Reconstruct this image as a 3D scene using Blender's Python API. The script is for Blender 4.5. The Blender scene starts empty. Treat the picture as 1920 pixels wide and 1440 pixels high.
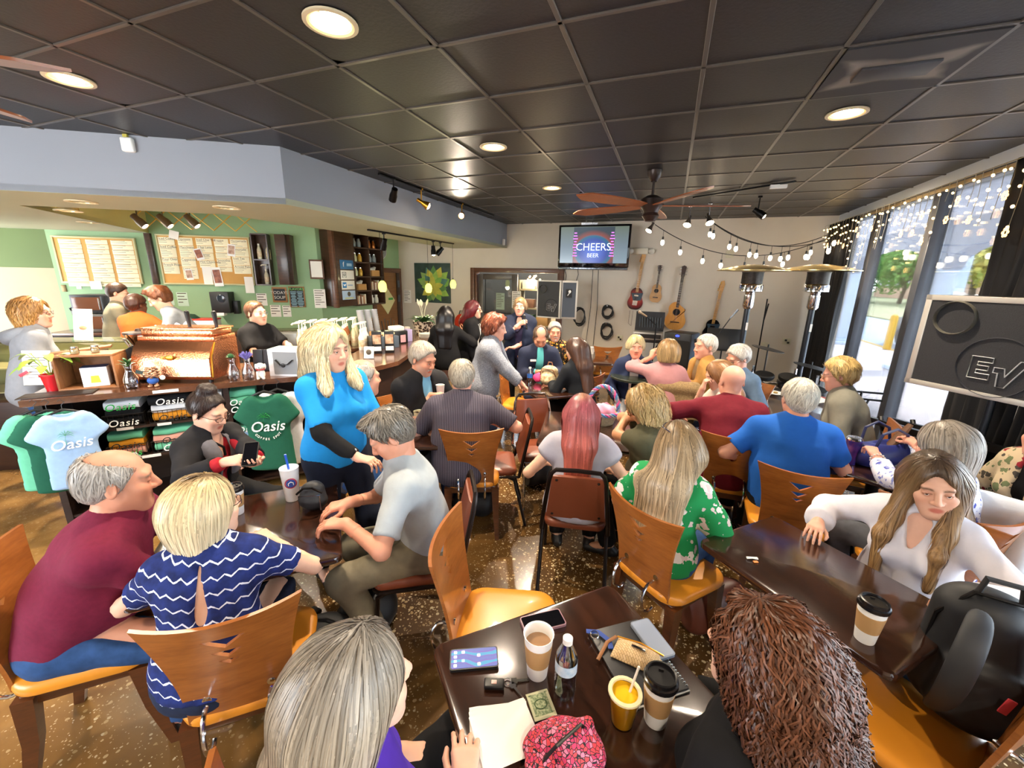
import bpy,bmesh,math,random,json
import numpy as np
from math import pi,sin,cos,tan,radians as rd,sqrt,atan2
from mathutils import Vector,Matrix,Euler,Quaternion
random.seed(7);rng=np.random.default_rng(7)
SC=bpy.context.scene
COL=SC.collection
# ------------------------------------------------------------------ camera
FPX,YAW,PIT,ROL,HC=766.6,rd(20.43),rd(14.6),rd(1.17),1.95
_cy,_sy=cos(YAW),sin(YAW)
FW=np.array([-_sy*cos(PIT),_cy*cos(PIT),-sin(PIT)])
_rt=np.array([_cy,_sy,.0]);_up=np.cross(_rt,FW)
RT=cos(ROL)*_rt+sin(ROL)*_up;UP=-sin(ROL)*_rt+cos(ROL)*_up
EYE=np.array([.0,.0,HC])
cam_d=bpy.data.cameras.new('camera');cam=bpy.data.objects.new('camera',cam_d);COL.objects.link(cam)
cam_d.sensor_width=36.0;cam_d.lens=FPX/1920*36.0;cam_d.clip_start=.05;cam_d.clip_end=300
cam.matrix_world=Matrix(((RT[0],UP[0],-FW[0],0),(RT[1],UP[1],-FW[1],0),(RT[2],UP[2],-FW[2],HC),(0,0,0,1)))
SC.camera=cam
# survey helpers: a photo pixel and a known plane give a place in the room
def ray(x,y):return FW*FPX+RT*(x-960)-UP*(y-720)
def atZ(x,y,z):d=ray(x,y);return EYE+d*((z-HC)/d[2])
def atX(x,y,X):d=ray(x,y);return EYE+d*(X/d[0])
def atY(x,y,Y):d=ray(x,y);return EYE+d*(Y/d[1])
def atD(x,y,D):return EYE+ray(x,y)*(D/FPX)
def atW(x,y,p0,ang):
    n=np.array([-sin(ang),cos(ang),0]);d=ray(x,y)
    return EYE+d*((np.array([p0[0],p0[1],0])-EYE)@n/(d@n))
def depth(p):return float((np.array(p)-EYE)@FW)
# ------------------------------------------------------------------ world, sun, exposure
SC.view_settings.view_transform='Standard';SC.view_settings.look='None'
SC.view_settings.gamma=1.0;SC.view_settings.use_curve_mapping=False
SC.view_settings.exposure=.6
W=bpy.data.worlds.new('sky');SC.world=W;W.use_nodes=True
nt=W.node_tree;nt.nodes.clear()
wo=nt.nodes.new('ShaderNodeOutputWorld');wb=nt.nodes.new('ShaderNodeBackground')
tc=nt.nodes.new('ShaderNodeTexCoord');sx=nt.nodes.new('ShaderNodeSeparateXYZ');rp=nt.nodes.new('ShaderNodeValToRGB')
nt.links.new(tc.outputs['Generated'],sx.inputs[0]);nt.links.new(sx.outputs['Z'],rp.inputs[0])
rp.color_ramp.elements[0].position=.0;rp.color_ramp.elements[0].color=(.95,.98,1.0,1)
rp.color_ramp.elements[1].position=.6;rp.color_ramp.elements[1].color=(.62,.78,1.0,1)
nt.links.new(rp.outputs[0],wb.inputs[0]);wb.inputs[1].default_value=11.0
nt.links.new(wb.outputs[0],wo.inputs[0])
sun_d=bpy.data.lights.new('sun','SUN');sun_d.energy=9.0;sun_d.angle=rd(6);sun_d.color=(1.0,.95,.87)
sun=bpy.data.objects.new('sun',sun_d);COL.objects.link(sun);sun.rotation_euler=Euler((rd(40),0,rd(115)))
CAN_W,SPOT_W,PEND_W=28.0,150.0,8.0
try:SC.cycles.use_denoising=True
except Exception:pass
# ------------------------------------------------------------------ materials
def lin(c):
    if isinstance(c,str):
        c=c.lstrip('#');c=[int(c[i:i+2],16)/255 for i in(0,2,4)]
    return tuple((v/12.92 if v<=.04045 else((v+.055)/1.055)**2.4)for v in c[:3])+(1.0,)
_M={}
class NT:
    """small helper around a node tree"""
    def __init__(s,name):
        s.m=bpy.data.materials.new(name);s.m.use_nodes=True;s.t=s.m.node_tree;s.t.nodes.clear()
        s.out=s.t.nodes.new('ShaderNodeOutputMaterial');s.b=s.t.nodes.new('ShaderNodeBsdfPrincipled')
        s.t.links.new(s.b.outputs[0],s.out.inputs[0])
    def n(s,typ,**kw):
        nd=s.t.nodes.new('ShaderNode'+typ)
        for k,v in kw.items():
            if k.startswith('_'):setattr(nd,k[1:],v)
            else:s.put(nd.inputs[int(k[1:])if k[0]=='i' and k[1:].isdigit()else k.replace('__',' ')],v)
        return nd
    def put(s,sock,v):
        if hasattr(v,'is_output')or isinstance(v,bpy.types.NodeSocket):s.t.links.new(v,sock)
        elif isinstance(v,bpy.types.Node):s.t.links.new(v.outputs[0],sock)
        else:sock.default_value=v
    def set(s,**kw):
        for k,v in kw.items():s.put(s.b.inputs[k.replace('__',' ')],v)
    def obj(s,scale=(1,1,1),rot=(0,0,0),kind='Object'):
        t=s.n('TexCoord');mp=s.n('Mapping');s.t.links.new(t.outputs[kind],mp.inputs['Vector'])
        mp.inputs['Scale'].default_value=scale;mp.inputs['Rotation'].default_value=rot;return mp.outputs[0]
    def ramp(s,fac,stops,interp='LINEAR'):
        r=s.n('ValToRGB');s.put(r.inputs[0],fac);cr=r.color_ramp;cr.interpolation=interp
        while len(cr.elements)<len(stops):cr.elements.new(.5)
        for e,(p,c)in zip(cr.elements,stops):e.position=p;e.color=c if len(c)==4 else lin(c)
        return r.outputs[0]
    def mix(s,fac,a,b):
        m=s.n('Mix',_data_type='RGBA');s.put(m.inputs[0],fac);s.put(m.inputs[6],a);s.put(m.inputs[7],b);return m.outputs[2]
    def math(s,op,a,b=.0,c=.0):
        m=s.n('Math',_operation=op);s.put(m.inputs[0],a);s.put(m.inputs[1],b);s.put(m.inputs[2],c);return m.outputs[0]
    def bump(s,h,strength=.3,dist=.01):
        b=s.n('Bump');b.inputs['Strength'].default_value=strength;b.inputs['Distance'].default_value=dist
        s.put(b.inputs['Height'],h);s.put(s.b.inputs['Normal'],b.outputs[0])
def mat(name,col,rough=.5,metal=.0,var=.0,scale=8.0,bump=.0,coat=.0,emit=.0,ecol=None,stretch=(1,1,1),col2=None,spec=None,trans=.0,alpha=1.0,sheen=.0):
    """plain procedural material with optional noise variation between col and col2"""
    if name in _M:return _M[name]
    N=NT(name);c=lin(col)
    N.set(Roughness=rough,Metallic=metal)
    if var or col2 or bump:
        nz=N.n('TexNoise',Scale=scale,Detail=4.0);N.put(nz.inputs['Vector'],N.obj(stretch))
        if var or col2:
            c2=lin(col2)if col2 else tuple(max(0,v*(1-var))for v in c[:3])+(1,)
            N.set(Base__Color=N.ramp(nz.outputs[0],[(.3,c2),(.7,c)]))
        else:N.set(Base__Color=c)
        if bump:N.bump(nz.outputs[0],bump,.01)
    else:N.set(Base__Color=c)
    if coat:N.b.inputs['Coat Weight'].default_value=coat;N.b.inputs['Coat Roughness'].default_value=.05
    if spec is not None:N.b.inputs['Specular IOR Level'].default_value=spec
    if emit:N.set(Emission__Color=lin(ecol or col),Emission__Strength=emit)
    if trans:N.b.inputs['Transmission Weight'].default_value=trans
    if sheen:N.b.inputs['Sheen Weight'].default_value=sheen;N.b.inputs['Sheen Roughness'].default_value=.5
    if alpha<1:N.b.inputs['Alpha'].default_value=alpha
    _M[name]=N.m;return N.m
def glass(name,tint=(1,1,1),strength=.10,rough=.02):
    """thin clear pane: mostly see-through with a mirror sheen that grows at grazing angles"""
    if name in _M:return _M[name]
    N=NT(name);t=N.n('BsdfTransparent');t.inputs[0].default_value=(*tint,1);g=N.n('BsdfGlossy');g.inputs['Roughness'].default_value=rough
    f=N.n('Fresnel');f.inputs[0].default_value=1.45;mx=N.n('MixShader')
    N.put(mx.inputs[0],N.math('MULTIPLY_ADD',f.outputs[0],.85,strength*.3));N.put(mx.inputs[1],t.outputs[0]);N.put(mx.inputs[2],g.outputs[0])
    N.t.links.new(mx.outputs[0],N.out.inputs[0]);_M[name]=N.m;return N.m
def wood(name,a,b,rough=.35,coat=.3,sc=3.0,stretch=(1,1,9)):
    if name in _M:return _M[name]
    N=NT(name);v=N.obj(stretch);nz=N.n('TexNoise',Scale=sc,Detail=6.0,Roughness=.6,Distortion=.6);N.put(nz.inputs['Vector'],v)
    n2=N.n('TexNoise',Scale=sc*9,Detail=3.0);N.put(n2.inputs['Vector'],v)
    N.set(Base__Color=N.ramp(N.math('MULTIPLY_ADD',n2.outputs[0],.35,N.math('MULTIPLY',nz.outputs[0],.65)),[(.32,lin(b)),(.66,lin(a))]),Roughness=rough)
    N.b.inputs['Coat Weight'].default_value=coat;N.b.inputs['Coat Roughness'].default_value=.12
    N.bump(n2.outputs[0],.05,.004);_M[name]=N.m;return N.m
# ------------------------------------------------------------------ mesh building
class MB:
    """collects shapes into ONE mesh"""
    def __init__(s):s.bm=bmesh.new();s.mi=0
    def _new(s,vs,fs,M=None):
        bv=[s.bm.verts.new(M@Vector(v)if M is not None else v)for v in vs];out=[]
        for f in fs:
            try:fc=s.bm.faces.new([bv[i]for i in f]);fc.material_index=s.mi;out.append(fc)
            except ValueError:pass
        return bv,out
    def box(s,c,size,rot=None,bev=.0,seg=2):
        x,y,z=[v/2 for v in size];R=Matrix.Translation(Vector(c))
        if rot is not None:R=R@(rot.to_4x4()if isinstance(rot,Matrix)else Euler(rot).to_matrix().to_4x4())
        vs=[(a,b,d)for a in(-x,x)for b in(-y,y)for d in(-z,z)]
        fs=[(0,1,3,2),(4,6,7,5),(0,4,5,1),(2,3,7,6),(0,2,6,4),(1,5,7,3)]
        bv,fc=s._new(vs,fs,R)
        if bev:
            es=list({e for f in fc for e in f.edges});m=s.mi
            r=bmesh.ops.bevel(s.bm,geom=es,offset=bev,segments=seg,profile=.5,affect='EDGES')
            for f in r['faces']:f.material_index=m
        return s
    def cyl(s,a,b,r0,r1=None,seg=12,cap=True):
        r1=r0 if r1 is None else r1;a=Vector(a);b=Vector(b);d=(b-a);q=d.to_track_quat('Z','Y');vs=[]
        for p,r in((a,r0),(b,r1)):
            for i in range(seg):t=2*pi*i/seg;vs.append(p+q@Vector((r*cos(t),r*sin(t),0)))
        fs=[(i,(i+1)%seg,seg+(i+1)%seg,seg+i)for i in range(seg)]
        if cap:fs+=[tuple(range(seg-1,-1,-1)),tuple(range(seg,2*seg))]
        s._new(vs,fs);return s
    def tube(s,pts,r,seg=8,closed=False,cap=True,flat=1.0):
        pts=[Vector(p)for p in pts];n=len(pts);rs=r if isinstance(r,(list,tuple))else[r]*n;vs=[];up=None
        for i,p in enumerate(pts):
            t=(pts[(i+1)%n]if(closed or i<n-1)else p)-(pts[i-1]if(closed or i>0)else p)
            if t.length<1e-9:t=Vector((0,0,1))
            t.normalize()
            if up is None:up=Vector((0,0,1))if abs(t.z)<.9 else Vector((1,0,0))
            up=(up-t*up.dot(t))
            if up.length<1e-6:up=t.orthogonal()
            up.normalize();sd=t.cross(up)
            for k in range(seg):a=2*pi*k/seg;vs.append(p+(sd*cos(a)+up*sin(a)*flat)*rs[i])
        fs=[]
        for i in range(n if closed else n-1):
            j=(i+1)%n
            for k in range(seg):k2=(k+1)%seg;fs.append((i*seg+k,i*seg+k2,j*seg+k2,j*seg+k))
        if cap and not closed:fs+=[tuple(range(seg-1,-1,-1)),tuple(range((n-1)*seg,n*seg))]
        s._new(vs,fs);return s
    def lathe(s,prof,seg=20,M=None,c=(0,0,0)):
        vs=[];M=Matrix.Translation(Vector(c))if M is None else M
        for r,z in prof:
            for k in range(seg):a=2*pi*k/seg;vs.append((r*cos(a),r*sin(a),z))
        n=len(prof);fs=[]
        for i in range(n-1):
            for k in range(seg):k2=(k+1)%seg;fs.append((i*seg+k,i*seg+k2,(i+1)*seg+k2,(i+1)*seg+k))
        s._new(vs,fs,M);return s
    def prism(s,poly,z0,z1,M=None):
        n=len(poly);vs=[(x,y,z0)for x,y in poly]+[(x,y,z1)for x,y in poly]
        fs=[tuple(range(n-1,-1,-1)),tuple(range(n,2*n))]+[(i,(i+1)%n,n+(i+1)%n,n+i)for i in range(n)]
        s._new(vs,fs,M);return s
    def sph(s,c,r,seg=12,rings=8,M=None):
        rr=(r,r,r)if not hasattr(r,'__len__')else r;c=Vector(c);vs=[];fs=[]
        for i in range(1,rings):
            t=pi*i/rings
            for k in range(seg):a=2*pi*k/seg;vs.append(Vector((rr[0]*sin(t)*cos(a),rr[1]*sin(t)*sin(a),rr[2]*cos(t))))
        vs+=[Vector((0,0,rr[2])),Vector((0,0,-rr[2]))];T=len(vs)-2
        for i in range(rings-2):
            for k in range(seg):k2=(k+1)%seg;fs.append((i*seg+k,(i+1)*seg+k,(i+1)*seg+k2,i*seg+k2))
        for k in range(seg):k2=(k+1)%seg;fs.append((T,k,k2));fs.append((T+1,(rings-2)*seg+k2,(rings-2)*seg+k))
        if M is not None:vs=[M@v for v in vs]
        s._new([v+c for v in vs],fs);return s
    def grid(s,P,closed_u=False):
        """P[i][j] points -> quads"""
        n,m=len(P),len(P[0]);vs=[p for r in P for p in r];fs=[]
        for i in range(n-1):
            for j in range(m-1):fs.append((i*m+j,(i+1)*m+j,(i+1)*m+j+1,i*m+j+1))
        s._new(vs,fs);return s
    def done(s,name,m,parent=None,smooth=35,kind=None,loc=None,rot=None):
        me=bpy.data.meshes.new(name);bmesh.ops.recalc_face_normals(s.bm,faces=s.bm.faces[:]);s.bm.to_mesh(me);s.bm.free()
        for x in(m if isinstance(m,(list,tuple))else[m]):me.materials.append(x)
        if smooth:
            me.polygons.foreach_set('use_smooth',[True]*len(me.polygons));me.set_sharp_from_angle(angle=rd(smooth))
        return link(name,me,parent,kind,loc,rot)
def link(name,me,parent=None,kind=None,loc=None,rot=None):
    o=bpy.data.objects.new(name,me);COL.objects.link(o)
    if parent is not None:o.parent=parent
    if kind:o['kind']=kind
    if loc is not None:o.location=loc
    if rot is not None:o.rotation_euler=rot
    return o
def tag(o,label,cat,group=None,kind=None):
    o['label']=label;o['category']=cat
    if group:o['group']=group
    if kind:o['kind']=kind
    return o
def thing(name,label,cat,loc=(0,0,0),rz=.0,group=None):
    o=bpy.data.objects.new(name,None);COL.objects.link(o);o.empty_display_size=.05
    o.location=loc;o.rotation_euler=(0,0,rz);return tag(o,label,cat,group)
def dup(root,loc,rz=.0,label=None,group=None):
    """copy of a thing together with its parts and sub-parts"""
    r=root.copy();COL.objects.link(r);r.location=loc;r.rotation_euler=(0,0,rz)
    if label:r['label']=label
    if group:r['group']=group
    for ch in list(root.children):
        c=ch.copy();COL.objects.link(c);c.parent=r
        for g in list(ch.children):d=g.copy();COL.objects.link(d);d.parent=c
    return r
def prelabel(o,label,group=None):
    o['label']=label
    if group:o['group']=group
    return o
def txm(body,size,name='lettering',m=None,parent=None,loc=(0,0,0),rot=(pi/2,0,0),ext=.0008,align='CENTER',shear=.0,space=1.0,offset=.0):
    cu=bpy.data.curves.new('t','FONT');cu.body=body;cu.size=size;cu.extrude=ext;cu.align_x=align;cu.align_y='CENTER';cu.shear=shear;cu.space_character=space;cu.offset=offset;cu.resolution_u=3
    o=bpy.data.objects.new('t',cu);COL.objects.link(o);dg=bpy.context.evaluated_depsgraph_get();dg.update()
    me=bpy.data.meshes.new_from_object(o.evaluated_get(dg));bpy.data.objects.remove(o);bpy.data.curves.remove(cu)
    me.name=name;me.materials.clear();me.materials.append(m)
    return link(name,me,parent,None,loc,rot)
def rrect(w,h,r,n=5):
    out=[]
    for cx,cy,a0 in((w/2-r,h/2-r,0),(-w/2+r,h/2-r,90),(-w/2+r,-h/2+r,180),(w/2-r,-h/2+r,270)):
        for i in range(n+1):a=rd(a0+90*i/n);out.append((cx+r*cos(a),cy+r*sin(a)))
    return out
def sag(a,b,drop,n=16):
    a=Vector(a);b=Vector(b)
    return[a.lerp(b,i/n)-Vector((0,0,drop*4*(i/n)*(1-i/n)))for i in range(n+1)]
# ------------------------------------------------------------------ bodies: one continuous surface from blended limbs
f32=np.float32
class Prim:
    __slots__=('fn','lo','hi','k','op')
    def __init__(s,fn,lo,hi,k=.02,op='u'):s.fn=fn;s.lo=np.array(lo);s.hi=np.array(hi);s.k=k;s.op=op
def V3(*a):return np.array(a,float)
def unit(v):v=np.asarray(v,float);return v/(np.linalg.norm(v)+1e-12)
def cap(a,b,ra,rb=None,k=.02,off=.0,flat=False,op='u'):
    a=np.asarray(a,float);b=np.asarray(b,float);rb=ra if rb is None else rb;ra+=off;rb+=off;ba=b-a;L2=float(ba@ba)+1e-12;dr=ba/sqrt(L2)
    def fn(X,Y,Z):
        px,py,pz=X-a[0],Y-a[1],Z-a[2];t=(px*ba[0]+py*ba[1]+pz*ba[2])/L2;h=np.clip(t,0,1)
        d=np.sqrt((px-ba[0]*h)**2+(py-ba[1]*h)**2+(pz-ba[2]*h)**2)-(ra+(rb-ra)*h)
        if flat:d=np.maximum(d,(t-1)*sqrt(L2))
        return d
    r=max(ra,rb);return Prim(fn,np.minimum(a,b)-r,np.maximum(a,b)+r,k,op)
def ecap(a,b,right,ra,rb,k=.05,off=.0,op='u'):
    """capsule with elliptical section: ra=(side radius, depth radius)"""
    a=np.asarray(a,float);b=np.asarray(b,float);u=unit(right);ba=b-a;L2=float(ba@ba)+1e-12
    ra=(ra[0]+off,ra[1]+off);rb=(rb[0]+off,rb[1]+off)
    def fn(X,Y,Z):
        px,py,pz=X-a[0],Y-a[1],Z-a[2];h=np.clip((px*ba[0]+py*ba[1]+pz*ba[2])/L2,0,1)
        qx,qy,qz=px-ba[0]*h,py-ba[1]*h,pz-ba[2]*h;U=qx*u[0]+qy*u[1]+qz*u[2]
        v2=np.maximum(qx*qx+qy*qy+qz*qz-U*U,0);rx=ra[0]+(rb[0]-ra[0])*h;ry=ra[1]+(rb[1]-ra[1])*h
        k0=np.sqrt((U/rx)**2+v2/ry**2)+1e-6;k1=np.sqrt((U/rx**2)**2+v2/ry**4)+1e-6
        return k0*(k0-1)/k1
    r=max(*ra,*rb);return Prim(fn,np.minimum(a,b)-r,np.maximum(a,b)+r,k,op)
def ell(c,rad,R=None,k=.02,op='u',off=.0):
    c=np.asarray(c,float);rad=np.asarray(rad,float)+off;R=np.eye(3)if R is None else R
    def fn(X,Y,Z):
        px,py,pz=X-c[0],Y-c[1],Z-c[2]
        a=px*R[0,0]+py*R[1,0]+pz*R[2,0];b=px*R[0,1]+py*R[1,1]+pz*R[2,1];d=px*R[0,2]+py*R[1,2]+pz*R[2,2]
        k0=np.sqrt((a/rad[0])**2+(b/rad[1])**2+(d/rad[2])**2)+1e-6;k1=np.sqrt((a/rad[0]**2)**2+(b/rad[1]**2)**2+(d/rad[2]**2)**2)+1e-6
        return k0*(k0-1)/k1
    e=np.abs(R)@rad;return Prim(fn,c-e,c+e,k,op)
def ring(c,axis,Rr,r,hgt=.0,slope=.0,k=.01,op='u',right=None,el=1.0):
    c=np.asarray(c,float);ax=unit(axis)
    def fn(X,Y,Z):
        px,py,pz=X-c[0],Y-c[1],Z-c[2];w=px*ax[0]+py*ax[1]+pz*ax[2]
        qx,qy,qz=px-w*ax[0],(py-w*ax[1])/el,pz-w*ax[2];rad=np.sqrt(qx*qx+qy*qy+qz*qz)
        return np.sqrt((rad-Rr-slope*w)**2+np.maximum(np.abs(w)-hgt,0)**2)-r
    e=Rr*max(1,el)+r+hgt+abs(slope)*hgt;return Prim(fn,c-e,c+e,k,op)
def plane(pt,n,lo=(-9,-9,-9),hi=(9,9,9),k=.0):
    """keeps the side opposite to n"""
    pt=np.asarray(pt,float);n=unit(n)
    return Prim(lambda X,Y,Z:(X-pt[0])*n[0]+(Y-pt[1])*n[1]+(Z-pt[2])*n[2]+0*X*Y*Z,lo,hi,k,'i')
class Field:
    def __init__(s,lo,hi,h):
        s.lo=np.array(lo,float);s.h=h;n=np.ceil((np.array(hi)-s.lo)/h).astype(int)+1
        s.F=np.full(n,1.0,f32);s.ax=[(s.lo[i]+h*np.arange(n[i])).astype(f32)for i in range(3)]
    def _sl(s,lo,hi):
        i0=np.maximum(np.floor((lo-s.lo)/s.h).astype(int),0);i1=np.minimum(np.ceil((hi-s.lo)/s.h).astype(int)+1,s.F.shape)
        if np.any(i1<=i0):return None
        return tuple(slice(a,b)for a,b in zip(i0,i1))
    def add(s,prims):
        for p in prims:
            pad=max(p.k,.01)*1.2+2*s.h;sl=s._sl(p.lo-pad,p.hi+pad)
            if sl is None:continue
            X=s.ax[0][sl[0]][:,None,None];Y=s.ax[1][sl[1]][None,:,None];Z=s.ax[2][sl[2]][None,None,:]
            d=p.fn(X,Y,Z).astype(f32);A=s.F[sl]
            if p.op=='u':
                if p.k>0:h=np.clip(.5+.5*(A-d)/p.k,0,1);s.F[sl]=A*(1-h)+d*h-p.k*h*(1-h)
                else:s.F[sl]=np.minimum(A,d)
            elif p.op=='s':
                if p.k>0:h=np.clip(.5-.5*(A+d)/p.k,0,1);s.F[sl]=A*(1-h)-d*h+p.k*h*(1-h)
                else:s.F[sl]=np.maximum(A,-d)
            else:s.F[sl]=np.maximum(A,d)
        return s
    def noise(s,amp,freq,seed=0,n=5,zs=1.0):
        r=np.random.default_rng(seed);X=s.ax[0][:,None,None];Y=s.ax[1][None,:,None];Z=s.ax[2][None,None,:];acc=0
        for i in range(n):
            k=unit(r.normal(size=3))*freq*(.6+.9*r.random());k[2]*=zs;ph=r.random(3)*6.28
            acc=acc+np.sin(X*k[0]+ph[0]+Y*k[1]+Z*k[2]+1.3*np.sin(Y*k[2]+X*k[1]*.7+ph[1]))
        s.F+=(acc*(amp/n*1.6)).astype(f32);return s
    def mesh(s):
        F=s.F;F[0]=F[-1]=1;F[:,0]=F[:,-1]=1;F[:,:,0]=F[:,:,-1]=1
        S=(F<0);c=np.zeros(np.array(F.shape)-1,np.int8)
        for i in(0,1):
            for j in(0,1):
                for k in(0,1):c+=S[i:S.shape[0]-1+i,j:S.shape[1]-1+j,k:S.shape[2]-1+k]
        act=(c>0)&(c<8);I=np.argwhere(act)
        if len(I)==0:return np.zeros((0,3),f32),np.zeros((0,4),np.int32)
        idx=np.full(act.shape,-1,np.int32);idx[act]=np.arange(len(I))
        Vv={(i,j,k):F[I[:,0]+i,I[:,1]+j,I[:,2]+k]for i in(0,1)for j in(0,1)for k in(0,1)}
        acc=np.zeros((len(I),3),f32);cnt=np.zeros(len(I),f32)
        for ax in range(3):
            o=[q for q in range(3)if q!=ax]
            for u in(0,1):
                for v in(0,1):
                    a=[0,0,0];a[o[0]]=u;a[o[1]]=v;b=list(a);b[ax]=1
                    fa=Vv[tuple(a)];fb=Vv[tuple(b)];cr=(fa<0)!=(fb<0);t=np.where(cr,fa/np.where(cr,fa-fb,1),0)
                    p=np.tile(np.array(a,f32),(len(I),1));p[:,ax]=t;acc+=p*cr[:,None];cnt+=cr
        P=((I+acc/cnt[:,None])*s.h+s.lo).astype(f32);Q=[]
        for ax in range(3):
            o=[(1,2),(2,0),(0,1)][ax];sh=list(F.shape)
            A=[slice(None)]*3;B=[slice(None)]*3;A[ax]=slice(0,sh[ax]-1);B[ax]=slice(1,sh[ax])
            E=np.argwhere(S[tuple(A)]!=S[tuple(B)])
            E=E[(E[:,o[0]]>0)&(E[:,o[1]]>0)&(E[:,o[0]]<sh[o[0]]-1)&(E[:,o[1]]<sh[o[1]]-1)]
            if len(E)==0:continue
            ins=S[E[:,0],E[:,1],E[:,2]];C=[]
            for du,dv in((1,1),(0,1),(0,0),(1,0)):
                q=E.copy();q[:,o[0]]-=du;q[:,o[1]]-=dv;C.append(idx[q[:,0],q[:,1],q[:,2]])
            C=np.stack(C,1);C[~ins]=C[~ins][:,::-1];Q.append(C)
        return P,np.concatenate(Q)
    def sample(s,P):
        g=(P-s.lo)/s.h;i=np.clip(np.floor(g).astype(int),0,np.array(s.F.shape)-2);t=(g-i).clip(0,1);F=s.F;out=0
        for a in(0,1):
            for b in(0,1):
                for c in(0,1):
                    w=(t[:,0]if a else 1-t[:,0])*(t[:,1]if b else 1-t[:,1])*(t[:,2]if c else 1-t[:,2]);out=out+w*F[i[:,0]+a,i[:,1]+b,i[:,2]+c]
        return out
    def grad(s,P,e=None):
        e=e or s.h;g=np.stack([s.sample(P+d)-s.sample(P-d)for d in(V3(e,0,0),V3(0,e,0),V3(0,0,e))],1);return g/(np.linalg.norm(g,axis=1,keepdims=True)+1e-9)
def npm(name,P,Q,m,parent=None,col=None,smooth=True):
    me=bpy.data.meshes.new(name);n,q=len(P),len(Q);w=Q.shape[1]
    me.vertices.add(n);me.vertices.foreach_set('co',np.asarray(P,f32).ravel());me.loops.add(q*w);me.loops.foreach_set('vertex_index',np.asarray(Q,np.int32).ravel())
    me.polygons.add(q);me.polygons.foreach_set('loop_start',np.arange(0,q*w,w,dtype=np.int32))
    me.polygons.foreach_set('use_smooth',np.full(q,smooth));me.update(calc_edges=True);me.validate()
    if col is not None:
        at=me.color_attributes.new('tint','FLOAT_COLOR','POINT');at.data.foreach_set('color',np.asarray(col,f32).ravel())
    for x in(m if isinstance(m,(list,tuple))else[m]):me.materials.append(x)
    return link(name,me,parent)
def rotm(yaw=0,pitch=0,roll=0):
    """head/hand turn: yaw left positive, pitch up positive, roll toward right shoulder positive (degrees)"""
    return np.array(Matrix.Rotation(rd(yaw),3,'Z')@Matrix.Rotation(rd(pitch),3,'X')@Matrix.Rotation(rd(roll),3,'Y'))
# ------------------------------------------------------------------ the setting
CE=3.015;XR=2.42;YB=8.45;XS=-3.33;ZS=2.55;XB=-6.05
MCM=mat('wall cream','#d3c8b8',.75,var=.05,scale=3,bump=.05)
M_SOF=mat('soffit grey blue','#8d9098',.7,var=.04,scale=2,bump=.04)
M_SAGE=mat('wall sage','#8fae86',.75,var=.06,scale=2,bump=.04)
M_DKGREEN=mat('wall dark green','#5c6f3f',.75,var=.08,scale=2,bump=.04)
M_TAN=mat('wall tan','#b0a184',.75,var=.05,scale=2)
M_LEMON=mat('wall lemon','#d9cf8e',.7,var=.05,scale=2)
M_UNDER=mat('soffit under','#a8a890',.55,var=.06,scale=1.5)
MKM=mat('black metal','#141314',.35,.6)
MKP=mat('black plastic','#161617',.42,var=.15,scale=20)
MCR=mat('chrome','#d8d8da',.12,1.0)
MWH=mat('white plastic','#e9e7e2',.4)
MPA=mat('paper','#ece8df',.85,var=.04,scale=6)
MMU=mat('mullion grey','#53555c',.38,.3,var=.06,scale=5)
MDW=wood('dark wood','#3a2117','#22120c',.4,.3)
M_TRIM=wood('trim wood','#6b4530','#4a2d1e',.45,.25)
M_GLASS=glass('window glass',(.95,.98,.99),.05)
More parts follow.
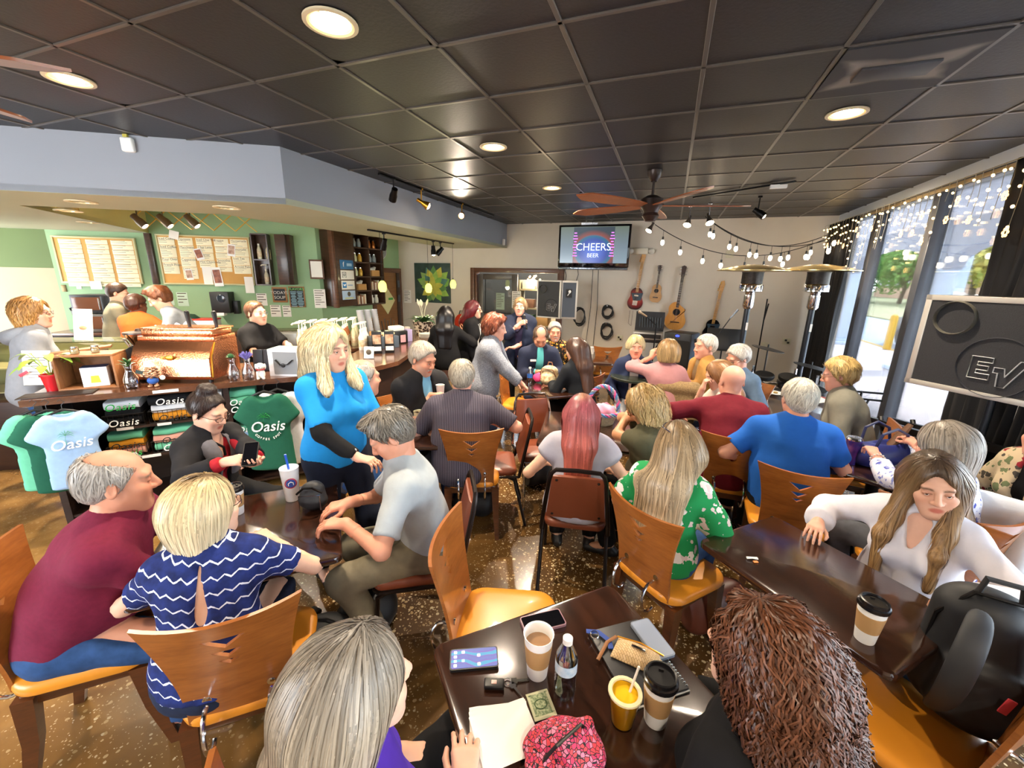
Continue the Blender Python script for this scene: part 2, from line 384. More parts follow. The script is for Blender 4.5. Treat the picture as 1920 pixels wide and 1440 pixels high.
def floor_mat():
    N=NT('terrazzo floor');v=N.obj();big=N.n('TexNoise',Scale=.9,Detail=5.0,Roughness=.6);N.put(big.inputs['Vector'],v)
    md=N.n('TexNoise',Scale=5.0,Detail=6.0);N.put(md.inputs['Vector'],v)
    base=N.mix(md.outputs[0],N.ramp(big.outputs[0],[(.35,'#463019'),(.5,'#684922'),(.66,'#876231')]),N.ramp(big.outputs[0],[(.35,'#3c2a17'),(.65,'#5a4023')]))
    dist=N.n('TexNoise',Scale=40.0,Detail=2.0);N.put(dist.inputs['Vector'],v);va=N.n('VectorMath',_operation='MULTIPLY_ADD');N.put(va.inputs[0],dist.outputs['Color']);va.inputs[1].default_value=(.014,.014,.0);N.put(va.inputs[2],v)
    chips=None
    for sc_,th,in((36.0,.30),(72.0,.27)):
        vo=N.n('TexVoronoi',Scale=sc_);N.put(vo.inputs['Vector'],va.outputs[0]);sp=N.n('SeparateColor');N.put(sp.inputs[0],vo.outputs['Color'])
        lim=N.math('MULTIPLY',sp.outputs[0],N.math('MULTIPLY_ADD',big.outputs[0],-.55,th+.33));m=N.math('GREATER_THAN',lim,vo.outputs['Distance'])
        chips=m if chips is None else N.math('MAXIMUM',chips,m)
        if sc_<40:tone=sp.outputs[1]
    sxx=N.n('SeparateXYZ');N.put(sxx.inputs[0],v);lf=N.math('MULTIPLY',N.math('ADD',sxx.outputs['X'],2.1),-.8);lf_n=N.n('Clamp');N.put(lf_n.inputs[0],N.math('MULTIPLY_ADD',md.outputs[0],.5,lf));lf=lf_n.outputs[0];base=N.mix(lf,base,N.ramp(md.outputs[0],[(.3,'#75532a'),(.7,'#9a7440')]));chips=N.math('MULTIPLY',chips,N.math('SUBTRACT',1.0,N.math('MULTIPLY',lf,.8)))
    wear=N.n('TexNoise',Scale=.7,Detail=3.0);N.put(wear.inputs['Vector'],N.obj((1,1,1),(.4,.2,1)))
    chips=N.math('MULTIPLY',chips,N.ramp(wear.outputs[0],[(.36,(.08,.08,.08,1)),(.52,(1,1,1,1))]))
    col=N.mix(chips,base,N.ramp(tone,[(.0,'#a58a5c'),(.5,'#c9b184'),(1.0,'#d8c8a2')]))
    N.set(Base__Color=col,Roughness=N.math('MULTIPLY_ADD',md.outputs[0],.16,.14));N.b.inputs['Coat Weight'].default_value=.35;N.b.inputs['Coat Roughness'].default_value=.12
    N.bump(chips,.05,.002);return N.m
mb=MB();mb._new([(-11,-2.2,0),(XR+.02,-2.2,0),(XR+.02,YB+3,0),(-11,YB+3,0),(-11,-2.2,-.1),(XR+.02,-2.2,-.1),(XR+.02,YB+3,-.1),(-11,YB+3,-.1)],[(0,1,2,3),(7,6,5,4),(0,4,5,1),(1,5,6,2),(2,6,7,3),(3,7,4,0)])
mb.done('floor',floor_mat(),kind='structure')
# ceiling: every tile is a piece of it, on a grid of tee bars
M_TILE=mat('ceiling tile','#29272a',.42,var=.22,scale=55,bump=.10,spec=.35)
M_TEE=mat('tee bar','#5a544e',.3,.25)
mb=MB();mb.box(((-11+XR)/2,3.2,CE+.09),(XR+11,13,.06));ceil=mb.done('ceiling',mat('ceiling deck','#141314',.9),kind='structure')
PX0,PY0,PT=.037,2.628,.604
base_me=None;NT_=0
VENT=(1,0)
CANS=[(620,42),(130,148),(925,275),(1035,352),(1588,212)]
canpos=[atZ(x,y,CE)for x,y in CANS]
def soffit_side(x,y):return x<XS-.3 and(y-3.0)>(x-XS)*(.53/.848)+.35
for i in range(-14,5):
    for j in range(-6,11):
        x0=PX0+i*PT;y0=PY0+j*PT;x1=min(x0+PT,XR);y1=min(y0+PT,YB)
        if x1-x0<.05 or y1-y0<.05:continue
        cx,cy=(x0+x1)/2,(y0+y1)/2
        if soffit_side(cx,cy):continue
        w_=V3(cx,cy,CE)-EYE if 'V3' in globals()else np.array([cx,cy,CE])-EYE;dd=w_@FW
        if dd<.15:continue
        u_,v_=960+FPX*(w_@RT)/dd,720-FPX*(w_@UP)/dd
        if u_<-420 or u_>2350 or v_<-520:continue
        full=abs(x1-x0-PT)<1e-6 and abs(y1-y0-PT)<1e-6;holes=[p for p in canpos if x0<p[0]<x1 and y0<p[1]<y1]
        sx_,sy_=x1-x0-.012,y1-y0-.012
        if full and base_me is not None and not holes:o=link('ceiling_tile',base_me,ceil,None,(cx,cy,CE+.004))
        else:
            mb=MB()
            if holes:
                h_=holes[0]-np.array([cx,cy,CE]);R_=.092;n_=24;ang=[2*pi*k/n_ for k in range(n_)];inner=[(h_[0]+R_*cos(a),h_[1]+R_*sin(a))for a in ang];outer=[]
                for a in ang:
                    dx,dy=cos(a),sin(a);t_=min(((sx_/2*np.sign(dx)-h_[0])/dx)if abs(dx)>1e-6 else 9,((sy_/2*np.sign(dy)-h_[1])/dy)if abs(dy)>1e-6 else 9);outer.append((h_[0]+t_*dx,h_[1]+t_*dy))
                for z in(.0,.014):mb._new([(*p,z)for p in inner]+[(*p,z)for p in outer],[(k,(k+1)%n_,n_+(k+1)%n_,n_+k)for k in range(n_)])
            else:mb.box((0,0,.007),(sx_,sy_,.014),None,.004,1)
            o=mb.done('ceiling_tile',M_TILE,ceil,30,loc=(cx,cy,CE+.004))
            if full and not holes:base_me=o.data
        NT_+=1
for i in range(-14,5):
    x0=PX0+i*PT
    if x0<XR:mb=MB();mb.box((x0,3.2,CE+.002),(.024,11,.010),None,.003,1);mb.done('tee_bar',M_TEE,ceil)
for j in range(-6,11):
    y0=PY0+j*PT
    if y0<YB:mb=MB();mb.box(((-8+XR)/2,y0,CE+.002),(XR+8,.024,.010),None,.003,1);mb.done('tee_bar',M_TEE,ceil)
def wallbox(name,x0,y0,x1,y1,z0,z1,th,m,kind='structure',parent=None):
    """a straight wall from (x0,y0) to (x1,y1); thickness grows to the left of that direction"""
    L=math.hypot(x1-x0,y1-y0);a=atan2(y1-y0,x1-x0);mb=MB();mb.box((L/2,th/2,(z0+z1)/2),(L,th,z1-z0));o=mb.done(name,m,parent,30,kind if parent is None else None,(x0,y0,0),(0,0,a));return o
# back wall with its doorway
DX0,DX1,DZ=-4.08,-2.15,2.05
mb=MB();
for x0,x1,z0,z1 in((XB-.2,DX0,0,CE+.05),(DX1,XR+.3,0,CE+.05),(DX0,DX1,DZ,CE+.05)):mb.box(((x0+x1)/2,YB+.07,(z0+z1)/2),(x1-x0,.14,z1-z0))
mb.done('wall_back',MCM,kind='structure')
d1=MB();t_=.09
for x0,x1,z0,z1 in((DX0-t_,DX0,0,DZ+t_),(DX1,DX1+t_,0,DZ+t_),(DX0,DX1,DZ,DZ+t_)):d1.box(((x0+x1)/2,YB-.012,(z0+z1)/2),(x1-x0,.05,z1-z0),None,.006)
for x0,x1 in((DX0,DX0+.05),(DX1-.05,DX1)):d1.box(((x0+x1)/2,YB+.07,DZ/2),(x1-x0,.14,DZ),None,.004)
door1=d1.done('door_1',M_TRIM,kind='structure')
leaf=MB();lw=.92
for x0,x1,z0,z1 in((0,.11,0,2.02),(lw-.13,lw,0,2.02),(.11,lw-.13,1.90,2.02),(.11,lw-.13,0,.22)):leaf.box(((x0+x1)/2,0,(z0+z1)/2),(x1-x0,.045,z1-z0),None,.004)
lf_=leaf.done('door_leaf',mat('door grey brown','#57504b',.4,.1,var=.1),door1,loc=(DX0+.06,YB+.10,0))
mb=MB();mb.box((.45,0,1.06),(.68,.008,1.70));mb.done('door_pane',M_GLASS,lf_)
mb=MB();mb.box((.16,-.002,1.2),(.012,.012,1.5));mb.box((.45,-.01,1.18),(.7,.010,.02));mb.done('glazing_bar',MKM,lf_)
mb=MB();mb.box((.85,-.05,1.05),(.02,.03,.22),None,.006);mb.done('door_handle',MCR,lf_)
# the room seen behind the doorway
mb=MB();mb.box((-3.1,YB+2.2,1.3),(4.4,.1,2.7));mb.box((-5.2,YB+1.2,1.3),(.1,2.1,2.7));mb.box((-.9,YB+1.2,1.3),(.1,2.1,2.7));mb.done('wall_storeroom',mat('storeroom wall','#4b4438',.8,var=.2,scale=2),kind='structure')
# soffit over the bar
so=[(XS,YB),(XS,3.0),(XS-.848*7.2,3.0-.53*7.2)]
mb=MB()
P_=[(*so[0],0),(*so[1],0),(*so[2],0)]
wallbox('trim_1',XS,YB,XS,3.0,ZS,CE+.05,-.12,M_SOF);wallbox('trim_2',XS,3.0,so[2][0],so[2][1],ZS,CE+.05,-.12,M_SOF)
# underside: strip along both faces with a light well behind
ins=1.28;iu=V3_=np.array
A_=np.array([-.848,-.53]);n_in=np.array([-.53,.848])
p1=np.array([XS,3.0]);q1=np.array([XS-ins,YB]);
# inner corner of the two strips
s_=(ins-.95*n_in[0]*-1*1)/.848
ic=p1+n_in*.95;tt=((XS-ins)-ic[0])/A_[0];ic=ic+A_*tt
wl=np.array([-5.55,0]);tl=((-6.15)-ic[0])/A_[0];ie=ic+A_*tl
far=np.array([-11.0,3.0+(-11.0-XS)*.53/.848])
wallA=lambda x:6.0+(x-XB)*tan(rd(32))
under=[(XS,YB),(XS,3.0),(far[0],far[1]),(-11.5,wallA(-11.5)),(ie[0]-2.1,wallA(ie[0]-2.1)),(ie[0],ie[1]),(ic[0],ic[1]),(XS-ins,YB)]
mb=MB();mb.prism(under,ZS-.002,ZS+.05);mb.done('trim_3',M_UNDER,kind='structure')
mb=MB();mb.prism([(XS-ins,YB),(ic[0],ic[1]),(ie[0],ie[1]),(ie[0]-2.1,wallA(ie[0]-2.1)),(XB-.3,6.2),(XB-.3,YB)],2.98,3.03);mb.done('trim_4',M_LEMON,kind='structure')
wallbox('trim_5',ie[0],ie[1],ie[0]-2.1,wallA(ie[0]-2.1),ZS,2.98,.03,M_LEMON)
# kitchen walls
ca,sa=cos(rd(32)),sin(rd(32))
A0=(XB,6.0);WA=rd(32)
def onA(s,off=.0,z=.0):return(A0[0]-ca*s+sa*off,A0[1]-sa*s-ca*off,z)
wallbox('wall_kitchen',*onA(4.05)[:2],*onA(0)[:2],0,3.05,.12,M_SAGE)
wallbox('wall_left',*onA(7.2)[:2],*onA(4.05)[:2],0,1.95,.12,M_TAN);wallbox('wall_upper',*onA(7.2)[:2],*onA(4.05)[:2],1.95,3.05,.12,M_DKGREEN)
wallbox('wall_side',XB,6.0,XB,YB,0,3.05,.12,M_SAGE)
# unseen walls added behind and beside camera against sky light; opening lights soffit
mb=MB()
for x0,x1,z0,z1 in((-9.2,-5.6,0,3.05),(-2.4,XR+.1,0,3.05),(-5.6,-2.4,0,.8),(-5.6,-2.4,2.65,3.05)):mb.box(((x0+x1)/2,-2.27,(z0+z1)/2),(x1-x0,.14,z1-z0))
mb.done('wall_near',MCM,kind='structure')
wallbox('wall_far_left',-9.2,*onA(7.4)[1:2],-9.2,-2.2,0,3.05,-.12,M_TAN)
# baseboards
mb=MB();mb.box(((DX1+.1+XR)/2,YB-.008,.05),(XR-DX1-.1,.016,.10),None,.003);mb.done('baseboard_back',mat('base grey','#6d655b',.5),kind='structure')
# ------------------------------------------------------------------ the window front on the right
ys=[8.36,7.02,5.68,4.36,3.05,1.75,.45,-.85,-2.15]
mb=MB()
for k,y in enumerate(ys):mb.box((XR+.05,y,1.45),(.12,.13 if k else .10,2.9),None,.004)
mb.box((XR+.05,3.1,.06),(.12,10.6,.12),None,.004);mb.box((XR+.05,3.1,2.88),(.12,10.6,.06),None,.004)
win=mb.done('window_1',MMU,kind='structure')
for a,b in zip(ys[:-1],ys[1:]):mb=MB();mb.box((XR+.05,(a+b)/2,1.48),(.008,a-b-.12,2.76));mb.done('window_pane',M_GLASS,win)
mb=MB();mb.box((XR+.03,3.1,2.965),(.06,10.8,.12),None,.004);mb.done('trim_6',mat('header white','#c9ced6',.4),kind='structure')
mb=MB();mb.box((XR-.012,3.1,2.875),(.02,10.6,.035),None,.003);mb.done('trim_7',mat('header tan','#a8916a',.5),kind='structure')
# black curtains gathered in folds
def curtain(y0,y1,lean,label,n=70,top=2.86,bot=.03):
    P=[];r=np.random.default_rng(int(y0*10))
    ph=np.cumsum(.55+.5*r.random(n))
    for iz in range(13):
        z=top+(bot-top)*iz/12;row=[]
        for k in range(n):
            t=k/(n-1);row.append((XR-.13+.045*sin(ph[k]*1.1)*(.6+.4*iz/12)+.012*sin(iz*.9+k),y0+(y1-y0)*t+lean*(iz/12)**1.3*(1-.4*t)+.02*sin(ph[k]*.7+iz*.2),z))
        P.append(row)
    mb=MB();mb.grid(P);o=mb.done('curtain',mat('black velvet','#0e0c10',.75,var=.3,scale=8),None,180);sm=o.modifiers.new('thick','SOLIDIFY');sm.thickness=.004
    return tag(o,label,'curtain')
curtain(8.30,7.22,.04,'black curtain in the far corner between window and cream wall behind the heaters')
curtain(4.42,3.25,.0,'near black curtain behind the large loudspeaker on its pole')
# ------------------------------------------------------------------ outside
mb=MB();mb.box((4.55,8.5,-.06),(4.1,34,.10));mb.done('sidewalk',mat('pavement','#d6c8c6',.85,var=.12,scale=1.5,bump=.05),kind='structure')
mb=MB();mb.box((6.68,14,-.05),(.16,40,.11),None,.02);mb.done('kerb',mat('kerb yellow','#c9a24e',.7,var=.25,scale=4),kind='structure')
mb=MB();mb.box((22,40,-.16),(31,110,.1));mb.done('road',mat('asphalt','#a4a9b2',.9,var=.15,scale=.6),kind='structure')
mb=MB();mb.box((68,70,-.15),(110,190,.12));
mb.done('verge',mat('dry grass','#8d8a5e',.95,var=.3,scale=.5,bump=.3),kind='structure')
mb=MB();mb.box((16.5,60,-.09),(8.0,100,.12));mb.done('grass_strip',mat('grass strip','#a39a72',.95,var=.25,scale=.7),kind='structure')
# canopy over the sidewalk, with arches between columns
mb=MB();mb.box((4.1,8.5,3.32),(3.5,34,.10));mb.done('canopy',mat('canopy grey','#c9ccd6',.8),kind='structure')
def arch(y0,y1,name='canopy_arch'):
    n=20;pts=[(y0,3.6)]+[(y0+(y1-y0)*k/n,2.15+.72*sqrt(max(0,1-((k/n)*2-1)**2))**.8)for k in range(n+1)]+[(y1,3.6)]
    mb=MB();mb.prism(pts,0,.32,Matrix.Translation((5.35,0,0))@Matrix(((0,0,1,0),(1,0,0,0),(0,1,0,0),(0,0,0,1))));mb.done(name,mat('canopy stucco','#a2a6b2',.85,var=.05),kind='structure')
CY=[1.7,6.8,11.95,17.1,22.3]
for a,b in zip(CY[:-1],CY[1:]):arch(a+.18,b-.18)
for k,y in enumerate(CY):
    mb=MB();mb.box((5.55,y,1.75),(.54,.54,3.6),None,.02);col_=mb.done('column',mat('column white','#c3cdda',.8,var=.05),kind='structure')
    mb=MB();mb.box((5.55,y,.04),(1.0,1.0,.10),None,.02);mb.box((5.55,y,.13),(.70,.70,.10),None,.02);mb.done('column_base',mat('column white','#c3cdda'),col_)
for q,lb in(((1662,655),'yellow bollard at the kerb seen left of the white column through the window'),((1720,671),'yellow bollard right beside the white column outside, by the parked car')):
    p=atZ(*q,0);mb=MB();mb.lathe([(.10,0),(.10,.98),(.085,1.05),(.04,1.08),(0,1.085)],16);tag(mb.done('bollard',mat('bollard yellow','#dba92f',.55,var=.15,scale=6),loc=(float(p[0]),float(p[1]),0)),lb,'bollard')
def car(x,y,rz,col,label):
    t=thing('car',label,'car',(x,y,-.1),rz);m=mat('car paint '+col,col,.25,.3,coat=.6)
    prof=[(-2.2,.35),(-2.2,.75),(-1.9,.92),(-1.2,.98),(-.6,1.42),(.9,1.45),(1.6,1.02),(2.15,.9),(2.25,.5),(2.2,.32)]
    mb=MB();mb.prism(prof,-.85,.85,Matrix(((1,0,0,0),(0,0,-1,0),(0,1,0,0),(0,0,0,1))));mb.done('car_body',m,t,20)
    for s in(-1,1):
        mb=MB();mb.prism([(-1.05,1.0),(-.55,1.36),(.85,1.39),(1.35,1.03)],-.004,.004,Matrix.Translation((0,s*.853,0))@Matrix(((1,0,0,0),(0,0,-1,0),(0,1,0,0),(0,0,0,1))));mb.done('car_window',mat('car glass','#20262c',.08),t)
        for xx in(-1.4,1.4):mb=MB();mb.cyl((xx,s*.70,.33),(xx,s*.88,.33),.33,seg=18);mb.cyl((xx,s*.87,.33),(xx,s*.89,.33),.19,seg=14);mb.done('wheel',MKP,t)
car(8.6,16.6,rd(95),'#3b4148','dark car parked beyond the kerb, half hidden behind the white column')
car(30.5,67.5,rd(60),'#8a949c','far silver car on the road beyond the grass strip')
mb=MB();mb.box((39,88,2.0),(9,12,4.4));bl=mb.done('building',mat('far building','#b08d74',.9,var=.1,scale=.3));tag(bl,'low tan building far beyond the road behind the trees','building')
for k in range(4):mb=MB();mb.box((34.48,83.5+3*k,2.2),(.1,1.6,1.4));mb.done('window',mat('far window','#3c444c',.2),bl)
mb=MB();mb.box((39,88,4.35),(9.8,12.8,.4));mb.done('roof',mat('far roof','#7c7a78',.8),bl)
def leaf_mat(name,a,b):
    N=NT(name);nz=N.n('TexNoise',Scale=1.4,Detail=2.0);N.put(nz.inputs['Vector'],N.obj());c=N.ramp(nz.outputs[0],[(.35,lin(a)),(.65,lin(b))]);N.set(Base__Color=c,Roughness=.6)
    tr=N.n('BsdfTranslucent');N.put(tr.inputs[0],c);mx=N.n('MixShader');mx.inputs[0].default_value=.35;N.t.links.new(N.b.outputs[0],mx.inputs[1]);N.t.links.new(tr.outputs[0],mx.inputs[2]);N.t.links.new(mx.outputs[0],N.out.inputs[0]);return N.m
def tree(x,y,h,r,m,label,seed,nleaf=5200,group=None):
    g=np.random.default_rng(seed);t=thing('tree',label,'tree',(x,y,-.1),0,group);mb=MB();mb.tube([(0,0,0),(.05*h*g.normal()*.3,0,h*.25),(0,.1,h*.5)],[.035*h,.026*h,.016*h],8)
    cl=[]
    for k in range(9):
        a=2.4*k;rr=r*(.35+.45*g.random());c=np.array([rr*cos(a),rr*sin(a),h*(.42+.42*g.random())]);cl.append((c,r*(.38+.2*g.random())));mb.tube([(0,0,h*.3),tuple(c*.5+np.array([0,0,h*.22])),tuple(c)],[.015*h,.009*h,.004*h],5)
    cl.append((np.array([0,0,h*.75]),r*.6));mb.done('trunk',mat('bark','#5a4c40',.9,var=.3,scale=6),t)
    P=[];Q=[]
    ci=g.integers(0,len(cl),nleaf);d=g.normal(size=(nleaf,3));d/=np.linalg.norm(d,axis=1,keepdims=True);rad_=g.random(nleaf)**.35
    C=np.array([c[0]for c in cl])[ci]+d*(np.array([c[1]for c in cl])[ci]*rad_)[:,None]*np.array([1,1,.8]);s=.045*r*(.6+.8*g.random(nleaf));u=g.normal(size=(nleaf,3));u/=np.linalg.norm(u,axis=1,keepdims=True);v=np.cross(u,d+.3);v/=np.linalg.norm(v,axis=1,keepdims=True)
    P=np.stack([C-u*s[:,None],C+v*s[:,None]*.6,C+u*s[:,None],C-v*s[:,None]*.6],1).reshape(-1,3);Q=np.arange(nleaf*4).reshape(-1,4);npm('crown',P,Q,m,t,smooth=False)['kind']='stuff'
LG1=leaf_mat('leaf green','#4c7d35','#86b356');LG2=leaf_mat('leaf olive','#87994a','#cdb65a')
tree(24.7,60.5,6.8,4.2,LG1,'dense green tree across the road, seen through the middle window pane',3)
tree(22.3,66,6.8,4.0,LG1,'green tree farther left across the road, half behind the corner curtain',4)
tree(27.3,53.5,9.0,5.2,LG2,'yellowing tree across the road right of the white column',5)
tree(31.5,50,9,4.6,LG2,'olive tree across the road at the right edge of the window view',6)
for k in range(3):tree(50+16*k,118-20*k,12,6,LG1,'distant green tree in the row at the horizon, %s of three'%('leftmost','middle','rightmost')[k],20+k,3500,'distant tree row')
# ------------------------------------------------------------------ lamps of the room, with unseen fill cans added behind the camera
M_CANREF=mat('can reflector','#e8c98a',.2,.6)
def emis(name,col,s):return mat(name,col,.5,emit=s,ecol=col)
M_BULB=emis('lamp warm','#ffe0ae',30.0);M_BULB2=emis('lamp white warm','#ffe6bf',20.0)
def point(loc,w,col=(1,.84,.64),r=.05,typ='POINT',rot=None,size=None,blend=.5):
    l=bpy.data.lights.new('lamp_light',typ);l.energy=w;l.color=col
    if typ in('POINT','SPOT'):l.shadow_soft_size=r
    if typ=='SPOT':l.spot_size=rd(size or 70);l.spot_blend=blend
    if typ=='AREA':l.size=size or .15;l.shape='DISK';l.spread=rd(140)
    o=bpy.data.objects.new('lamp_light',l);COL.objects.link(o);o.location=loc
    if rot is not None:o.rotation_euler=rot
    return o
def can_light(p,label,group=None,z=CE,w=None,lit=True):
    t=thing('ceiling_light',label,'ceiling light',(float(p[0]),float(p[1]),z),0,group)
    mb=MB();mb.lathe([(.115,.0),(.115,-.008),(.098,-.010),(.088,-.004),(.088,.0)],28);mb.done('trim_ring',mat('can trim','#d8c7a4',.35),t)
    mb=MB();mb.lathe([(.088,-.002),(.070,.11),(.0,.112)],28);mb.done('reflector',M_CANREF,t)
    mb=MB();mb.sph((.012,.012,.045),(.062,.062,.042),16,10);mb.done('bulb',M_BULB if lit else mat('bulb dim','#f2e2c4',.4,emit=1.6,ecol='#ffe8c8'),t)
    if w:point((float(p[0]),float(p[1]),z-.016),w,typ='AREA',size=.05)
CL=['ceiling can light nearest the camera, at the top of the picture','ceiling can light beside the near fan blade at upper left','small ceiling can light in the middle of the room','farthest ceiling can light, towards the television','ceiling can light near the windows beside the dusty vent']
for k,(p,lb)in enumerate(zip(canpos,CL)):can_light(p,lb,w=CAN_W*(1,1,2.2,2.2,1.2)[k])
for x_,y_ in((.94,-.45),(-1.5,-.9),(-4.0,-.4),(2.0,-1.4)):can_light((x_,y_),'unseen fill can light added behind the camera over %s'%{.94:'the right table',-1.5:'the left table',-4.0:'the far left floor',2.0:'the window side'}[x_],w=CAN_W*.8)  # extra cans out of view, added as indoor fill
SL_=[((152,377),'first flush can light in the underside of the bar soffit, nearest its front'),((128,394),'second flush can light in the soffit underside, far left'),((165,416),'third flush can light in the soffit underside, towards the menu boards'),((425,388),'flush can light in the soffit underside right of the menu spotlights')]
for q,lb in SL_:can_light(atZ(*q,ZS),lb,z=ZS-.004,w=CAN_W*1.5,lit=False)
def spot_head(loc,aim,label,on=True,col=None,w=None,length=.16,r=.045,lit_m=None,group=None,stem=.10,bell=False,top=None,cat='spotlight'):
    loc=Vector([float(v)for v in loc]);aim=(Vector([float(v)for v in aim])-loc).normalized();q=aim.to_track_quat('Z','Y');t=thing('track_spotlight',label,cat,loc,0,group);m=col or MKM
    mb=MB();mb.cyl((0,0,.01),(0,0,stem),.008,seg=8);mb.box((0,0,stem+.012),(.05,.025,.024),None,.004);mb.done('stem',m,t)
    MQ=q.to_matrix().to_4x4();mb=MB()
    prof=[(0,-length*.4),(r*.75,-length*.38),(r*.8,-length*.05),(r,length*.15),(r,length*.6),(r*.88,length*.6),(r*.8,length*.35)]if not bell else[(0,-length*.4),(r*.5,-length*.38),(r*.5,.0),(r*1.25,length*.6),(r*1.18,length*.6),(r*.6,length*.1)]
    mb.lathe(prof,16,MQ);mb.done('lamp_housing',m,t)
    mb=MB();rb_=r*(.80 if not bell else 1.05);mb.lathe([(rb_*sin(a_),length*(.50 if not on else .46)+rb_*(.9 if on else .1)*cos(a_))for a_ in np.linspace(pi/2,0,6)],16,MQ);mb.done('lamp_face',(M_BULB2 if on else mat('lamp off','#8a8a8a',.2)),t)
    if on and w:point(loc+aim*(length*.5+r*1.4),w,typ='SPOT',rot=aim.to_track_quat('-Z','Y').to_euler(),size=95,r=.04,blend=.7)
    return t
def track(a,b,label,z,hang=.0):
    a=Vector((float(a[0]),float(a[1]),z));b=Vector((float(b[0]),float(b[1]),z));d=b-a;mb=MB();mb.box((a+b)/2,(d.length,.035,.02),Matrix.Rotation(atan2(d.y,d.x),3,'Z'),.003);return tag(mb.done('light_track',MKM),label,'light track')
# ------------------------------------------------------------------ cafe chairs and tables
M_CHWOOD=wood('chair veneer','#a8652c','#7d4418',.3,.5,2.2,(1,1,5));MCL=wood('chair leg wood','#5e3418','#3c1f0e',.35,.4,4)
M_VINYL=mat('orange vinyl','#d78a26',.36,var=.10,scale=5,bump=.03,coat=.15);M_BVINYL=mat('brown vinyl','#7a3d25',.38,var=.12,scale=6,bump=.03,coat=.1)
M_TABLE=wood('table laminate','#3b2217','#1d110c',.13,.6,2.0,(10,1,1));M_BRONZE=mat('bronze frame','#1f1613',.32,.6)
def back_panel():
    """curved plywood back with three triangular cut-outs"""
    n,m_=15,12;mb=MB();H0,H1=.0,.46
    wz=lambda t:.165+.012*sin(t*pi)*-1+.065*t**1.6
    cv=lambda x,t:-.075*t**1.5*1.0+.9*x*x*(.35+.65*t)
    def pt(u,t,k):x=(u*2-1)*wz(t);return(x,cv(x,t)-.007+.014*k,H0+(H1-H0)*t-.015*(u*2-1)**2*t*-1)
    V=[[[pt(u/(n-1),t/(m_-1),k)for u in range(n)]for t in range(m_)]for k in(0,1)]
    for k in(0,1):mb.grid(V[k])
    for t in range(m_-1):
        for u in(0,n-1):mb._new([V[0][t][u],V[0][t+1][u],V[1][t+1][u],V[1][t][u]],[(0,1,2,3)])
    for u in range(n-1):
        for t in(0,m_-1):mb._new([V[0][t][u],V[0][t][u+1],V[1][t][u+1],V[1][t][u]],[(0,1,2,3)])
    bmesh.ops.remove_doubles(mb.bm,verts=mb.bm.verts[:],dist=1e-5);ob=mb.done('tmp',M_CHWOOD,None,40)
    for cz,w_,h_ in((.375,.062,.040),(.318,.044,.028),(.276,.030,.019)):
        c=MB();c.prism([(-w_,cz+h_*.5),(w_,cz+h_*.5),(0,cz-h_*.7)],-.2,.2,Matrix(((1,0,0,0),(0,0,-1,0),(0,1,0,0),(0,0,0,1))));co=c.done('tmpc',M_CHWOOD,None,0)
        md=ob.modifiers.new('b','BOOLEAN');md.object=co;md.operation='DIFFERENCE';md.solver='EXACT'
        dg=bpy.context.evaluated_depsgraph_get();dg.update();me=bpy.data.meshes.new_from_object(ob.evaluated_get(dg));ob.modifiers.clear();ob.data=me;bpy.data.objects.remove(co)
    me=ob.data;me.name='backrest';me.polygons.foreach_set('use_smooth',[True]*len(me.polygons));me.set_sharp_from_angle(angle=rd(40));bpy.data.objects.remove(ob);return me
ME_BACK=back_panel()
def seat_mesh(w,d,h,r,name,m,dome=.012,taper=.05):
    rings=[];
    for z,ins,dm in((-h/2,.02,0),(-h/2+.008,.004,0),(0,0,0),(h/2-.012,.004,0),(h/2-.002,.016,.3),(h/2+dome*.6,w*.16,.7),(h/2+dome,w*.32,1)):
        pp=rrect(w-2*ins,d-2*ins,max(r-ins,.01),6);rings.append([(x*(1-taper*(-y)/d*2 if taper else 1),y,z)for x,y in pp])
    mb=MB();n=len(rings[0]);vs=[p for r_ in rings for p in r_];fs=[]
    for i in range(len(rings)-1):
        for k in range(n):k2=(k+1)%n;fs.append((i*n+k,i*n+k2,(i+1)*n+k2,(i+1)*n+k))
    fs+=[tuple(range(n-1,-1,-1)),tuple(range((len(rings)-1)*n,len(rings)*n))];mb._new(vs,fs);return mb
def make_wood_chair(label):
    t=thing('cafe_chair',label,'chair')
    seat_mesh(.43,.44,.055,.10,'seat',None).done('seat',M_VINYL,t,50,loc=(0,.02,.455))
    b=link('backrest',ME_BACK,t,None,(0,-.185,.445));b.rotation_euler=(rd(3),0,0)
    mb=MB();mb.box((0,.015,.40),(.36,.36,.055),None,.01);mb.done('apron',MCL,t)
    for sx in(-1,1):
        for sy in(-1,1):
            mb=MB();pts=[(sx*.175,.02+sy*.165,.42),(sx*.180,.02+sy*.180,.22),(sx*.190,.02+sy*.225,.0)];P=[]
            for i,(x,y,z)in enumerate(pts):s_=(.028,.022,.016)[i];P.append([(x-s_,y-s_*1.1,z),(x+s_,y-s_*1.1,z),(x+s_,y+s_*1.1,z),(x-s_,y+s_*1.1,z)])
            vs=[p for r in P for p in r];fs=[(i*4+k,i*4+(k+1)%4,i*4+4+(k+1)%4,i*4+4+k)for i in range(2)for k in range(4)]+[(3,2,1,0),(8,9,10,11)];mb._new(vs,fs);mb.done('leg',MCL,t)
    for sx in(-1,1):
        mb=MB();mb.tube([(sx*.095,-.188+.055*cos(a)-.045,.475+.085*sin(a)-.02)for a in np.linspace(rd(75),rd(300),14)],.0075,8);mb.cyl((sx*.095,-.205,.55),(sx*.095,-.182,.55),.014,seg=12);mb.done('chrome_loop',MCR,t)
    return t
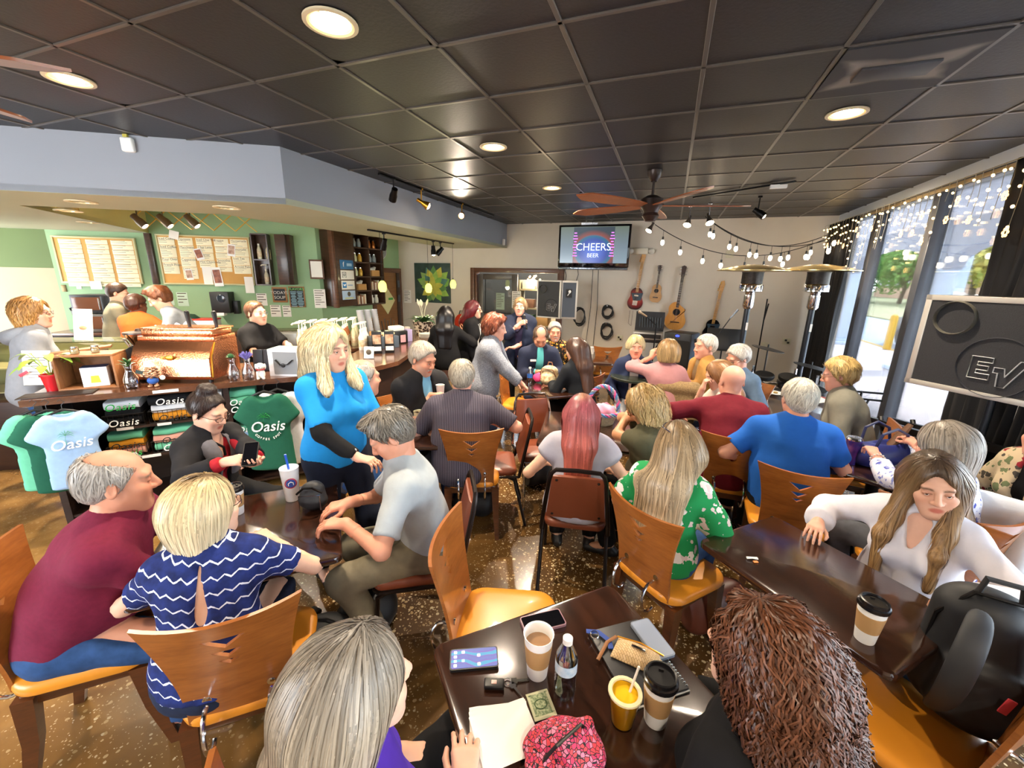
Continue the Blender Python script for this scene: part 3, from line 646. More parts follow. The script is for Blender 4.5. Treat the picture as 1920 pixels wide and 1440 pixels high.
def make_metal_chair(label,frame=None):
    t=thing('banquet_chair',label,'chair');f=frame or M_BRONZE
    seat_mesh(.40,.41,.055,.06,'seat',None).done('seat',M_BVINYL,t,50,loc=(0,.02,.455))
    mb=MB();y=lambda z:-.20-.10*(z-.45)/.45;hw=[.205,.20,.165,.150,.125];zz=[.43,.50,.80,.86,.885]
    L=[(-w_,y(z),z)for w_,z in zip(hw,zz)]+[(0,y(.89),.89)]+[(w_,y(z),z)for w_,z in zip(hw[::-1],zz[::-1])];mb.tube(L,.013,8)
    mb.tube([(-.205,-.2,.43),(-.205,.19,.43),(-.18,.215,.43),(.18,.215,.43),(.205,.19,.43),(.205,-.2,.43)],.011,8);mb.done('frame',f,t)
    P=[]
    for k in(0,1):
        rows=[]
        for i in range(7):
            z=.535+.305*i/6;w_=.178-.030*i/6;rows.append([(w_*u,y(z)-.010+.028*k*(1-.5*abs(u)**6)+.004,z)for u in np.linspace(-1,1,9)])
        P.append(rows)
    mb=MB();mb.grid(P[0]);mb.grid(P[1])
    for a_,b_ in((0,0),(-1,-1)):mb.grid([P[0][a_],P[1][a_]]);mb.grid([[r[a_]for r in P[0]],[r[a_]for r in P[1]]])
    bmesh.ops.remove_doubles(mb.bm,verts=mb.bm.verts[:],dist=1e-5);pad=mb.done('back_pad',M_BVINYL,t,50)
    mb=MB()
    for u in(-.8,.8):
        for z in(.56,.815):w_=.178-.03*(z-.535)/.305;mb.sph((w_*u,y(z)-.009,z),(.008,.005,.008),8,6)
    mb.done('rivet',f,pad)
    for sx in(-1,1):
        mb=MB();mb.tube([(sx*.195,.13,.43),(sx*.2,.20,.40),(sx*.205,.235,.0)],.012,8);mb.done('leg',f,t)
        mb=MB();mb.tube([(sx*.195,-.10,.43),(sx*.2,-.16,.40),(sx*.21,-.255,.0)],.012,8);mb.done('leg',f,t)
    return t
CH0=make_wood_chair('x');_used=[0];ME0=make_metal_chair('x');_usedm=[0]
def wood_chair(x,y,az,label):
    rz=rd(az-90)
    if not _used[0]:_used[0]=1;CH0.location=(x,y,0);CH0.rotation_euler=(0,0,rz);CH0['label']=label;CH0['group']='wood backed cafe chairs';return CH0
    return dup(CH0,(x,y,0),rz,label,'wood backed cafe chairs')
def metal_chair(x,y,az,label,chrome=False):
    rz=rd(az-90)
    if chrome:t=make_metal_chair(label,MCR);t.location=(x,y,0);t.rotation_euler=(0,0,rz);t['group']='brown padded metal chairs';return t
    if not _usedm[0]:_usedm[0]=1;ME0.location=(x,y,0);ME0.rotation_euler=(0,0,rz);ME0['label']=label;ME0['group']='brown padded metal chairs';return ME0
    return dup(ME0,(x,y,0),rz,label,'brown padded metal chairs')
def table(cx,cy,w,d,az,label,round_=False,top=.75,m=None):
    t=thing('cafe_table',label,'table',(cx,cy,0),rd(az));mb=MB()
    if round_:mb.lathe([(w/2-.01,top-.032),(w/2,top-.025),(w/2,top-.008),(w/2-.008,top),(0,top)],36)
    else:
        pts=rrect(w,d,.035,6);lay=[(.008,-.034),(0,-.026),(0,-.008),(.003,-.002),(.010,.0)];R=[[(x*(1-2*i/w),y*(1-2*i/d),top+z)for x,y in pts]for i,z in lay];n=len(pts)
        mb._new([p for r in R for p in r],[(i*n+k,i*n+(k+1)%n,(i+1)*n+(k+1)%n,(i+1)*n+k)for i in range(4)for k in range(n)]+[tuple(range(n-1,-1,-1)),tuple(range(4*n,5*n))])
    mb.done('tabletop',m or M_TABLE,t,40)
    mb=MB();mb.cyl((0,0,.03),(0,0,top-.03),.038,seg=14);mb.box((0,0,top-.042),(.3,.3,.02));mb.done('pedestal',MKM,t)
    mb=MB()
    for a in(45,135):mb.box((0,0,.022),(.60,.07,.035),(0,0,rd(a)),.012)
    mb.done('base',MKM,t);return t
r2=.70710678
def SN(s,n):return(r2*(s-n),r2*(s+n))
def skin_mat(name,col):
    if name in _M:return _M[name]
    N=NT(name);a=N.n('Attribute',_attribute_name='tint');nz=N.n('TexNoise',Scale=60.0,Detail=3.0);N.put(nz.inputs['Vector'],N.obj())
    base=N.mix(N.math('MULTIPLY',nz.outputs[0],.5),lin(col),tuple(v*.86 for v in lin(col)[:3])+(1,))
    m=N.n('Mix',_data_type='RGBA',_blend_type='MULTIPLY');m.inputs[0].default_value=1.0;N.put(m.inputs[6],base);N.put(m.inputs[7],a.outputs['Color'])
    N.set(Base__Color=m.outputs[2],Roughness=.48);N.b.inputs['Specular IOR Level'].default_value=.35
    N.bump(nz.outputs[0],.06,.002);_M[name]=N.m;return N.m
def hair_mat():
    if 'hair' in _M:return _M['hair']
    N=NT('hair');a=N.n('Attribute',_attribute_name='tint');nz=N.n('TexNoise',Scale=34.0,Detail=5.0);N.put(nz.inputs['Vector'],N.obj((3,3,.35)))
    m=N.n('Mix',_data_type='RGBA',_blend_type='MULTIPLY');m.inputs[0].default_value=1.0;N.put(m.inputs[6],a.outputs['Color']);N.put(m.inputs[7],N.ramp(nz.outputs[0],[(.3,(.45,.42,.4,1)),(.62,(1.1,1.1,1.1,1))]))
    N.set(Base__Color=m.outputs[2],Roughness=.42);N.b.inputs['Specular IOR Level'].default_value=.4;N.bump(nz.outputs[0],.5,.008);_M['hair']=N.m;return N.m
def strand_mat():
    if 'hair strand' in _M:return _M['hair strand']
    N=NT('hair strand');a=N.n('Attribute',_attribute_name='tint');N.set(Base__Color=a.outputs['Color'],Roughness=.38);N.b.inputs['Specular IOR Level'].default_value=.4;_M['hair strand']=N.m;return N.m
def cloth(name,col,var=.12,rough=.85,scale=30.0,bump=.12,col2=None,stretch=(1,1,1)):
    return mat(name,col,rough=rough,var=var,scale=scale,bump=bump,col2=col2,stretch=stretch,spec=.25)
def two_bone(S,T,la,lb,pole):
    S=np.asarray(S,float);T=np.asarray(T,float);d=T-S;L=np.linalg.norm(d);mx=(la+lb)*.995
    if L>mx:T=S+d*mx/L;d=T-S;L=mx
    u=d/L;a=(la*la-lb*lb+L*L)/(2*L);h=sqrt(max(la*la-a*a,0));p=np.asarray(pole,float);p=p-u*(p@u);p=unit(p)
    return S+u*a+p*h,T
SKIN={'fair':'#d9a68c','light':'#e0b297','pink':'#dca089','tan':'#c08a66','ruddy':'#cc8f74','dark':'#6a4530'}
def person(label,az,head,pose='sit',sex='f',skin='fair',w=1.0,lean=(8,12),neck=0,look=(0,0,0),twist=0,side=0,belly=.0,bust=None,armL=None,armR=None,legs=None,hair=None,wear=(),extras=None,seat=.47,group=None,face=None,detail=1.0,knees=.12,foot=(.0,.10),headsize=1.0,chair=None):
    head=np.array(head,float);D=depth(head);det=detail
    sc=1.0;Lsp=.52 if sex=='m' else .49
    fem=sex=='f'
    lo_,up_=rd(lean[0]),rd(lean[1]);sd=rd(side)
    for it in range(4):
        hz={'sit':seat+.085,'stool':seat+.085,'stand':.92*sc,'lean':.92*sc}[pose]
        H=V3(0,0,hz);d1=unit((sin(sd)*.5,sin(lo_),cos(lo_)));d2=unit((sin(sd),sin(up_),cos(up_)))
        M_=H+d1*.42*Lsp*sc;N_=M_+d2*.58*Lsp*sc;l3=up_*.55+rd(neck);d3=unit((sin(sd)*.6,sin(l3),cos(l3)))
        C_=N_+d3*.172*sc*(.95 if fem else 1.0)+V3(0,.012,0)
        err=head[2]-C_[2]
        if pose=='stand':sc*=head[2]/C_[2]
        else:Lsp=min(max(Lsp+err/max(.4,.42*d1[2]+.58*d2[2]),.40),.66)
    a=rd(az-90);root_xy=V3(head[0]-(cos(a)*C_[0]-sin(a)*C_[1]),head[1]-(sin(a)*C_[0]+cos(a)*C_[1]))
    root=thing('person',label,'person',(float(root_xy[0]),float(root_xy[1]),0),a,group)
    def to_local(p):q=np.array(p,float);x,y=q[0]-root_xy[0],q[1]-root_xy[1];return V3(cos(a)*x+sin(a)*y,-sin(a)*x+cos(a)*y,q[2])
    tw=rd(twist);U=V3(cos(tw),sin(tw),0);Fw=V3(-sin(tw),cos(tw),0)
    ws=sc*w;g=.90 if fem else 1.0;skinP=[];Rt=V3(1,0,0)
    def T(t):
        return H+d1*t/.42*(np.linalg.norm(M_-H))if t<.42 else M_+d2*(t-.42)/.58*np.linalg.norm(N_-M_)
    def torso(off,k=.05,low=True):
        P=[]
        hw=.172 if fem else .160;wa=.128 if fem else .146;ch=.142 if fem else .162
        if low:P.append(ecap(T(0)-V3(0,.01,.02),T(.16),Rt,(hw*ws,.118*ws),(hw*.95*ws,.112*ws),k,off))
        P.append(ecap(T(.12),T(.40),Rt,(hw*.95*ws+belly*.4,.108*ws+belly*.4),(wa*ws+belly*.7,.10*ws+belly*.6),k,off))
        P.append(ecap(T(.40),T(.76),U*.6+Rt*.4,(wa*ws+belly*.5,.10*ws+belly*.4),(ch*ws,.112*ws*g),k,off))
        P.append(ecap(T(.76),T(.92),U,(ch*ws,.110*ws*g),(.115*ws*g,.072*ws),k,off))
        if belly>0:P.append(ell(T(.30)+Fw*(.04+belly*.5),(.13*ws+belly*.6,.10+belly,.15),k=.07,off=off))
        b=bust if bust is not None else(1.0 if fem else .0)
        if b>0:
            for sx in(-1,1):P.append(ell(T(.60)+U*sx*.072*ws+Fw*(.078+.012*b)*ws+V3(0,0,-.005),(.062*ws,.058*b*ws,.062*ws),k=.045,off=off))
        for sx,S in((-1,SL),(1,SR)):
            P.append(cap(T(.93)+U*sx*.05*ws-Fw*.005,S,.055*ws*g,.048*ws*g,.07,off));P.append(cap(N_+d3*.025*sc,S*.7+T(.97)*.3,.046*sc*g,.036*sc,.045,off))
        return P
    sw=(.168 if not fem else .138)*ws
    SL=T(.90)-U*sw+Fw*.012;SR=T(.90)+U*sw+Fw*.012
    la,lf=.285*sc*(.95 if fem else 1),.25*sc*(.95 if fem else 1)
    arms=[]
    for sx,S,spec in((-1,SL,armL),(1,SR,armR)):
        spec=dict(spec or{})
        if 'world' in spec:Tg=to_local(spec['world'])
        elif 'hand' in spec:Tg=V3(*spec['hand'])
        else:Tg=V3(sx*.22,.30,.62)if pose!='stand' else S+V3(sx*.05,.08,-.50*sc)
        pole=spec.get('pole',(sx*.7,-.4,-.7));E_,W_=two_bone(S,Tg,la,lf,pole)
        fd=unit(spec['dir'])if 'dir' in spec else unit(W_-E_);up=spec.get('up',(0,0,1));nr=np.array(up,float);nr=unit(nr-fd*(nr@fd))
        arms.append((sx,S,E_,W_,fd,nr,spec.get('curl',.35),spec.get('hide',False)))
    # legs
    LG=[]
    tl,sl=.43*sc,.42*sc
    for sx in(-1,1):
        hp_=H+V3(sx*.088*ws,0,-.01);sp=(legs or{}).get('L' if sx<0 else 'R',{})
        if pose in('sit','stool'):
            ft=V3(*sp['foot'])if 'foot' in sp else V3(sx*knees+foot[0],tl-foot[1]+.0,.085 if pose=='sit' else .30)
            kn,an=two_bone(hp_,ft,tl,sl,sp.get('pole',(sx*(knees*1.2),1,.9)))
        else:
            ft=V3(*sp['foot'])if 'foot' in sp else V3(sx*.10*ws,-.01,.085*sc)
            kn,an=two_bone(hp_,ft,tl,sl,(sx*.1,1,0))
        LG.append((sx,hp_,kn,an))
    # ---------------- skin, coarse part
    sk=torso(.0)
    nr_=(.052 if fem else .061)*sc*(1+.25*belly)
    Rh=rotm(*look)@np.array(Matrix.Rotation(-(l3*.45),3,'X'));hs=sc*(.955 if fem else 1.0)*headsize*1.07
    hp=lambda x,y,z:C_+Rh@(V3(x,y,z)*hs)
    sk.append(cap(N_-d2*.03,hp(0,-.022,-.055),nr_*1.08,nr_*.95,.035))
    for sx,S,E_,W_,fd,nr,cu,hd in arms:
        r=ws*(.86 if fem else 1.0)
        sk.append(cap(S,E_,.048*r,.039*r,.03));sk.append(cap(E_,W_,.040*r,.027*r,.02))
    for sx,h_,kn,an in LG:
        sk.append(cap(h_,kn,.078*ws,.050*ws,.03));sk.append(cap(kn,an,.048*ws,.036*ws,.02));sk.append(cap(an,an+V3(sx*.03,.13,-.045)*sc,.036*sc,.028*sc,.02))
    allp=np.array([p.lo for p in sk]+[p.hi for p in sk]);hb=max(.018,.0062*D)/det**.3
    F=Field(allp.min(0)-.03,allp.max(0)+.03,hb).add(sk);P,Q=F.mesh();P=[P];Q=[Q];Cc=[np.ones((len(P[0]),4))]
    # ---------------- head
    fc=dict(nose=1.0,jaw=1.0,lid=.002,brow='#5b4636',lip=1.0,chin=1.0,open=.0);fc.update(face or{})
    jw=(.92 if fem else 1.04)*fc['jaw']
    hd=[ell(hp(0,-.018,.034),V3(.0755,.096,.086)*hs,Rh,.02),ell(hp(0,.028,-.03),V3(.058*jw,.062,.078)*hs,Rh,.03),cap(hp(-.014,.072,-.098*fc['chin']),hp(.014,.072,-.098*fc['chin']),.019*hs*jw,k=.03),cap(hp(-.040*jw,.010,-.058),hp(-.017,.058,-.092),.021*hs,k=.04),cap(hp(.040*jw,.010,-.058),hp(.017,.058,-.092),.021*hs,k=.04)]
    for sx in(-1,1):
        hd+=[ell(hp(sx*.043,.062,-.022),V3(.022,.022,.018)*hs,Rh,.03),ell(hp(sx*.032,.066,-.050),V3(.022,.016,.028)*hs,Rh,.03)]
    hd+=[cap(hp(-.036,.076,.026),hp(.036,.076,.026),(.013 if fem else .0155)*hs,k=.02)]
    for sx in(-1,1):hd.append(ell(hp(sx*.032,.103,.006),V3(.019,.017,.011)*hs,Rh,.012,'s'))
    for sx in(-1,1):hd.append(ell(hp(sx*.0315,.0785,.0045),V3(.0150,.0142,.0118)*hs,Rh,.004))
    for sx in(-1,1):hd.append(ell(hp(sx*.0315,.0935,.0045-.0035+(.0 if fc['lid']>0 else-.004)),V3(.0135,.008,.0034+max(0,fc['lid'])*.5)*hs,Rh,.002,'s'))
    nz_=fc['nose']
    hd+=[cap(hp(0,.086,.016),hp(0,.110*(.96+.04*nz_),-.026),.0080*hs,.0112*hs*nz_,.012),ell(hp(-.0125*nz_,.098,-.031),V3(.0085,.011,.008)*hs*nz_,Rh,.008),ell(hp(.0125*nz_,.098,-.031),V3(.0085,.011,.008)*hs*nz_,Rh,.008)]
    hd+=[ell(hp(0,.0845,-.060),V3(.023,.0090,.0060)*hs,Rh,.008),ell(hp(0,.0845,-.071),V3(.020,.0095,.0068)*hs,Rh,.008),ell(hp(0,.098,-.0655),V3(.022,.007,.0016+fc['open'])*hs,Rh,.003,'s')]
    for sx in(-1,1):
        Re=Rh@rotm(sx*-22,0,0);hd+=[ell(hp(sx*.0795,-.012,-.004),V3(.0085,.020,.032)*hs,Re,.010),ell(hp(sx*.0885,-.008,.000),V3(.006,.011,.019)*hs,Re,.005,'s')]
    hd.append(cap(N_+d3*.02,hp(0,-.022,-.055),nr_*1.0,nr_*.95,.03))
    if not fem:hd.append(cap(hp(0,.03,-.115),hp(0,.02,-.135),.014*hs,k=.02))
    hh=min(max(.0026*D,.0046),.0095)/det**.5
    lo=np.minimum(N_-.05,C_-.155);F=Field(C_-V3(.135,.15,.165)*1.02,C_+V3(.135,.15,.155)*1.02,hh).add(hd)
    hP,hQ=F.mesh();q=(hP-C_)@Rh/hs;tint=np.ones((len(hP),4))
    def blend(mask,c):m=np.clip(mask,0,1)[:,None];tint[:,:3]=tint[:,:3]*(1-m)+np.array(c)*m
    fr=(q[:,1]>.05)
    for sx in(-1,1):blend(.35*np.exp(-(((q[:,0]-sx*.045)/.022)**2+((q[:,2]+.03)/.02)**2))*fr,(1.0,.72,.66))
    blend(.3*np.exp(-((q[:,0]/.018)**2+((q[:,2]+.03)/.014)**2))*(q[:,1]>.09),(1.0,.68,.6))
    lipc=(.72,.36,.36)if fem else(.80,.52,.48)
    blend(fc['lip']*np.clip(1.6-((q[:,0]/.026)**2+((q[:,2]+.066)/.013)**2)*1.6,0,1)*(q[:,1]>.07),lipc)
    bc=np.array(lin(fc['brow'])[:3])/np.array(lin(SKIN[skin])[:3]);bz=.027-12*(np.abs(q[:,0])-.033)**2
    blend(.85*np.clip(1.5-np.abs(q[:,2]-bz)/.0045,0,1)*np.clip((.021-np.abs(np.abs(q[:,0])-.033))/.005,0,1)*(q[:,1]>.055),bc)
    er=np.minimum(np.hypot(q[:,0]-.0315,q[:,2]-.0045),np.hypot(q[:,0]+.0315,q[:,2]-.0045))
    blend(.45*np.clip((.0175-er)/.006,0,1)*(q[:,1]>.06),(.62,.42,.38))
    for sx in(-1,1):dx_=q[:,0]-sx*.0315;blend(.8*np.clip(1.4-np.abs(q[:,2]-(.0035+(.0028 if fc['lid']>0 else-.0022)-9*dx_**2))/.0014,0,1)*(np.abs(dx_)<.0145)*(q[:,1]>.075),(.2,.12,.1))
    if 'stubble' in fc:blend(fc['stubble'][1]*np.clip((-.02-q[:,2])/.02,0,1)*np.clip((q[:,1]-.0)/.03,0,1)*(np.hypot(q[:,0]/.03,(q[:,2]+.066)/.014)>.8),np.array(lin(fc['stubble'][0])[:3])/np.array(lin(SKIN[skin])[:3]))
    P.append(hP);Q.append(hQ);Cc.append(tint)
    # ---------------- hands
    for sx,S,E_,W_,fd,nr,cu,hide in arms:
        if hide:continue
        k_=sc*(.86 if fem else .98);sdv=np.cross(fd,nr);th=sdv*(-1 if sx>0 else 1)
        hpnt=lambda t,f_,n_:W_+(th*t+fd*f_+nr*n_)*k_
        hn=[cap(W_-unit(W_-E_)*.07,W_,.033*ws*(.86 if fem else 1),.027*sc*(.86 if fem else 1),.012),cap(W_,hpnt(0,.03,0),.026*k_,.022*k_,.015)]
        for i,(x0,x1,ln)in enumerate(((.018,.031,(.044,.027,.021)),(.006,.0105,(.049,.030,.022)),(-.006,-.0105,(.045,.028,.021)),(-.017,-.030,(.035,.021,.018)))):
            kn=hpnt(x1,.088-.004*abs(i-1.2),.002);hn.append(cap(hpnt(x0,.012,0),kn,.0145*k_,.0125*k_,.012));p=kn;ang=0
            for j,(L_,bend)in enumerate(zip(ln,(60,75,45))):
                ang+=rd(bend*cu*(1+.12*i));d_=unit(fd*cos(ang)-nr*sin(ang)+th*(.10*(1.4-i))*(1-.7*cu));p2=p+d_*L_*k_;hn.append(cap(p,p2,(.0092-.001*j)*k_,(.0084-.001*j)*k_,.0035));p=p2
        tb=hpnt(.020,.022,-.006);t1=tb+unit(th*.75+fd*.75-nr*(.25+.4*cu))*.045*k_;t2=t1+unit(th*(.45-.5*cu)+fd*.9-nr*.5*cu)*.032*k_;t3=t2+unit(th*(.15-.7*cu)+fd*.95-nr*.6*cu)*.026*k_
        hn+=[cap(tb,t1,.0145*k_,.0115*k_,.010),cap(t1,t2,.0108*k_,.0098*k_,.004),cap(t2,t3,.0098*k_,.0080*k_,.004)]
        al=np.array([p.lo for p in hn]+[p.hi for p in hn]);F=Field(al.min(0)-.012,al.max(0)+.012,min(max(.0026*D,.0048),.0075)).add(hn);p_,q_=F.mesh()
        t_=np.ones((len(p_),4));t_[:,1:3]*=.95;P.append(p_);Q.append(q_);Cc.append(t_)
        if extras and extras.get('nails')and D<3:pass
    offs=np.cumsum([0]+[len(p)for p in P[:-1]]);Q=np.concatenate([q+o for q,o in zip(Q,offs)])
    npm('body',np.concatenate(P),Q,skin_mat('skin '+skin,SKIN[skin]),root,np.concatenate(Cc))
    # ---------------- eyes
    for sx in(-1,1):
        mb=MB();ec=hp(sx*.0315,.0775,.0040);fwd=Rh@V3(0,1,0)
        mb.mi=0;mb.sph(ec,.0128*hs,10,8);mb.mi=1;mb.sph(ec+fwd*.0062*hs,.0075*hs,8,6);mb.mi=2;mb.sph(ec+fwd*.0095*hs,.0046*hs,8,6)
        mb.done('eye',[mat('eye white','#e8e2da',.2),mat('iris '+fc.get('iris','brown'),{'brown':'#4a3220','blue':'#5f7f95'}[fc.get('iris','brown')],.2),mat('pupil','#0a0808',.15)],root,180)
    # ---------------- clothes
    ctx=dict(root=root,T=T,H=H,N=N_,M=M_,C=C_,d1=d1,d2=d2,d3=d3,U=U,Fw=Fw,arms=arms,legs=LG,sc=sc,ws=ws,hp=hp,Rh=Rh,hs=hs,torso=torso,D=D,pose=pose,fem=fem,det=det,nr=nr_,seat=seat,to_local=to_local,SL=SL,SR=SR)
    for gmt in wear:garment(ctx,**gmt)
    if hair:make_hair(ctx,**hair)
    ex=extras or{}
    if 'glasses' in ex:glasses(ctx,ex['glasses'])
    if 'sunglasses_top' in ex:glasses(ctx,ex['sunglasses_top'],name='sunglasses',dy=-.055,dz=.092,pitch=True)
    if 'badge' in ex:badge(ctx,*ex['badge'])
    if 'watch' in ex:
        for sx,S,E_,W_,fd,nr,cu,hide in arms:
            if sx==ex['watch'][0]:
                u=unit(W_-E_);c=W_-u*.025;mb=MB();o=np.cross(u,nr);rr=.0315*sc*(.9 if fem else 1.02)
                mb.tube([c+(o*cos(t)+nr*sin(t))*rr for t in np.linspace(0,2*pi,18)[:-1]],.005,6,closed=True);mb.sph(c+nr*rr,.012,10,6);mb.done('watch',mat('watch '+ex['watch'][1],ex['watch'][1],.3,.4),root)
    if 'beads' in ex:
        for sx,S,E_,W_,fd,nr,cu,hide in arms:
            if sx==ex['beads'][0]:
                u=unit(W_-E_);c=W_-u*.05;mb=MB();o=np.cross(u,nr)
                for t in np.linspace(0,2*pi,15)[:-1]:mb.sph(c+(o*cos(t)+nr*sin(t))*.034,.0062,8,5)
                mb.done('bracelet',mat('beads '+ex['beads'][1],ex['beads'][1],.3),root)
    if 'fn' in ex:ex['fn'](ctx)
    if chair:
        k_=.055;(metal_chair if chair[0]=='m' else wood_chair)(float(root_xy[0]+k_*cos(rd(az))),float(root_xy[1]+k_*sin(rd(az))),az,chair[1:])
    return root,ctx
def garment(c,kind='shirt',m=None,off=.012,sleeve=.5,hem=.0,neck='crew',name=None,open_w=.0,flare=.0,wr=.004,collar=None,vdepth=.12,cuffm=None,thigh=.0,long=.0,puff=.0,length=1.0,sole=None,seed=1,backslit=False):
    T,H,N_,ws,sc,root,D=c['T'],c['H'],c['N'],c['ws'],c['sc'],c['root'],c['D'];U,Fw,d2=c['U'],c['Fw'],c['d2'];P=[];cuts=[]
    g=.86 if c['fem']else 1.0;h=min(max(.0048*D,.0105),.024)/c['det']**.4*(1.5 if kind in('pants','skirt')else 1)
    if kind in('shirt','jacket'):
        P+=c['torso'](off,.05)
        if flare:P.append(ecap(T(.22),H-V3(0,0,.02),V3(1,0,0),(.15*ws,.11*ws),(.172*ws+flare,.13*ws+flare),.05,off))
        if long:P.append(ecap(H,H-V3(0,0,long),V3(1,0,0),(.175*ws+off,.13*ws+off),(.185*ws+flare,.14*ws+flare),.05,.01))
        for sx,S,E_,W_,fd,nr,cu,hd in c['arms']:
            r=ws*g;f1=min(sleeve,1.0)
            if sleeve>0:P.append(cap(S,S+(E_-S)*f1,.046*r+.003,(.048-.009*f1)*r+.005+puff*.5,.048,off,flat=(sleeve<=1.0)))
            if sleeve>1.0:
                f2=min(sleeve-1,1.0);P.append(cap(E_,E_+(W_-E_)*f2,.041*r+.002,(.041-.012*f2)*r+.004+puff,.025,off,flat=True))
                if puff:P.append(ell(E_+(W_-E_)*f2*.85,(.045+puff*.5,.045+puff*.5,.04+puff*.4),k=.03))
            if puff and sleeve<=1.0:P.append(ell(S+(E_-S)*sleeve*.6,(.06+puff,.06+puff,.06+puff),k=.04))
        if thigh:
            for sx,hp_,kn,an in c['legs']:P.append(cap(hp_,hp_+(kn-hp_)*thigh,.086*ws,.08*ws,.05,off,flat=True))
        if hem is not None and not long:cuts.append(plane(H+V3(0,0,hem),(0,0,-1)))
        if long:cuts.append(plane(H-V3(0,0,long),(0,0,-1)))
        nb=N_+c['d3']*.02;fb=T(.94)+Fw*.09*ws
        if collar:P.append(ring(N_+c['d3']*(.022+collar[1]*.5),unit(c['d3']-Fw*.25),c['nr']*1.08+off*.6,collar[0],collar[1],collar[2]if len(collar)>2 else-.25,.012))
        if neck in('v','open'):
            top=T(.99)+Fw*.085*ws;bot=T(.90)+Fw*.125*ws-d2*vdepth;P.append(cap(top,bot,.042,.004,.008,op='s'))
        if neck=='scoop':P.append(ell(T(.98)+Fw*.075*ws,(.075,.06,.06),k=.01,op='s'));P.append(ell(T(1.0)-Fw*.06*ws,(.06,.05,.035),k=.01,op='s'))
        if open_w:
            P.append(ecap(T(1.02)+Fw*.13*ws,H+Fw*.20-V3(0,0,.12),U,(.025+open_w*.4,.10),(open_w,.16),.006,op='s'))
        if backslit:P.append(ecap(T(.97)-Fw*.12*ws,T(.70)-Fw*.13*ws,U,(.004,.05),(.018,.05),.004,op='s'))
    elif kind=='pants':
        P.append(ecap(T(0)-V3(0,.01,.02),T(.14),V3(1,0,0),((.172 if c['fem']else .16)*ws,.118*ws),((.163 if c['fem']else .152)*ws,.112*ws),.05,off))
        for sx,hp_,kn,an in c['legs']:
            e=an+(kn-an)*.02 if length>=1 else kn+(an-kn)*length
            P.append(cap(hp_,kn,.083*ws,.062*ws,.04,off));P.append(cap(kn,e,.061*ws,.046*ws+flare,.03,off,flat=True))
        cuts.append(plane(T(.17),c['d1']))
    elif kind=='skirt':
        P.append(ecap(T(0),T(.12),V3(1,0,0),(.175*ws,.12*ws),(.15*ws,.11*ws),.05,off))
        for sx,hp_,kn,an in c['legs']:P.append(cap(hp_,kn,.085*ws,.07*ws,.09,off+.005,flat=True))
    elif kind=='shoes':
        for i,(sx,hp_,kn,an)in enumerate(c['legs']):
            dv=unit(V3(sx*.25,1,0))if c['pose']!='stand' else unit(V3(sx*.18,1,0));fl=an[2]-.085*sc
            b=an*V3(1,1,0)+V3(0,0,fl+.035*sc);mb_p=[cap(b-dv*.04*sc,b+dv*.15*sc,.036*sc,.032*sc,.02),cap(an+V3(0,0,-.01),b,.042*sc,.036*sc,.03),plane(b-V3(0,0,.030),(0,0,-1))]
            F=Field(b-V3(.2,.25,.06),b+V3(.2,.25,.14),max(h*1.0,.010)).add(mb_p);p,q=F.mesh();o=npm('shoe',p,q,m,root)
            if sole:
                F=Field(b-V3(.2,.25,.06),b+V3(.2,.25,.05),max(h*1.0,.010)).add([cap(b-dv*.042*sc,b+dv*.155*sc,.040*sc,.036*sc,.01),plane(b-V3(0,0,.012),(0,0,1)),plane(b-V3(0,0,.034),(0,0,-1))]);p,q=F.mesh()
                if len(q):npm('sole',p,q,sole,o)
        return
    al=np.array([p.lo for p in P if p.op=='u']+[p.hi for p in P if p.op=='u']);F=Field(al.min(0)-.03,al.max(0)+.03,h).add(P)
    if wr:F.noise(wr,22.0,seed);F.noise(wr*.6,48.0,seed+5)
    F.add(cuts);p,q=F.mesh()
    if len(q):npm(name or{'shirt':'shirt','jacket':'jacket','pants':'trousers','skirt':'skirt'}[kind],p,q,m,root)
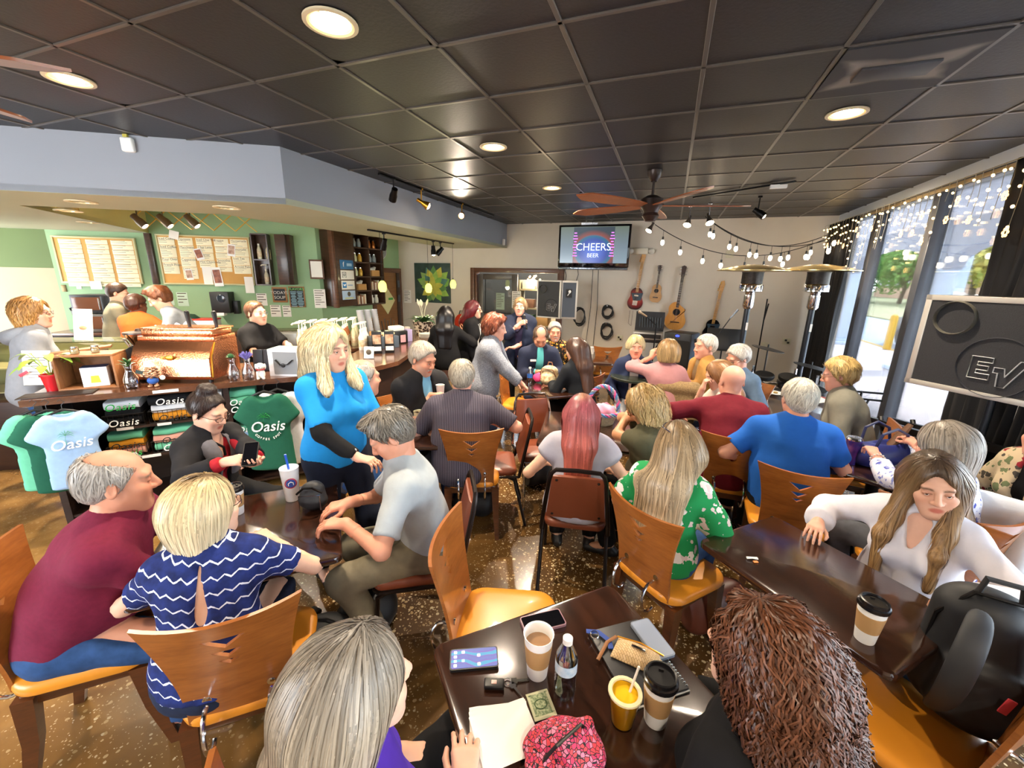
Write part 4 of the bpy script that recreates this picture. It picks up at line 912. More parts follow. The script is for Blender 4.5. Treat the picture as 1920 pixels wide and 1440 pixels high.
def make_hair(c,style='short',col='#4a3426',tip=None,root=None,length=.25,noise=.003,freq=60.0,n=0,vol=.0,streak=.18,wave=.0,part=.0,fringe=.0,bald=.0,front=(),name='hair',bun=None,rad=.0022,beard=None,swoop=.0,spread=.105,messy=.15):
    hp,Rh,hs,root_o,D,T,N_=c['hp'],c['Rh'],c['hs'],c['root'],c['D'],c['T'],c['N'];P=[];o=.011+vol
    up=V3(0,0,1)
    skull=ell(hp(0,-.018,.034),(V3(.0755,.096,.086)+o)*hs,Rh,.02)
    facecut=[plane(hp(0,.066-fringe*.2,.086-fringe),Rh@V3(0,.857,-.514))]
    h=min(max(.0036*D,.0062),.013)
    if style in('short','curlyshort','balding'):
        P+=[skull,ell(hp(0,-.06,-.015),(V3(.062,.055,.06)+vol*.6)*hs,Rh,.03)]
        if swoop:P.append(ell(hp(swoop*.02,.055,.105),V3(.05,.045,.03)*hs,Rh,.03))
        cuts=facecut+[plane(hp(0,-.05,-.073),Rh@V3(0,.3,-1))]
        for sx in(-1,1):cuts.append(ell(hp(sx*.088,-.004,-.012),V3(.022,.024,.034)*hs,Rh,.005,'s'))
        if bald:cuts.append(ell(hp(0,.035-bald*.02,.115),V3(.060+.02*bald,.075+.05*bald,.05+.03*bald)*hs,Rh,.01,'s'))
        zend=None
    elif style in('bob','long'):
        lb=length if style=='bob' else .16
        P+=[skull,ell(hp(0,-.038,-.012),(V3(.089,.090,.105)+vol)*hs,Rh,.04),cap(hp(-.058,-.022,.0),hp(-.064,-.022,.03-lb),.030*hs+vol,.024*hs+vol*1.2,.05),cap(hp(.058,-.022,.0),hp(.064,-.022,.03-lb),.030*hs+vol,.024*hs+vol*1.2,.05),ecap(hp(0,-.062,.0),hp(0,-.066,.03-lb),Rh@V3(1,0,0),(.075+vol,.045+vol),(.072+vol,.034+vol),.05)]
        P.append(ell(hp(0,.137,-.035-fringe),V3(.064,.112,.150)*hs,Rh,.02,'s'))
        cuts=facecut if False else[]
        if style=='long':
            back=T(.92)-c['Fw']*(.115*c['ws'])+V3(0,0,.03);a0=hp(0,-.075,-.03);bl=length;d=-c['d2'];end=back+d*(bl-.1)
            P+=[ecap(a0,back,c['U'],(.096,.060),(spread,.042),.09),ecap(back,end,c['U'],(spread,.042),(spread*.82,.020),.06)]
            for sx,fl in front:
                q_=[hp(sx*.072,.01,.0),T(.95)+c['U']*sx*.085+c['Fw']*.10*c['ws'],T(.76)+c['U']*sx*.092+c['Fw']*.160*c['ws'],T(.95-1.2*fl)+c['U']*sx*.088+c['Fw']*.165*c['ws']];q_=q_ if fl>.2 else q_[:2]+[T(.95-1.2*fl)+c['U']*sx*.095+c['Fw']*.135*c['ws']]
                for i_ in range(len(q_)-1):P.append(cap(q_[i_],q_[i_+1],.033-.005*i_,.033-.005*(i_+1),.035))
    elif style=='pulled':
        P+=[skull];cuts=facecut+[plane(hp(0,-.03,-.065),Rh@V3(0,.6,-1))]
        for sx in(-1,1):cuts.append(ell(hp(sx*.088,-.004,-.012),V3(.022,.022,.034)*hs,Rh,.005,'s'))
    if bun:P.append(ell(hp(*bun[0]),V3(*bun[1])*hs,Rh,.012));
    al=np.array([p.lo for p in P if p.op=='u']+[p.hi for p in P if p.op=='u']);F=Field(al.min(0)-.03,al.max(0)+.03,h).add(P)
    F.add(cuts)
    if style in('curlyshort',)or noise>.006:F.noise(noise,freq,3,7)
    elif noise:F.noise(noise,freq,3,6,.25)
    if style=='bob':F.add([plane(hp(0,0,.02-length),up*-1)])
    if style=='long' and not front:F.add([plane(T(.92)-c['d2']*(length-.09),-c['d2'])])
    p,q=F.mesh()
    if len(q)==0:return
    ztop=hp(0,0,.13)[2];zlow=p[:,2].min();cb=np.array(lin(col)[:3]);ct=np.array(lin(tip)[:3])if tip else cb;cr=np.array(lin(root)[:3])if root else cb
    def colz(z,part_d):
        t=np.clip((ztop-z)/(ztop-zlow+1e-6),0,1)[:,None];r=np.exp(-(part_d/.030)**2)[:,None]
        return(cb*(1-t)+ct*t)*(1-r)+cr*r
    def pd(pp):qq=(pp-c['C'])@Rh/hs;return np.hypot(np.abs(qq[:,0]-part)*1.0,np.maximum(.06-qq[:,2],0)*1.5+np.maximum(-.05-qq[:,1],0))if root else np.full(len(pp),9.0)
    cc=np.ones((len(p),4));cc[:,:3]=colz(p[:,2],pd(p))
    ho=npm(name,p,q,hair_mat(),root_o,cc)
    if n and len(p):
        r_=np.random.default_rng(11);crown=hp(part,.02 if style!='short' else-.03,.125);qq=(p-c['C'])@Rh/hs
        cand=p[(qq[:,2]>(.045 if style!='curlyshort' else-.05))&(qq[:,1]<.10)];
        if style in('bob','long'):cand=p[((qq[:,2]>.075)&(np.abs(qq[:,0]-part)<.03)&(qq[:,1]>-.08))|((qq[:,2]>.045)&(r_.random(len(p))<.25))];n=int(n*1.0)
        S=cand[r_.integers(0,len(cand),n)]+r_.normal(size=(n,3))*.002;step=.021 if not wave else .016;off=.0008+r_.random(n)*.0045;steps=int(((ztop-zlow)*1.25 if style in('bob','long')else .07 if style!='curlyshort' else .09)/step)+2
        X=S.copy();path=[X.copy()];nor=[F.grad(X,.008)];alive=np.ones(n,bool);zl=zlow+.004+r_.random(n)**2*.07*(1 if style in('bob','long')else 0)-.015;ph=r_.random((n,2))*6.28;amp=wave*(.5+r_.random(n));jit=r_.normal(size=(n,3))*messy*(.55 if style in('bob','long')else 1);alv=[alive.copy()]
        for s_ in range(steps):
            G=F.grad(X,.008);d=X-crown;d=d/(np.linalg.norm(d,axis=1,keepdims=True)+1e-6);tt=s_/max(steps-1,1);v=d*(1-.75*min(1,tt*2.2))+np.array([0,0,-1.0])*(.35+.9*min(1,tt*2))+jit
            if style in('short','balding'):v=Rh@V3(swoop*.5,1.0,0)*1.0*(.3)+d+jit*1.5
            v=v-G*np.sum(v*G,1,keepdims=True);v/=np.linalg.norm(v,axis=1,keepdims=True)+1e-6
            Xn=X+v*step;Xn=Xn-F.grad(Xn,.008)*np.clip(F.sample(Xn)-off,-.01,.01)[:,None];alive=alive&(Xn[:,2]>zl);X=np.where(alive[:,None],Xn,X);path.append(X.copy());nor.append(G);alv.append(alive.copy())
        A=np.stack(path);Nn=np.stack(nor);al_=np.stack(alv);Tn=np.gradient(A,axis=0);Tn/=np.linalg.norm(Tn,axis=2,keepdims=True)+1e-6;Sd=np.cross(Tn,Nn)
        if wave:
            t_=np.arange(len(A))[:,None]*step;fr=2*pi/.075
            A=A+Sd*(np.sin(t_*fr+ph[None,:,0])*amp)[:,:,None]*np.minimum(1,t_/.08)[:,:,None]+Nn*((np.cos(t_*fr*1.1+ph[None,:,1])+.6)*amp*.9)[:,:,None]*np.minimum(1,t_/.08)[:,:,None]
        Tn_=len(A);rr=rad*(.7+.6*r_.random(n))[None,:]*np.where(al_,1.0,.15)*np.linspace(1,.55,Tn_)[:,None]
        V=np.stack([A+Sd*(rr*1.5)[:,:,None],A-Sd*(rr*1.5)[:,:,None]],2);Vv=V.reshape(-1,3)
        base=(np.arange(Tn_-1)[:,None]*n+np.arange(n)[None,:])*2;nx=base+n*2;ok=al_[1:]|(np.cumsum(~al_[1:],0)<=1)
        Qs=np.concatenate([np.stack([base+a,base+b,nx+b,nx+a],2)[ok]for a,b in((0,1),)])
        lum=1+streak*r_.normal(size=n);cs=colz(A.reshape(-1,3)[:,2],pd(A.reshape(-1,3))).reshape(Tn_,n,3)*np.clip(lum,.45,1.6)[None,:,None];cs=np.clip(cs,0,1)
        ca=np.ones((Tn_,n,2,4));ca[...,:3]=cs[:,:,None,:]
        npm('strands',Vv,Qs,strand_mat(),ho,ca.reshape(-1,4))
    if beard:
        bcol,full=beard;B=[ell(hp(0,.060,-.088),V3(.040 if full else .026,.038,.030)*hs,Rh,.02),cap(hp(-.024,.082,-.054),hp(.024,.082,-.054),.011*hs,k=.01)]
        if full:B+=[cap(hp(-.055,.022,-.05),hp(-.03,.058,-.09),.020*hs,k=.02),cap(hp(.055,.022,-.05),hp(.03,.058,-.09),.020*hs,k=.02)]
        B.append(ell(hp(0,.098,-.067),V3(.02,.022,.008)*hs,Rh,.004,'s'))
        F=Field(c["C"]-.16,c['C']+.16,min(h,.006)).add(B).noise(.002,90,4);p,q=F.mesh();cc=np.ones((len(p),4));cc[:,:3]=lin(bcol)[:3];npm('beard',p,q,hair_mat(),root_o,cc)
def glasses(c,col='#1a1414',name='glasses',dy=.0,dz=.0,pitch=False):
    hp,hs=c['hp'],c['hs'];mb=MB();t=.0016 if name=='glasses' else .003
    for sx in(-1,1):
        L=[hp(sx*.032+.023*cos(a),.106+dy-.010*abs(cos(a))*(1 if cos(a)*sx>0 else 0),.002+dz+.015*sin(a))for a in np.linspace(0,2*pi,17)[:-1]]
        mb.tube(L,t,6,closed=True);mb.tube([hp(sx*.055,.098+dy,.008+dz),hp(sx*.074,.07+dy,.008+dz),hp(sx*.081,-.01+dy,.004+dz)],t,6)
    mb.tube([hp(-.009,.109+dy,.005+dz),hp(0,.113+dy,.008+dz),hp(.009,.109+dy,.005+dz)],t,6)
    o=mb.done(name,mat('frame '+col,col,.25),c['root'])
    for sx in(-1,1):
        l=MB();pts=[hp(sx*.032+.0225*cos(a),.105+dy-.010*abs(cos(a))*(1 if cos(a)*sx>0 else 0),.002+dz+.0145*sin(a))for a in np.linspace(0,2*pi,17)[:-1]];l._new(pts,[tuple(range(16))])
        l.done('lens',glass('lens clear',(.93,.95,.95),.08)if name=='glasses' else glass('lens dark',(.12,.1,.1),.3),o)
def badge(c,sx=-1,t=.74,txt=None):
    p=c['T'](t)+c['U']*sx*.085*c['ws']+c['Fw']*.148*c['ws'];mb=MB();R=Matrix((c['U'],c['Fw'],np.cross(c['U'],c['Fw']))).transposed()
    mb.box(p,(.075,.006,.028),R,.002);mb.done('name_badge',mat('badge white','#eeeae4',.4),c['root'])
# ------------------------------------------------------------------ tables and chairs
table(*SN(.60,.80),.74,.62,45,'small dark glossy table in the foreground, holding phones, cups and a water bottle')
table(*SN(1.815,.80),.56,.76,45,'dark glossy table at right with a lidded coffee cup, before the woman in white')
table(*SN(-.40,2.085),.76,.76,45,'dark table at left with the tumbler and black camera bag')
table(-1.72,2.62,.70,.62,26,'dark table between the bar and the pinstripe shirt man, with a green mug')
table(-.52,3.20,.75,.80,10,'table with the pink ribboned Easter basket, before the pink haired woman')
table(-1.12,4.42,.75,.75,40,'far table with the floral mini backpack and a water bottle')
table(-1.12,6.45,.75,1.0,10,'farthest table, against the group by the wall, with white cups')
table(1.24,4.78,.80,1.15,0,'table between the maroon shirt man and the grey haired man in denim')
table(-.27,4.72,.55,.55,0,'small round table with a tall white mug',True,.90,m=mat('dark green top','#2a3028',.25,coat=.4))
table(.35,5.35,.70,.9,20,'table before the tan blazer man with a white plate on it')
table(1.45,3.28,.60,.85,60,'dark table holding the blue handbag and galaxy print tumbler')
def back_chair(a,b,az,label,zt=.895,off=.285):
    A=atZ(*a,zt);B=atZ(*b,zt);m_=(A+B)/2;return wood_chair(float(m_[0]+off*cos(rd(az))),float(m_[1]+off*sin(rd(az))),az,label)
back_chair((250,1215),(548,1140),133,'wood backed chair under the blonde woman in navy zigzag, three triangle cut-outs facing the camera')
back_chair((822,815),(945,813),116,'wood backed chair under the man in the pinstripe shirt')
back_chair((788,1062),(842,952),14,'empty wood backed chair with orange seat beside the foreground table')
back_chair((1140,922),(1253,995),51,'wood backed chair under the woman in green floral')
back_chair((1432,878),(1590,908),84,'wood backed chair behind the man in the royal blue polo')
back_chair((1121,652),(1161,653),109,'empty wood backed chair farthest away, below the coiled cables')
back_chair((1096,714),(1132,703),148,'wood backed chair of the long brown haired woman, behind the Easter basket')
p=atZ(1690,1350,.47);wood_chair(float(p[0]),float(p[1]),140,'chair at the lower right corner that carries the black backpack')
p=atZ(975,755,.47);wood_chair(float(p[0]),float(p[1]),5,'orange seated chair beside the standing woman in the grey cardigan')
p=atZ(690,893,.47);wood_chair(float(p[0]),float(p[1]),60,'orange seated chair showing between the blue shirt woman and the grey shirt man')
p=atZ(1012,838,.47);metal_chair(float(p[0]),float(p[1]),-55,'empty metal chair with chrome frame left of the pink haired woman',True)
p=atZ(925,865,.47);metal_chair(float(p[0]),float(p[1]),205,'black framed metal chair at the right elbow of the pinstripe man')
# ------------------------------------------------------------------ bar counter and merchandise shelves
BA=rd(50.7);E0=np.array([-4.15,1.33]);bu=np.array([cos(BA),sin(BA)]);bn=np.array([-sin(BA),cos(BA)])
def BL(lx,ly,z=.0):p=E0+bu*lx+bn*ly;return(float(p[0]),float(p[1]),z)
M_CTOP=wood('counter top','#6a4632','#44291b',.22,.5,2.5,(1.5,1.5,8));M_CFACE=wood('counter face','#33211a','#1d120e',.4,.2)
ZC=1.05
t=thing('bar_counter','long dark wood bar counter with merchandise shelves at its near end','counter',(0,0,0))
E1=BL(2.26,0)[:2];top=[BL(0,0)[:2],E1,(-2.67,3.63),(-3.52,6.05),(-4.25,5.85),(-3.42,3.80),BL(2.2,.95)[:2],BL(0,.75)[:2]]
mb=MB();mb.prism(top,ZC-.045,ZC);mb.done('countertop',M_CTOP,t,20)
def shrink(poly,d):
    c=np.mean(np.array(poly),0);return[tuple(np.array(p)+(c-np.array(p))/np.linalg.norm(c-np.array(p))*d)for p in poly]
mb=MB();mb.prism([E1,(-2.67,3.63),(-3.52,6.05),(-3.66,6.02),(-2.83,3.66),(-2.86,3.2)],.09,ZC-.045,Matrix.Translation((-.09,.02,0)));mb.done('front_panel',M_CFACE,t,20)
mb=MB();mb.prism([BL(.05,.52)[:2],BL(2.3,.52)[:2],BL(2.3,.56)[:2],BL(.05,.56)[:2]],.0,ZC-.045);mb.done('back_panel',M_CFACE,t,20)
for lx in(.07,1.18,2.20):mb=MB();mb.prism([BL(lx-.02,.05)[:2],BL(lx+.02,.05)[:2],BL(lx+.02,.53)[:2],BL(lx-.02,.53)[:2]],.0,ZC-.045);mb.done('side_panel',M_CFACE,t,20)
for z in(.10,.50,.755):mb=MB();mb.prism([BL(.07,.06)[:2],BL(2.2,.06)[:2],BL(2.2,.53)[:2],BL(.07,.53)[:2]],z-.02,z);mb.done('shelf',M_CFACE,t,20)
for lx,z,w_ in((.80,1.028,.16),(.50,.745,.10),(.74,.745,.09),(.98,.745,.09),(.62,.49,.12),(1.5,.49,.1)):
    mb=MB();mb.box(BL(lx,-.004 if z>1 else .054,z),(w_,.006,.022),(0,0,BA));mb.done('price_label',MWH,t)
# folded shirts in wire baskets
TEE={'white':'#e4e6ea','black':'#16171b','orange':'#e0962a','mint':'#6fc6a0','pink':'#e0a391','sky':'#9dbfe6','green':'#1f5c46','lilac':'#b9bce0'}
M_WIRE=mat('black wire','#26231f',.4,.5);M_INKW=mat('ink white','#f2f2ee',.7);M_INKB=mat('ink black','#17171a',.7);M_INKG=mat('ink green','#2aa648',.7)
def folded_mesh(wd,hh):
    mb=MB();r=hh/2;P=[]
    for i in range(9):
        a=-pi/2+pi*i/8;P.append([(x,-.13-r*cos(a)*.9+.004*sin(9*x*6),r*sin(a)+.004*sin(x*31))for x in np.linspace(-wd/2,wd/2,7)])
    P.append([(x,.13,r)for x in np.linspace(-wd/2,wd/2,7)]);P.insert(0,[(x,.13,-r)for x in np.linspace(-wd/2,wd/2,7)]);mb.grid(P)
    for j in(0,-1):mb._new([row[j]for row in P],[tuple(range(len(P)))])
    return mb
def folded(lx,z,col,label,wd=.21,hh=.06,ink=None,ly=.24,word=True):
    m=cloth('tee '+col,TEE[col],.08);p=BL(lx,ly,z+hh/2+.001);t=thing('folded_shirt',label,'folded shirt',p,BA,'folded shirts on the counter shelves');folded_mesh(wd,hh).done('cloth',m,t,60)
    if word:
        inkm={'w':M_INKW,'b':M_INKB,'g':M_INKG}[ink or 'w'];txm('Oasis',.075,'lettering',inkm,t,(.0,-.192-.01,.0),(pi/2,0,0),.002,shear=.25,space=1.1)
    return t
def basket(lx,z,wd,label,h=.10,ly=.24,dp=.34):
    t=thing('wire_basket',label,'basket',BL(lx,ly,z),BA,'wire baskets on the counter shelves');mb=MB()
    for zz in(.004,h):mb.tube([(-wd/2,-dp/2,zz),(wd/2,-dp/2,zz),(wd/2,dp/2,zz),(-wd/2,dp/2,zz)],.0035,6,closed=True)
    mb.done('rim',M_WIRE,t);mb=MB()
    n=int(wd/.03)
    for k in range(n+1):x=-wd/2+wd*k/n;mb.tube([(x,-dp/2,h),(x,-dp/2,.004),(x,dp/2,.004)],.0016,4)
    for k in range(8):
        y=-dp/2+dp*k/7
        for s in(-1,1):mb.tube([(s*wd/2,y,h),(s*wd/2,y,.004)],.0016,4)
    w_=mb.done('wires',M_WIRE,t);w_['kind']='stuff';return t
st=.064
basket(.50,.755,.24,'left wire basket on the upper shelf, with white over black shirts');folded(.50,.765,'black','folded black shirt under the white one at the left of the upper shelf');folded(.50,.765+st,'black','second folded black shirt in the left upper basket',word=False);folded(.50,.765+2*st,'white','rolled white shirt with a green print on top of the left upper basket',ink='g')
basket(.80,.755,.30,'middle wire basket on the upper shelf, with the orange shirt at its front');folded(.80,.765,'orange','folded orange shirt with black lettering in the middle upper basket',.26,ink='b');folded(.80,.765+st,'white','folded white shirt between the orange and the black ones',.26,word=False);folded(.80,.765+2*st,'black','folded black shirt with white lettering heaped on the middle upper basket',.28,.075)
basket(1.06,.755,.20,'right wire basket on the upper shelf, with white and lilac shirts');folded(1.06,.765,'white','folded white shirt at the bottom of the right upper basket',.17,word=False);folded(1.06,.765+st,'lilac','folded lilac shirt in the middle of the right upper basket',.17,word=False);folded(1.06,.765+2*st,'white','folded white shirt on top of the right upper basket',.17,word=False)
basket(.48,.50,.24,'left wire basket on the lower shelf, with an orange shirt near its top');folded(.48,.51,'pink','folded pink shirt at the bottom of the left lower basket',ink='g');folded(.48,.51+st,'orange','folded orange shirt in the left lower basket',ink='b');folded(.48,.51+2*st,'mint','folded mint shirt above the orange one on the lower shelf',word=False)
basket(.79,.50,.32,'middle wire basket on the lower shelf, with mint shirts at its front');folded(.79,.51,'mint','folded mint shirt with white lettering at the bottom of the middle lower basket',.29);folded(.79,.51+st,'pink','folded pink shirt with black lettering on the lower shelf',.29,ink='b');folded(.79,.51+2*st,'mint','folded mint shirt above the pink one on the lower shelf',.28,.05,word=False)
folded(1.08,.51,'green','folded dark green shirt beside the cardigan woman on the lower shelf',.2);folded(1.30,.51,'sky','folded sky blue shirt behind the green hanging shirt',.2,word=False);folded(1.30,.51+st,'mint','folded mint shirt over the sky blue one behind the green hanging shirt',.2)
folded(1.28,.765,'green','folded dark green shirt on the upper shelf right of the bun',.22);folded(1.28,.765+st,'mint','folded mint shirt in the middle of the pile right of the bun',.22);folded(1.28,.765+2*st,'mint','folded mint shirt topmost of the pile right of the bun',.22,word=False)
def palm(mb,x,y,z,s):
    for k in range(7):
        a=rd(-20+k*36.6);mb.tube([(x,y,z),(x+s*.6*cos(a),y,z+s*.55*sin(a)+s*.15),(x+s*cos(a),y,z+s*.55*sin(a)-s*.18)],[s*.07,s*.10,s*.02],4,flat=.25)
    mb.tube([(x,y,z),(x-s*.15,y,z-s*.8),(x-s*.1,y,z-s*1.5)],[s*.05,s*.06,s*.08],4,flat=.3)
def hung_tee(loc,rz,col,label,ink='w',seed=1,printed=True,logo='full',sc=1.0):
    t=thing('hanging_shirt',label,'t-shirt',loc,rz);t.scale=(sc*.92,sc,sc);m=cloth('tee '+col,TEE[col],.06,scale=20);P=[]
    P+=[ecap((0,0,-.10),(0,0,-.68),(1,0,0),(.175,.030),(.20,.036),.04),cap((-.12,0,-.045),(.12,0,-.045),.034,k=.05)]
    for s in(-1,1):P.append(ecap((s*.12,0,-.09),(s*.215,0,-.23),(s*.83,0,.56),(.075,.022),(.078,.024),.04));P.append(plane((s*.235,0,-.255),(s*.56,0,-.83),(-9,-9,-9)if s>0 else(-9,-9,-9))if 0 else ell((s*.29,0,-.36),(.11,.2,.10),rotm(0,0,0),.004,'s'))
    P+=[ell((0,-.03,.0),(.085,.06,.065),k=.008,op='s')]
    F=Field((-.45,-.09,-.84),(.45,.09,.03),.011).add(P).noise(.004,16,seed,6,.25);F.add([plane((0,0,-.78),(0,0,-1))]);p,q=F.mesh();npm('cloth',p,q,m,t)
    mb=MB();mb.tube([(-.17,0,-.05),(-.06,0,.0),(0,0,.02),(.06,0,.0),(.17,0,-.05)],.010,8);mb.tube([(0,0,.02),(0,0,.06),(.025,0,.085),(.0,0,.11),(-.02,0,.095)],.003,6);mb.done('hanger',MKP,t)
    mb=MB();mb.box((0,.018,-.075),(.045,.004,.03));mb.done('neck_label',MKP,t)
    if printed:
        im={'w':M_INKW,'b':M_INKB}[ink];y=-.0455
        txm('Oasis',.13,'lettering',im,t,(0,y,-.29),(pi/2,0,0),.004,shear=.25);mb=MB();palm(mb,-.02,y-.002,-.20,.06);mb.done('palm_print',M_INKG,t)
        if logo=='full':
            for i,ch in enumerate('COFFEE SPOT'):a=rd(-90-52+10.4*i);txm(ch,.028,'lettering',im,t,(.125*cos(a),y,-.28+.125*sin(a)),(pi/2,rd(-(90+math.degrees(a))),0),.003)if ch!=' ' else None
    return t
hung_tee(BL(.26,-.16,.985),BA+rd(14),'sky','sky blue t-shirt with the shop name hung at the left end of the counter',logo='half',sc=.80)
hung_tee(BL(.16,-.09,.975),BA+rd(12),'green','dark green t-shirt hung behind the sky blue one',seed=3,printed=False,sc=.84);hung_tee(BL(.08,-.03,.97),BA+rd(10),'mint','mint t-shirt hung leftmost behind the green and sky blue ones',seed=5,printed=False,sc=.82)
hung_tee(BL(1.46,-.07,.945),BA+rd(-12),'green','dark green t-shirt with white shop name hung in front of the shelves',seed=7);hung_tee(BL(1.56,.0,.935),BA+rd(-12),'white','pale t-shirt hung behind the dark green one beside the blue shirt woman',seed=9,printed=False)
# ------------------------------------------------------------------ things on the merchandise counter
M_COPPER=None
def copper():
    N=NT('hammered copper');v=N.n('TexVoronoi',Scale=80.0);N.put(v.inputs['Vector'],N.obj());N.set(Base__Color=lin('#d8936a'),Metallic=1.0,Roughness=.26);N.bump(v.outputs['Distance'],.2,.005);return N.m
M_COPPER=copper();M_GOLD=mat('gold','#d9a13a',.3,1.0)
def put(name,label,cat,lx,ly,rz=.0,z=ZC,group=None):return thing(name,label,cat,BL(lx,ly,z),BA+rd(rz),group)
PZ=Matrix(((0,0,1,0),(1,0,0,0),(0,1,0,0),(0,0,0,1)))
t=put('espresso_machine','hammered copper espresso machine on the merchandise counter','coffee machine',.93,.34,-26)
mb=MB();prof=[(-.20,.03),(-.225,.06),(-.215,.20),(-.17,.29),(-.13,.32),(-.12,.335),(.20,.335),(.20,.03)];mb.prism(prof,-.30,.30,PZ);mb.done('body',M_COPPER,t,40)
mb=MB();mb.box((0,.04,.355),(.61,.30,.04),None,.008);mb.box((0,.05,.40),(.57,.27,.05),None,.012);mb.box((0,.06,.43),(.60,.26,.015),None,.004);mb.done('cup_rail',M_COPPER,t,40)
mb=MB();mb.sph((0,-.222,.215),(.035,.006,.02),16,8);
for s in(-1,1):mb.tube([(s*.03,-.222,.215),(s*.055,-.220,.225),(s*.07,-.222,.21),(s*.045,-.222,.205)],.004,6)
mb.done('emblem',M_GOLD,t)
for s in(-1,1):mb=MB();mb.cyl((s*.25,-.15,0),(s*.25,-.15,.03),.018,seg=10);mb.cyl((s*.25,.15,0),(s*.25,.15,.03),.018,seg=10);mb.done('foot',MKM,t)
for s in(-1,1):mb=MB();mb.tube([(s*.30,-.2,.05),(s*.302,-.18,.22),(s*.302,-.11,.33)],.007,6);mb.done('edge_trim',M_GOLD,t)
for x in(.02,.24):mb=MB();mb.cyl((x,.05,.43),(x,.04,.56),.012,.020,10);mb.sph((x,.04,.565),(.018,.018,.012),10,6);mb.done('tap_handle',MKP,t)
def lfb(mb,p,d,L,w,droop=.5,n=6):
    p=Vector(p);d=Vector(d).normalized();s=d.cross(Vector((0,0,1)));s=s.normalized()if s.length>.05 else Vector((1,0,0));R=[]
    for i in range(n+1):
        t_=i/n;q=p+d*L*t_-Vector((0,0,droop*L*t_*t_));ww=w*sin(pi*min(.97,t_*.92+.08))**.8;R.append([q-s*ww+Vector((0,0,.15*ww)),q,q+s*ww+Vector((0,0,.15*ww))])
    mb.grid(R)
M_LEAF=mat('pothos leaf','#6d9a35',.45,var=.35,scale=14,col2='#a9b94a');M_LEAFD=mat('dark leaf','#2f5d2c',.4,var=.3,scale=10);M_SUCC=mat('succulent','#5f8f63',.5,var=.2);M_LAV=mat('lavender','#6a62a8',.6)
t=put('potted_plant','pothos in a glossy red pot on the left end of the counter','plant',.09,.30)
mb=MB();mb.lathe([(.042,0),(.058,.11),(.064,.112),(.064,.125),(.056,.125),(.053,.11),(0,.108)],20);mb.done('pot',mat('red glaze','#c8232b',.15,coat=.5),t)
for k in range(14):
    g=np.random.default_rng(k);a=k*2.4;h_=.05+.12*g.random();mb=MB();tip=Vector((.09*cos(a),.09*sin(a),.12+h_));mb.tube([(0,0,.11),tuple(tip*.6+Vector((0,0,.05))),tuple(tip)],.0025,5);lfb(mb,tip,(cos(a),sin(a),.25),.085+.03*g.random(),.028,.7);mb.done('leaf',M_LEAF,t,60)
M_CRATE=wood('crate wood','#a06a3a','#6f4425',.6,.0,3,(1,8,1))
t=put('wooden_crate','open wooden crate standing on its side, holding a small white box','crate',.33,.30,-8)
for(c,s,nm)in(((0,0,.008),(.36,.22,.016),'bottom_board'),((0,0,.262),(.36,.22,.016),'top_board'),((-.172,0,.135),(.016,.22,.238),'side_board'),((.172,0,.135),(.016,.22,.238),'side_board'),((0,.104,.135),(.33,.010,.238),'back_board')):mb=MB();mb.box(c,s,None,.003);mb.done(nm,M_CRATE,t)
t=put('product_box','small white box printed with a yellow cup, inside the wooden crate','box',.35,.27,4,ZC+.017);mb=MB();mb.box((0,0,.075),(.15,.11,.15),None,.002);mb.done('carton',MWH,t)
mb=MB();mb.box((0,0,.1505),(.15,.11,.003));mb.done('lid_band',mat('box blue','#24365c',.5),t);mb=MB();mb.prism([(-.028,.03),(.028,.03),(.022,.085),(-.022,.085)],0,.001,Matrix.Translation((0,-.0555,0))@Matrix(((1,0,0,0),(0,0,-1,0),(0,1,0,0),(0,0,0,1))));mb.done('cup_print',mat('print yellow','#c9b437',.6),t)
for k,(lx,ly)in enumerate(((.26,.27),(.37,.29))):t=put('spice_jar','small glass jar on top of the wooden crate, %s one'%('left','right')[k],'jar',lx,ly,0,ZC+.271);mb=MB();mb.lathe([(.022,0),(.026,.01),(.026,.035),(.020,.045)],14);mb.done('glass',glass('jar glass',(.85,.85,.8),.2),t);mb=MB();mb.lathe([(.022,.045),(.022,.055),(0,.056)],14);mb.done('lid',MCR,t);mb=MB();mb.lathe([(.021,.002),(.022,.03),(0,.032)],12);mb.done('filling',mat('sugar','#d9c9a0',.8),t)
def carafe(lx,ly,label,kind):
    t=put('glass_carafe',label,'vase',lx,ly,0,ZC,'plant carafes on the counter');mb=MB();mb.lathe([(0,.002),(.044,.002),(.048,.02),(.046,.08),(.024,.135),(.022,.155),(.030,.185)],20);mb.done('glass',glass('carafe glass',(.80,.78,.80),.35),t)
    g=np.random.default_rng(int(lx*100));mb=MB()
    for k in range(26):a=g.random()*6.28;r=.036*sqrt(g.random());mb.sph((r*cos(a),r*sin(a),.012+.07*g.random()),.007+.004*g.random(),6,4)
    o=mb.done('pebbles',mat('pebble','#8a8486',.6,var=.4,scale=30),t);o['kind']='stuff'
    mb=MB()
    if kind=='spiky':
        for k in range(16):a=k*2.4;lfb(mb,(0,0,.17+.002*k),(cos(a),sin(a),.5+.06*k),.09,.010,.35)
        mb.done('leaves',M_LEAFD,t,60)
    elif kind=='succ':
        for k in range(34):a=k*2.4;el=.2+k/34*1.2;lfb(mb,(0,0,.19),(cos(a)*cos(el),sin(a)*cos(el),sin(el)),.042,.011,.0,4)
        mb.done('leaves',M_SUCC,t,60)
    else:
        for k in range(40):a=k*2.4;el=.4+g.random()*1.0;p=np.array([cos(a)*cos(el),sin(a)*cos(el),sin(el)]);mb.tube([(0,0,.17),tuple(p*.05+[0,0,.185]),tuple(p*.06+[0,0,.188])],[.001,.005,.002],5)
        mb.done('flowers',M_LAV,t)
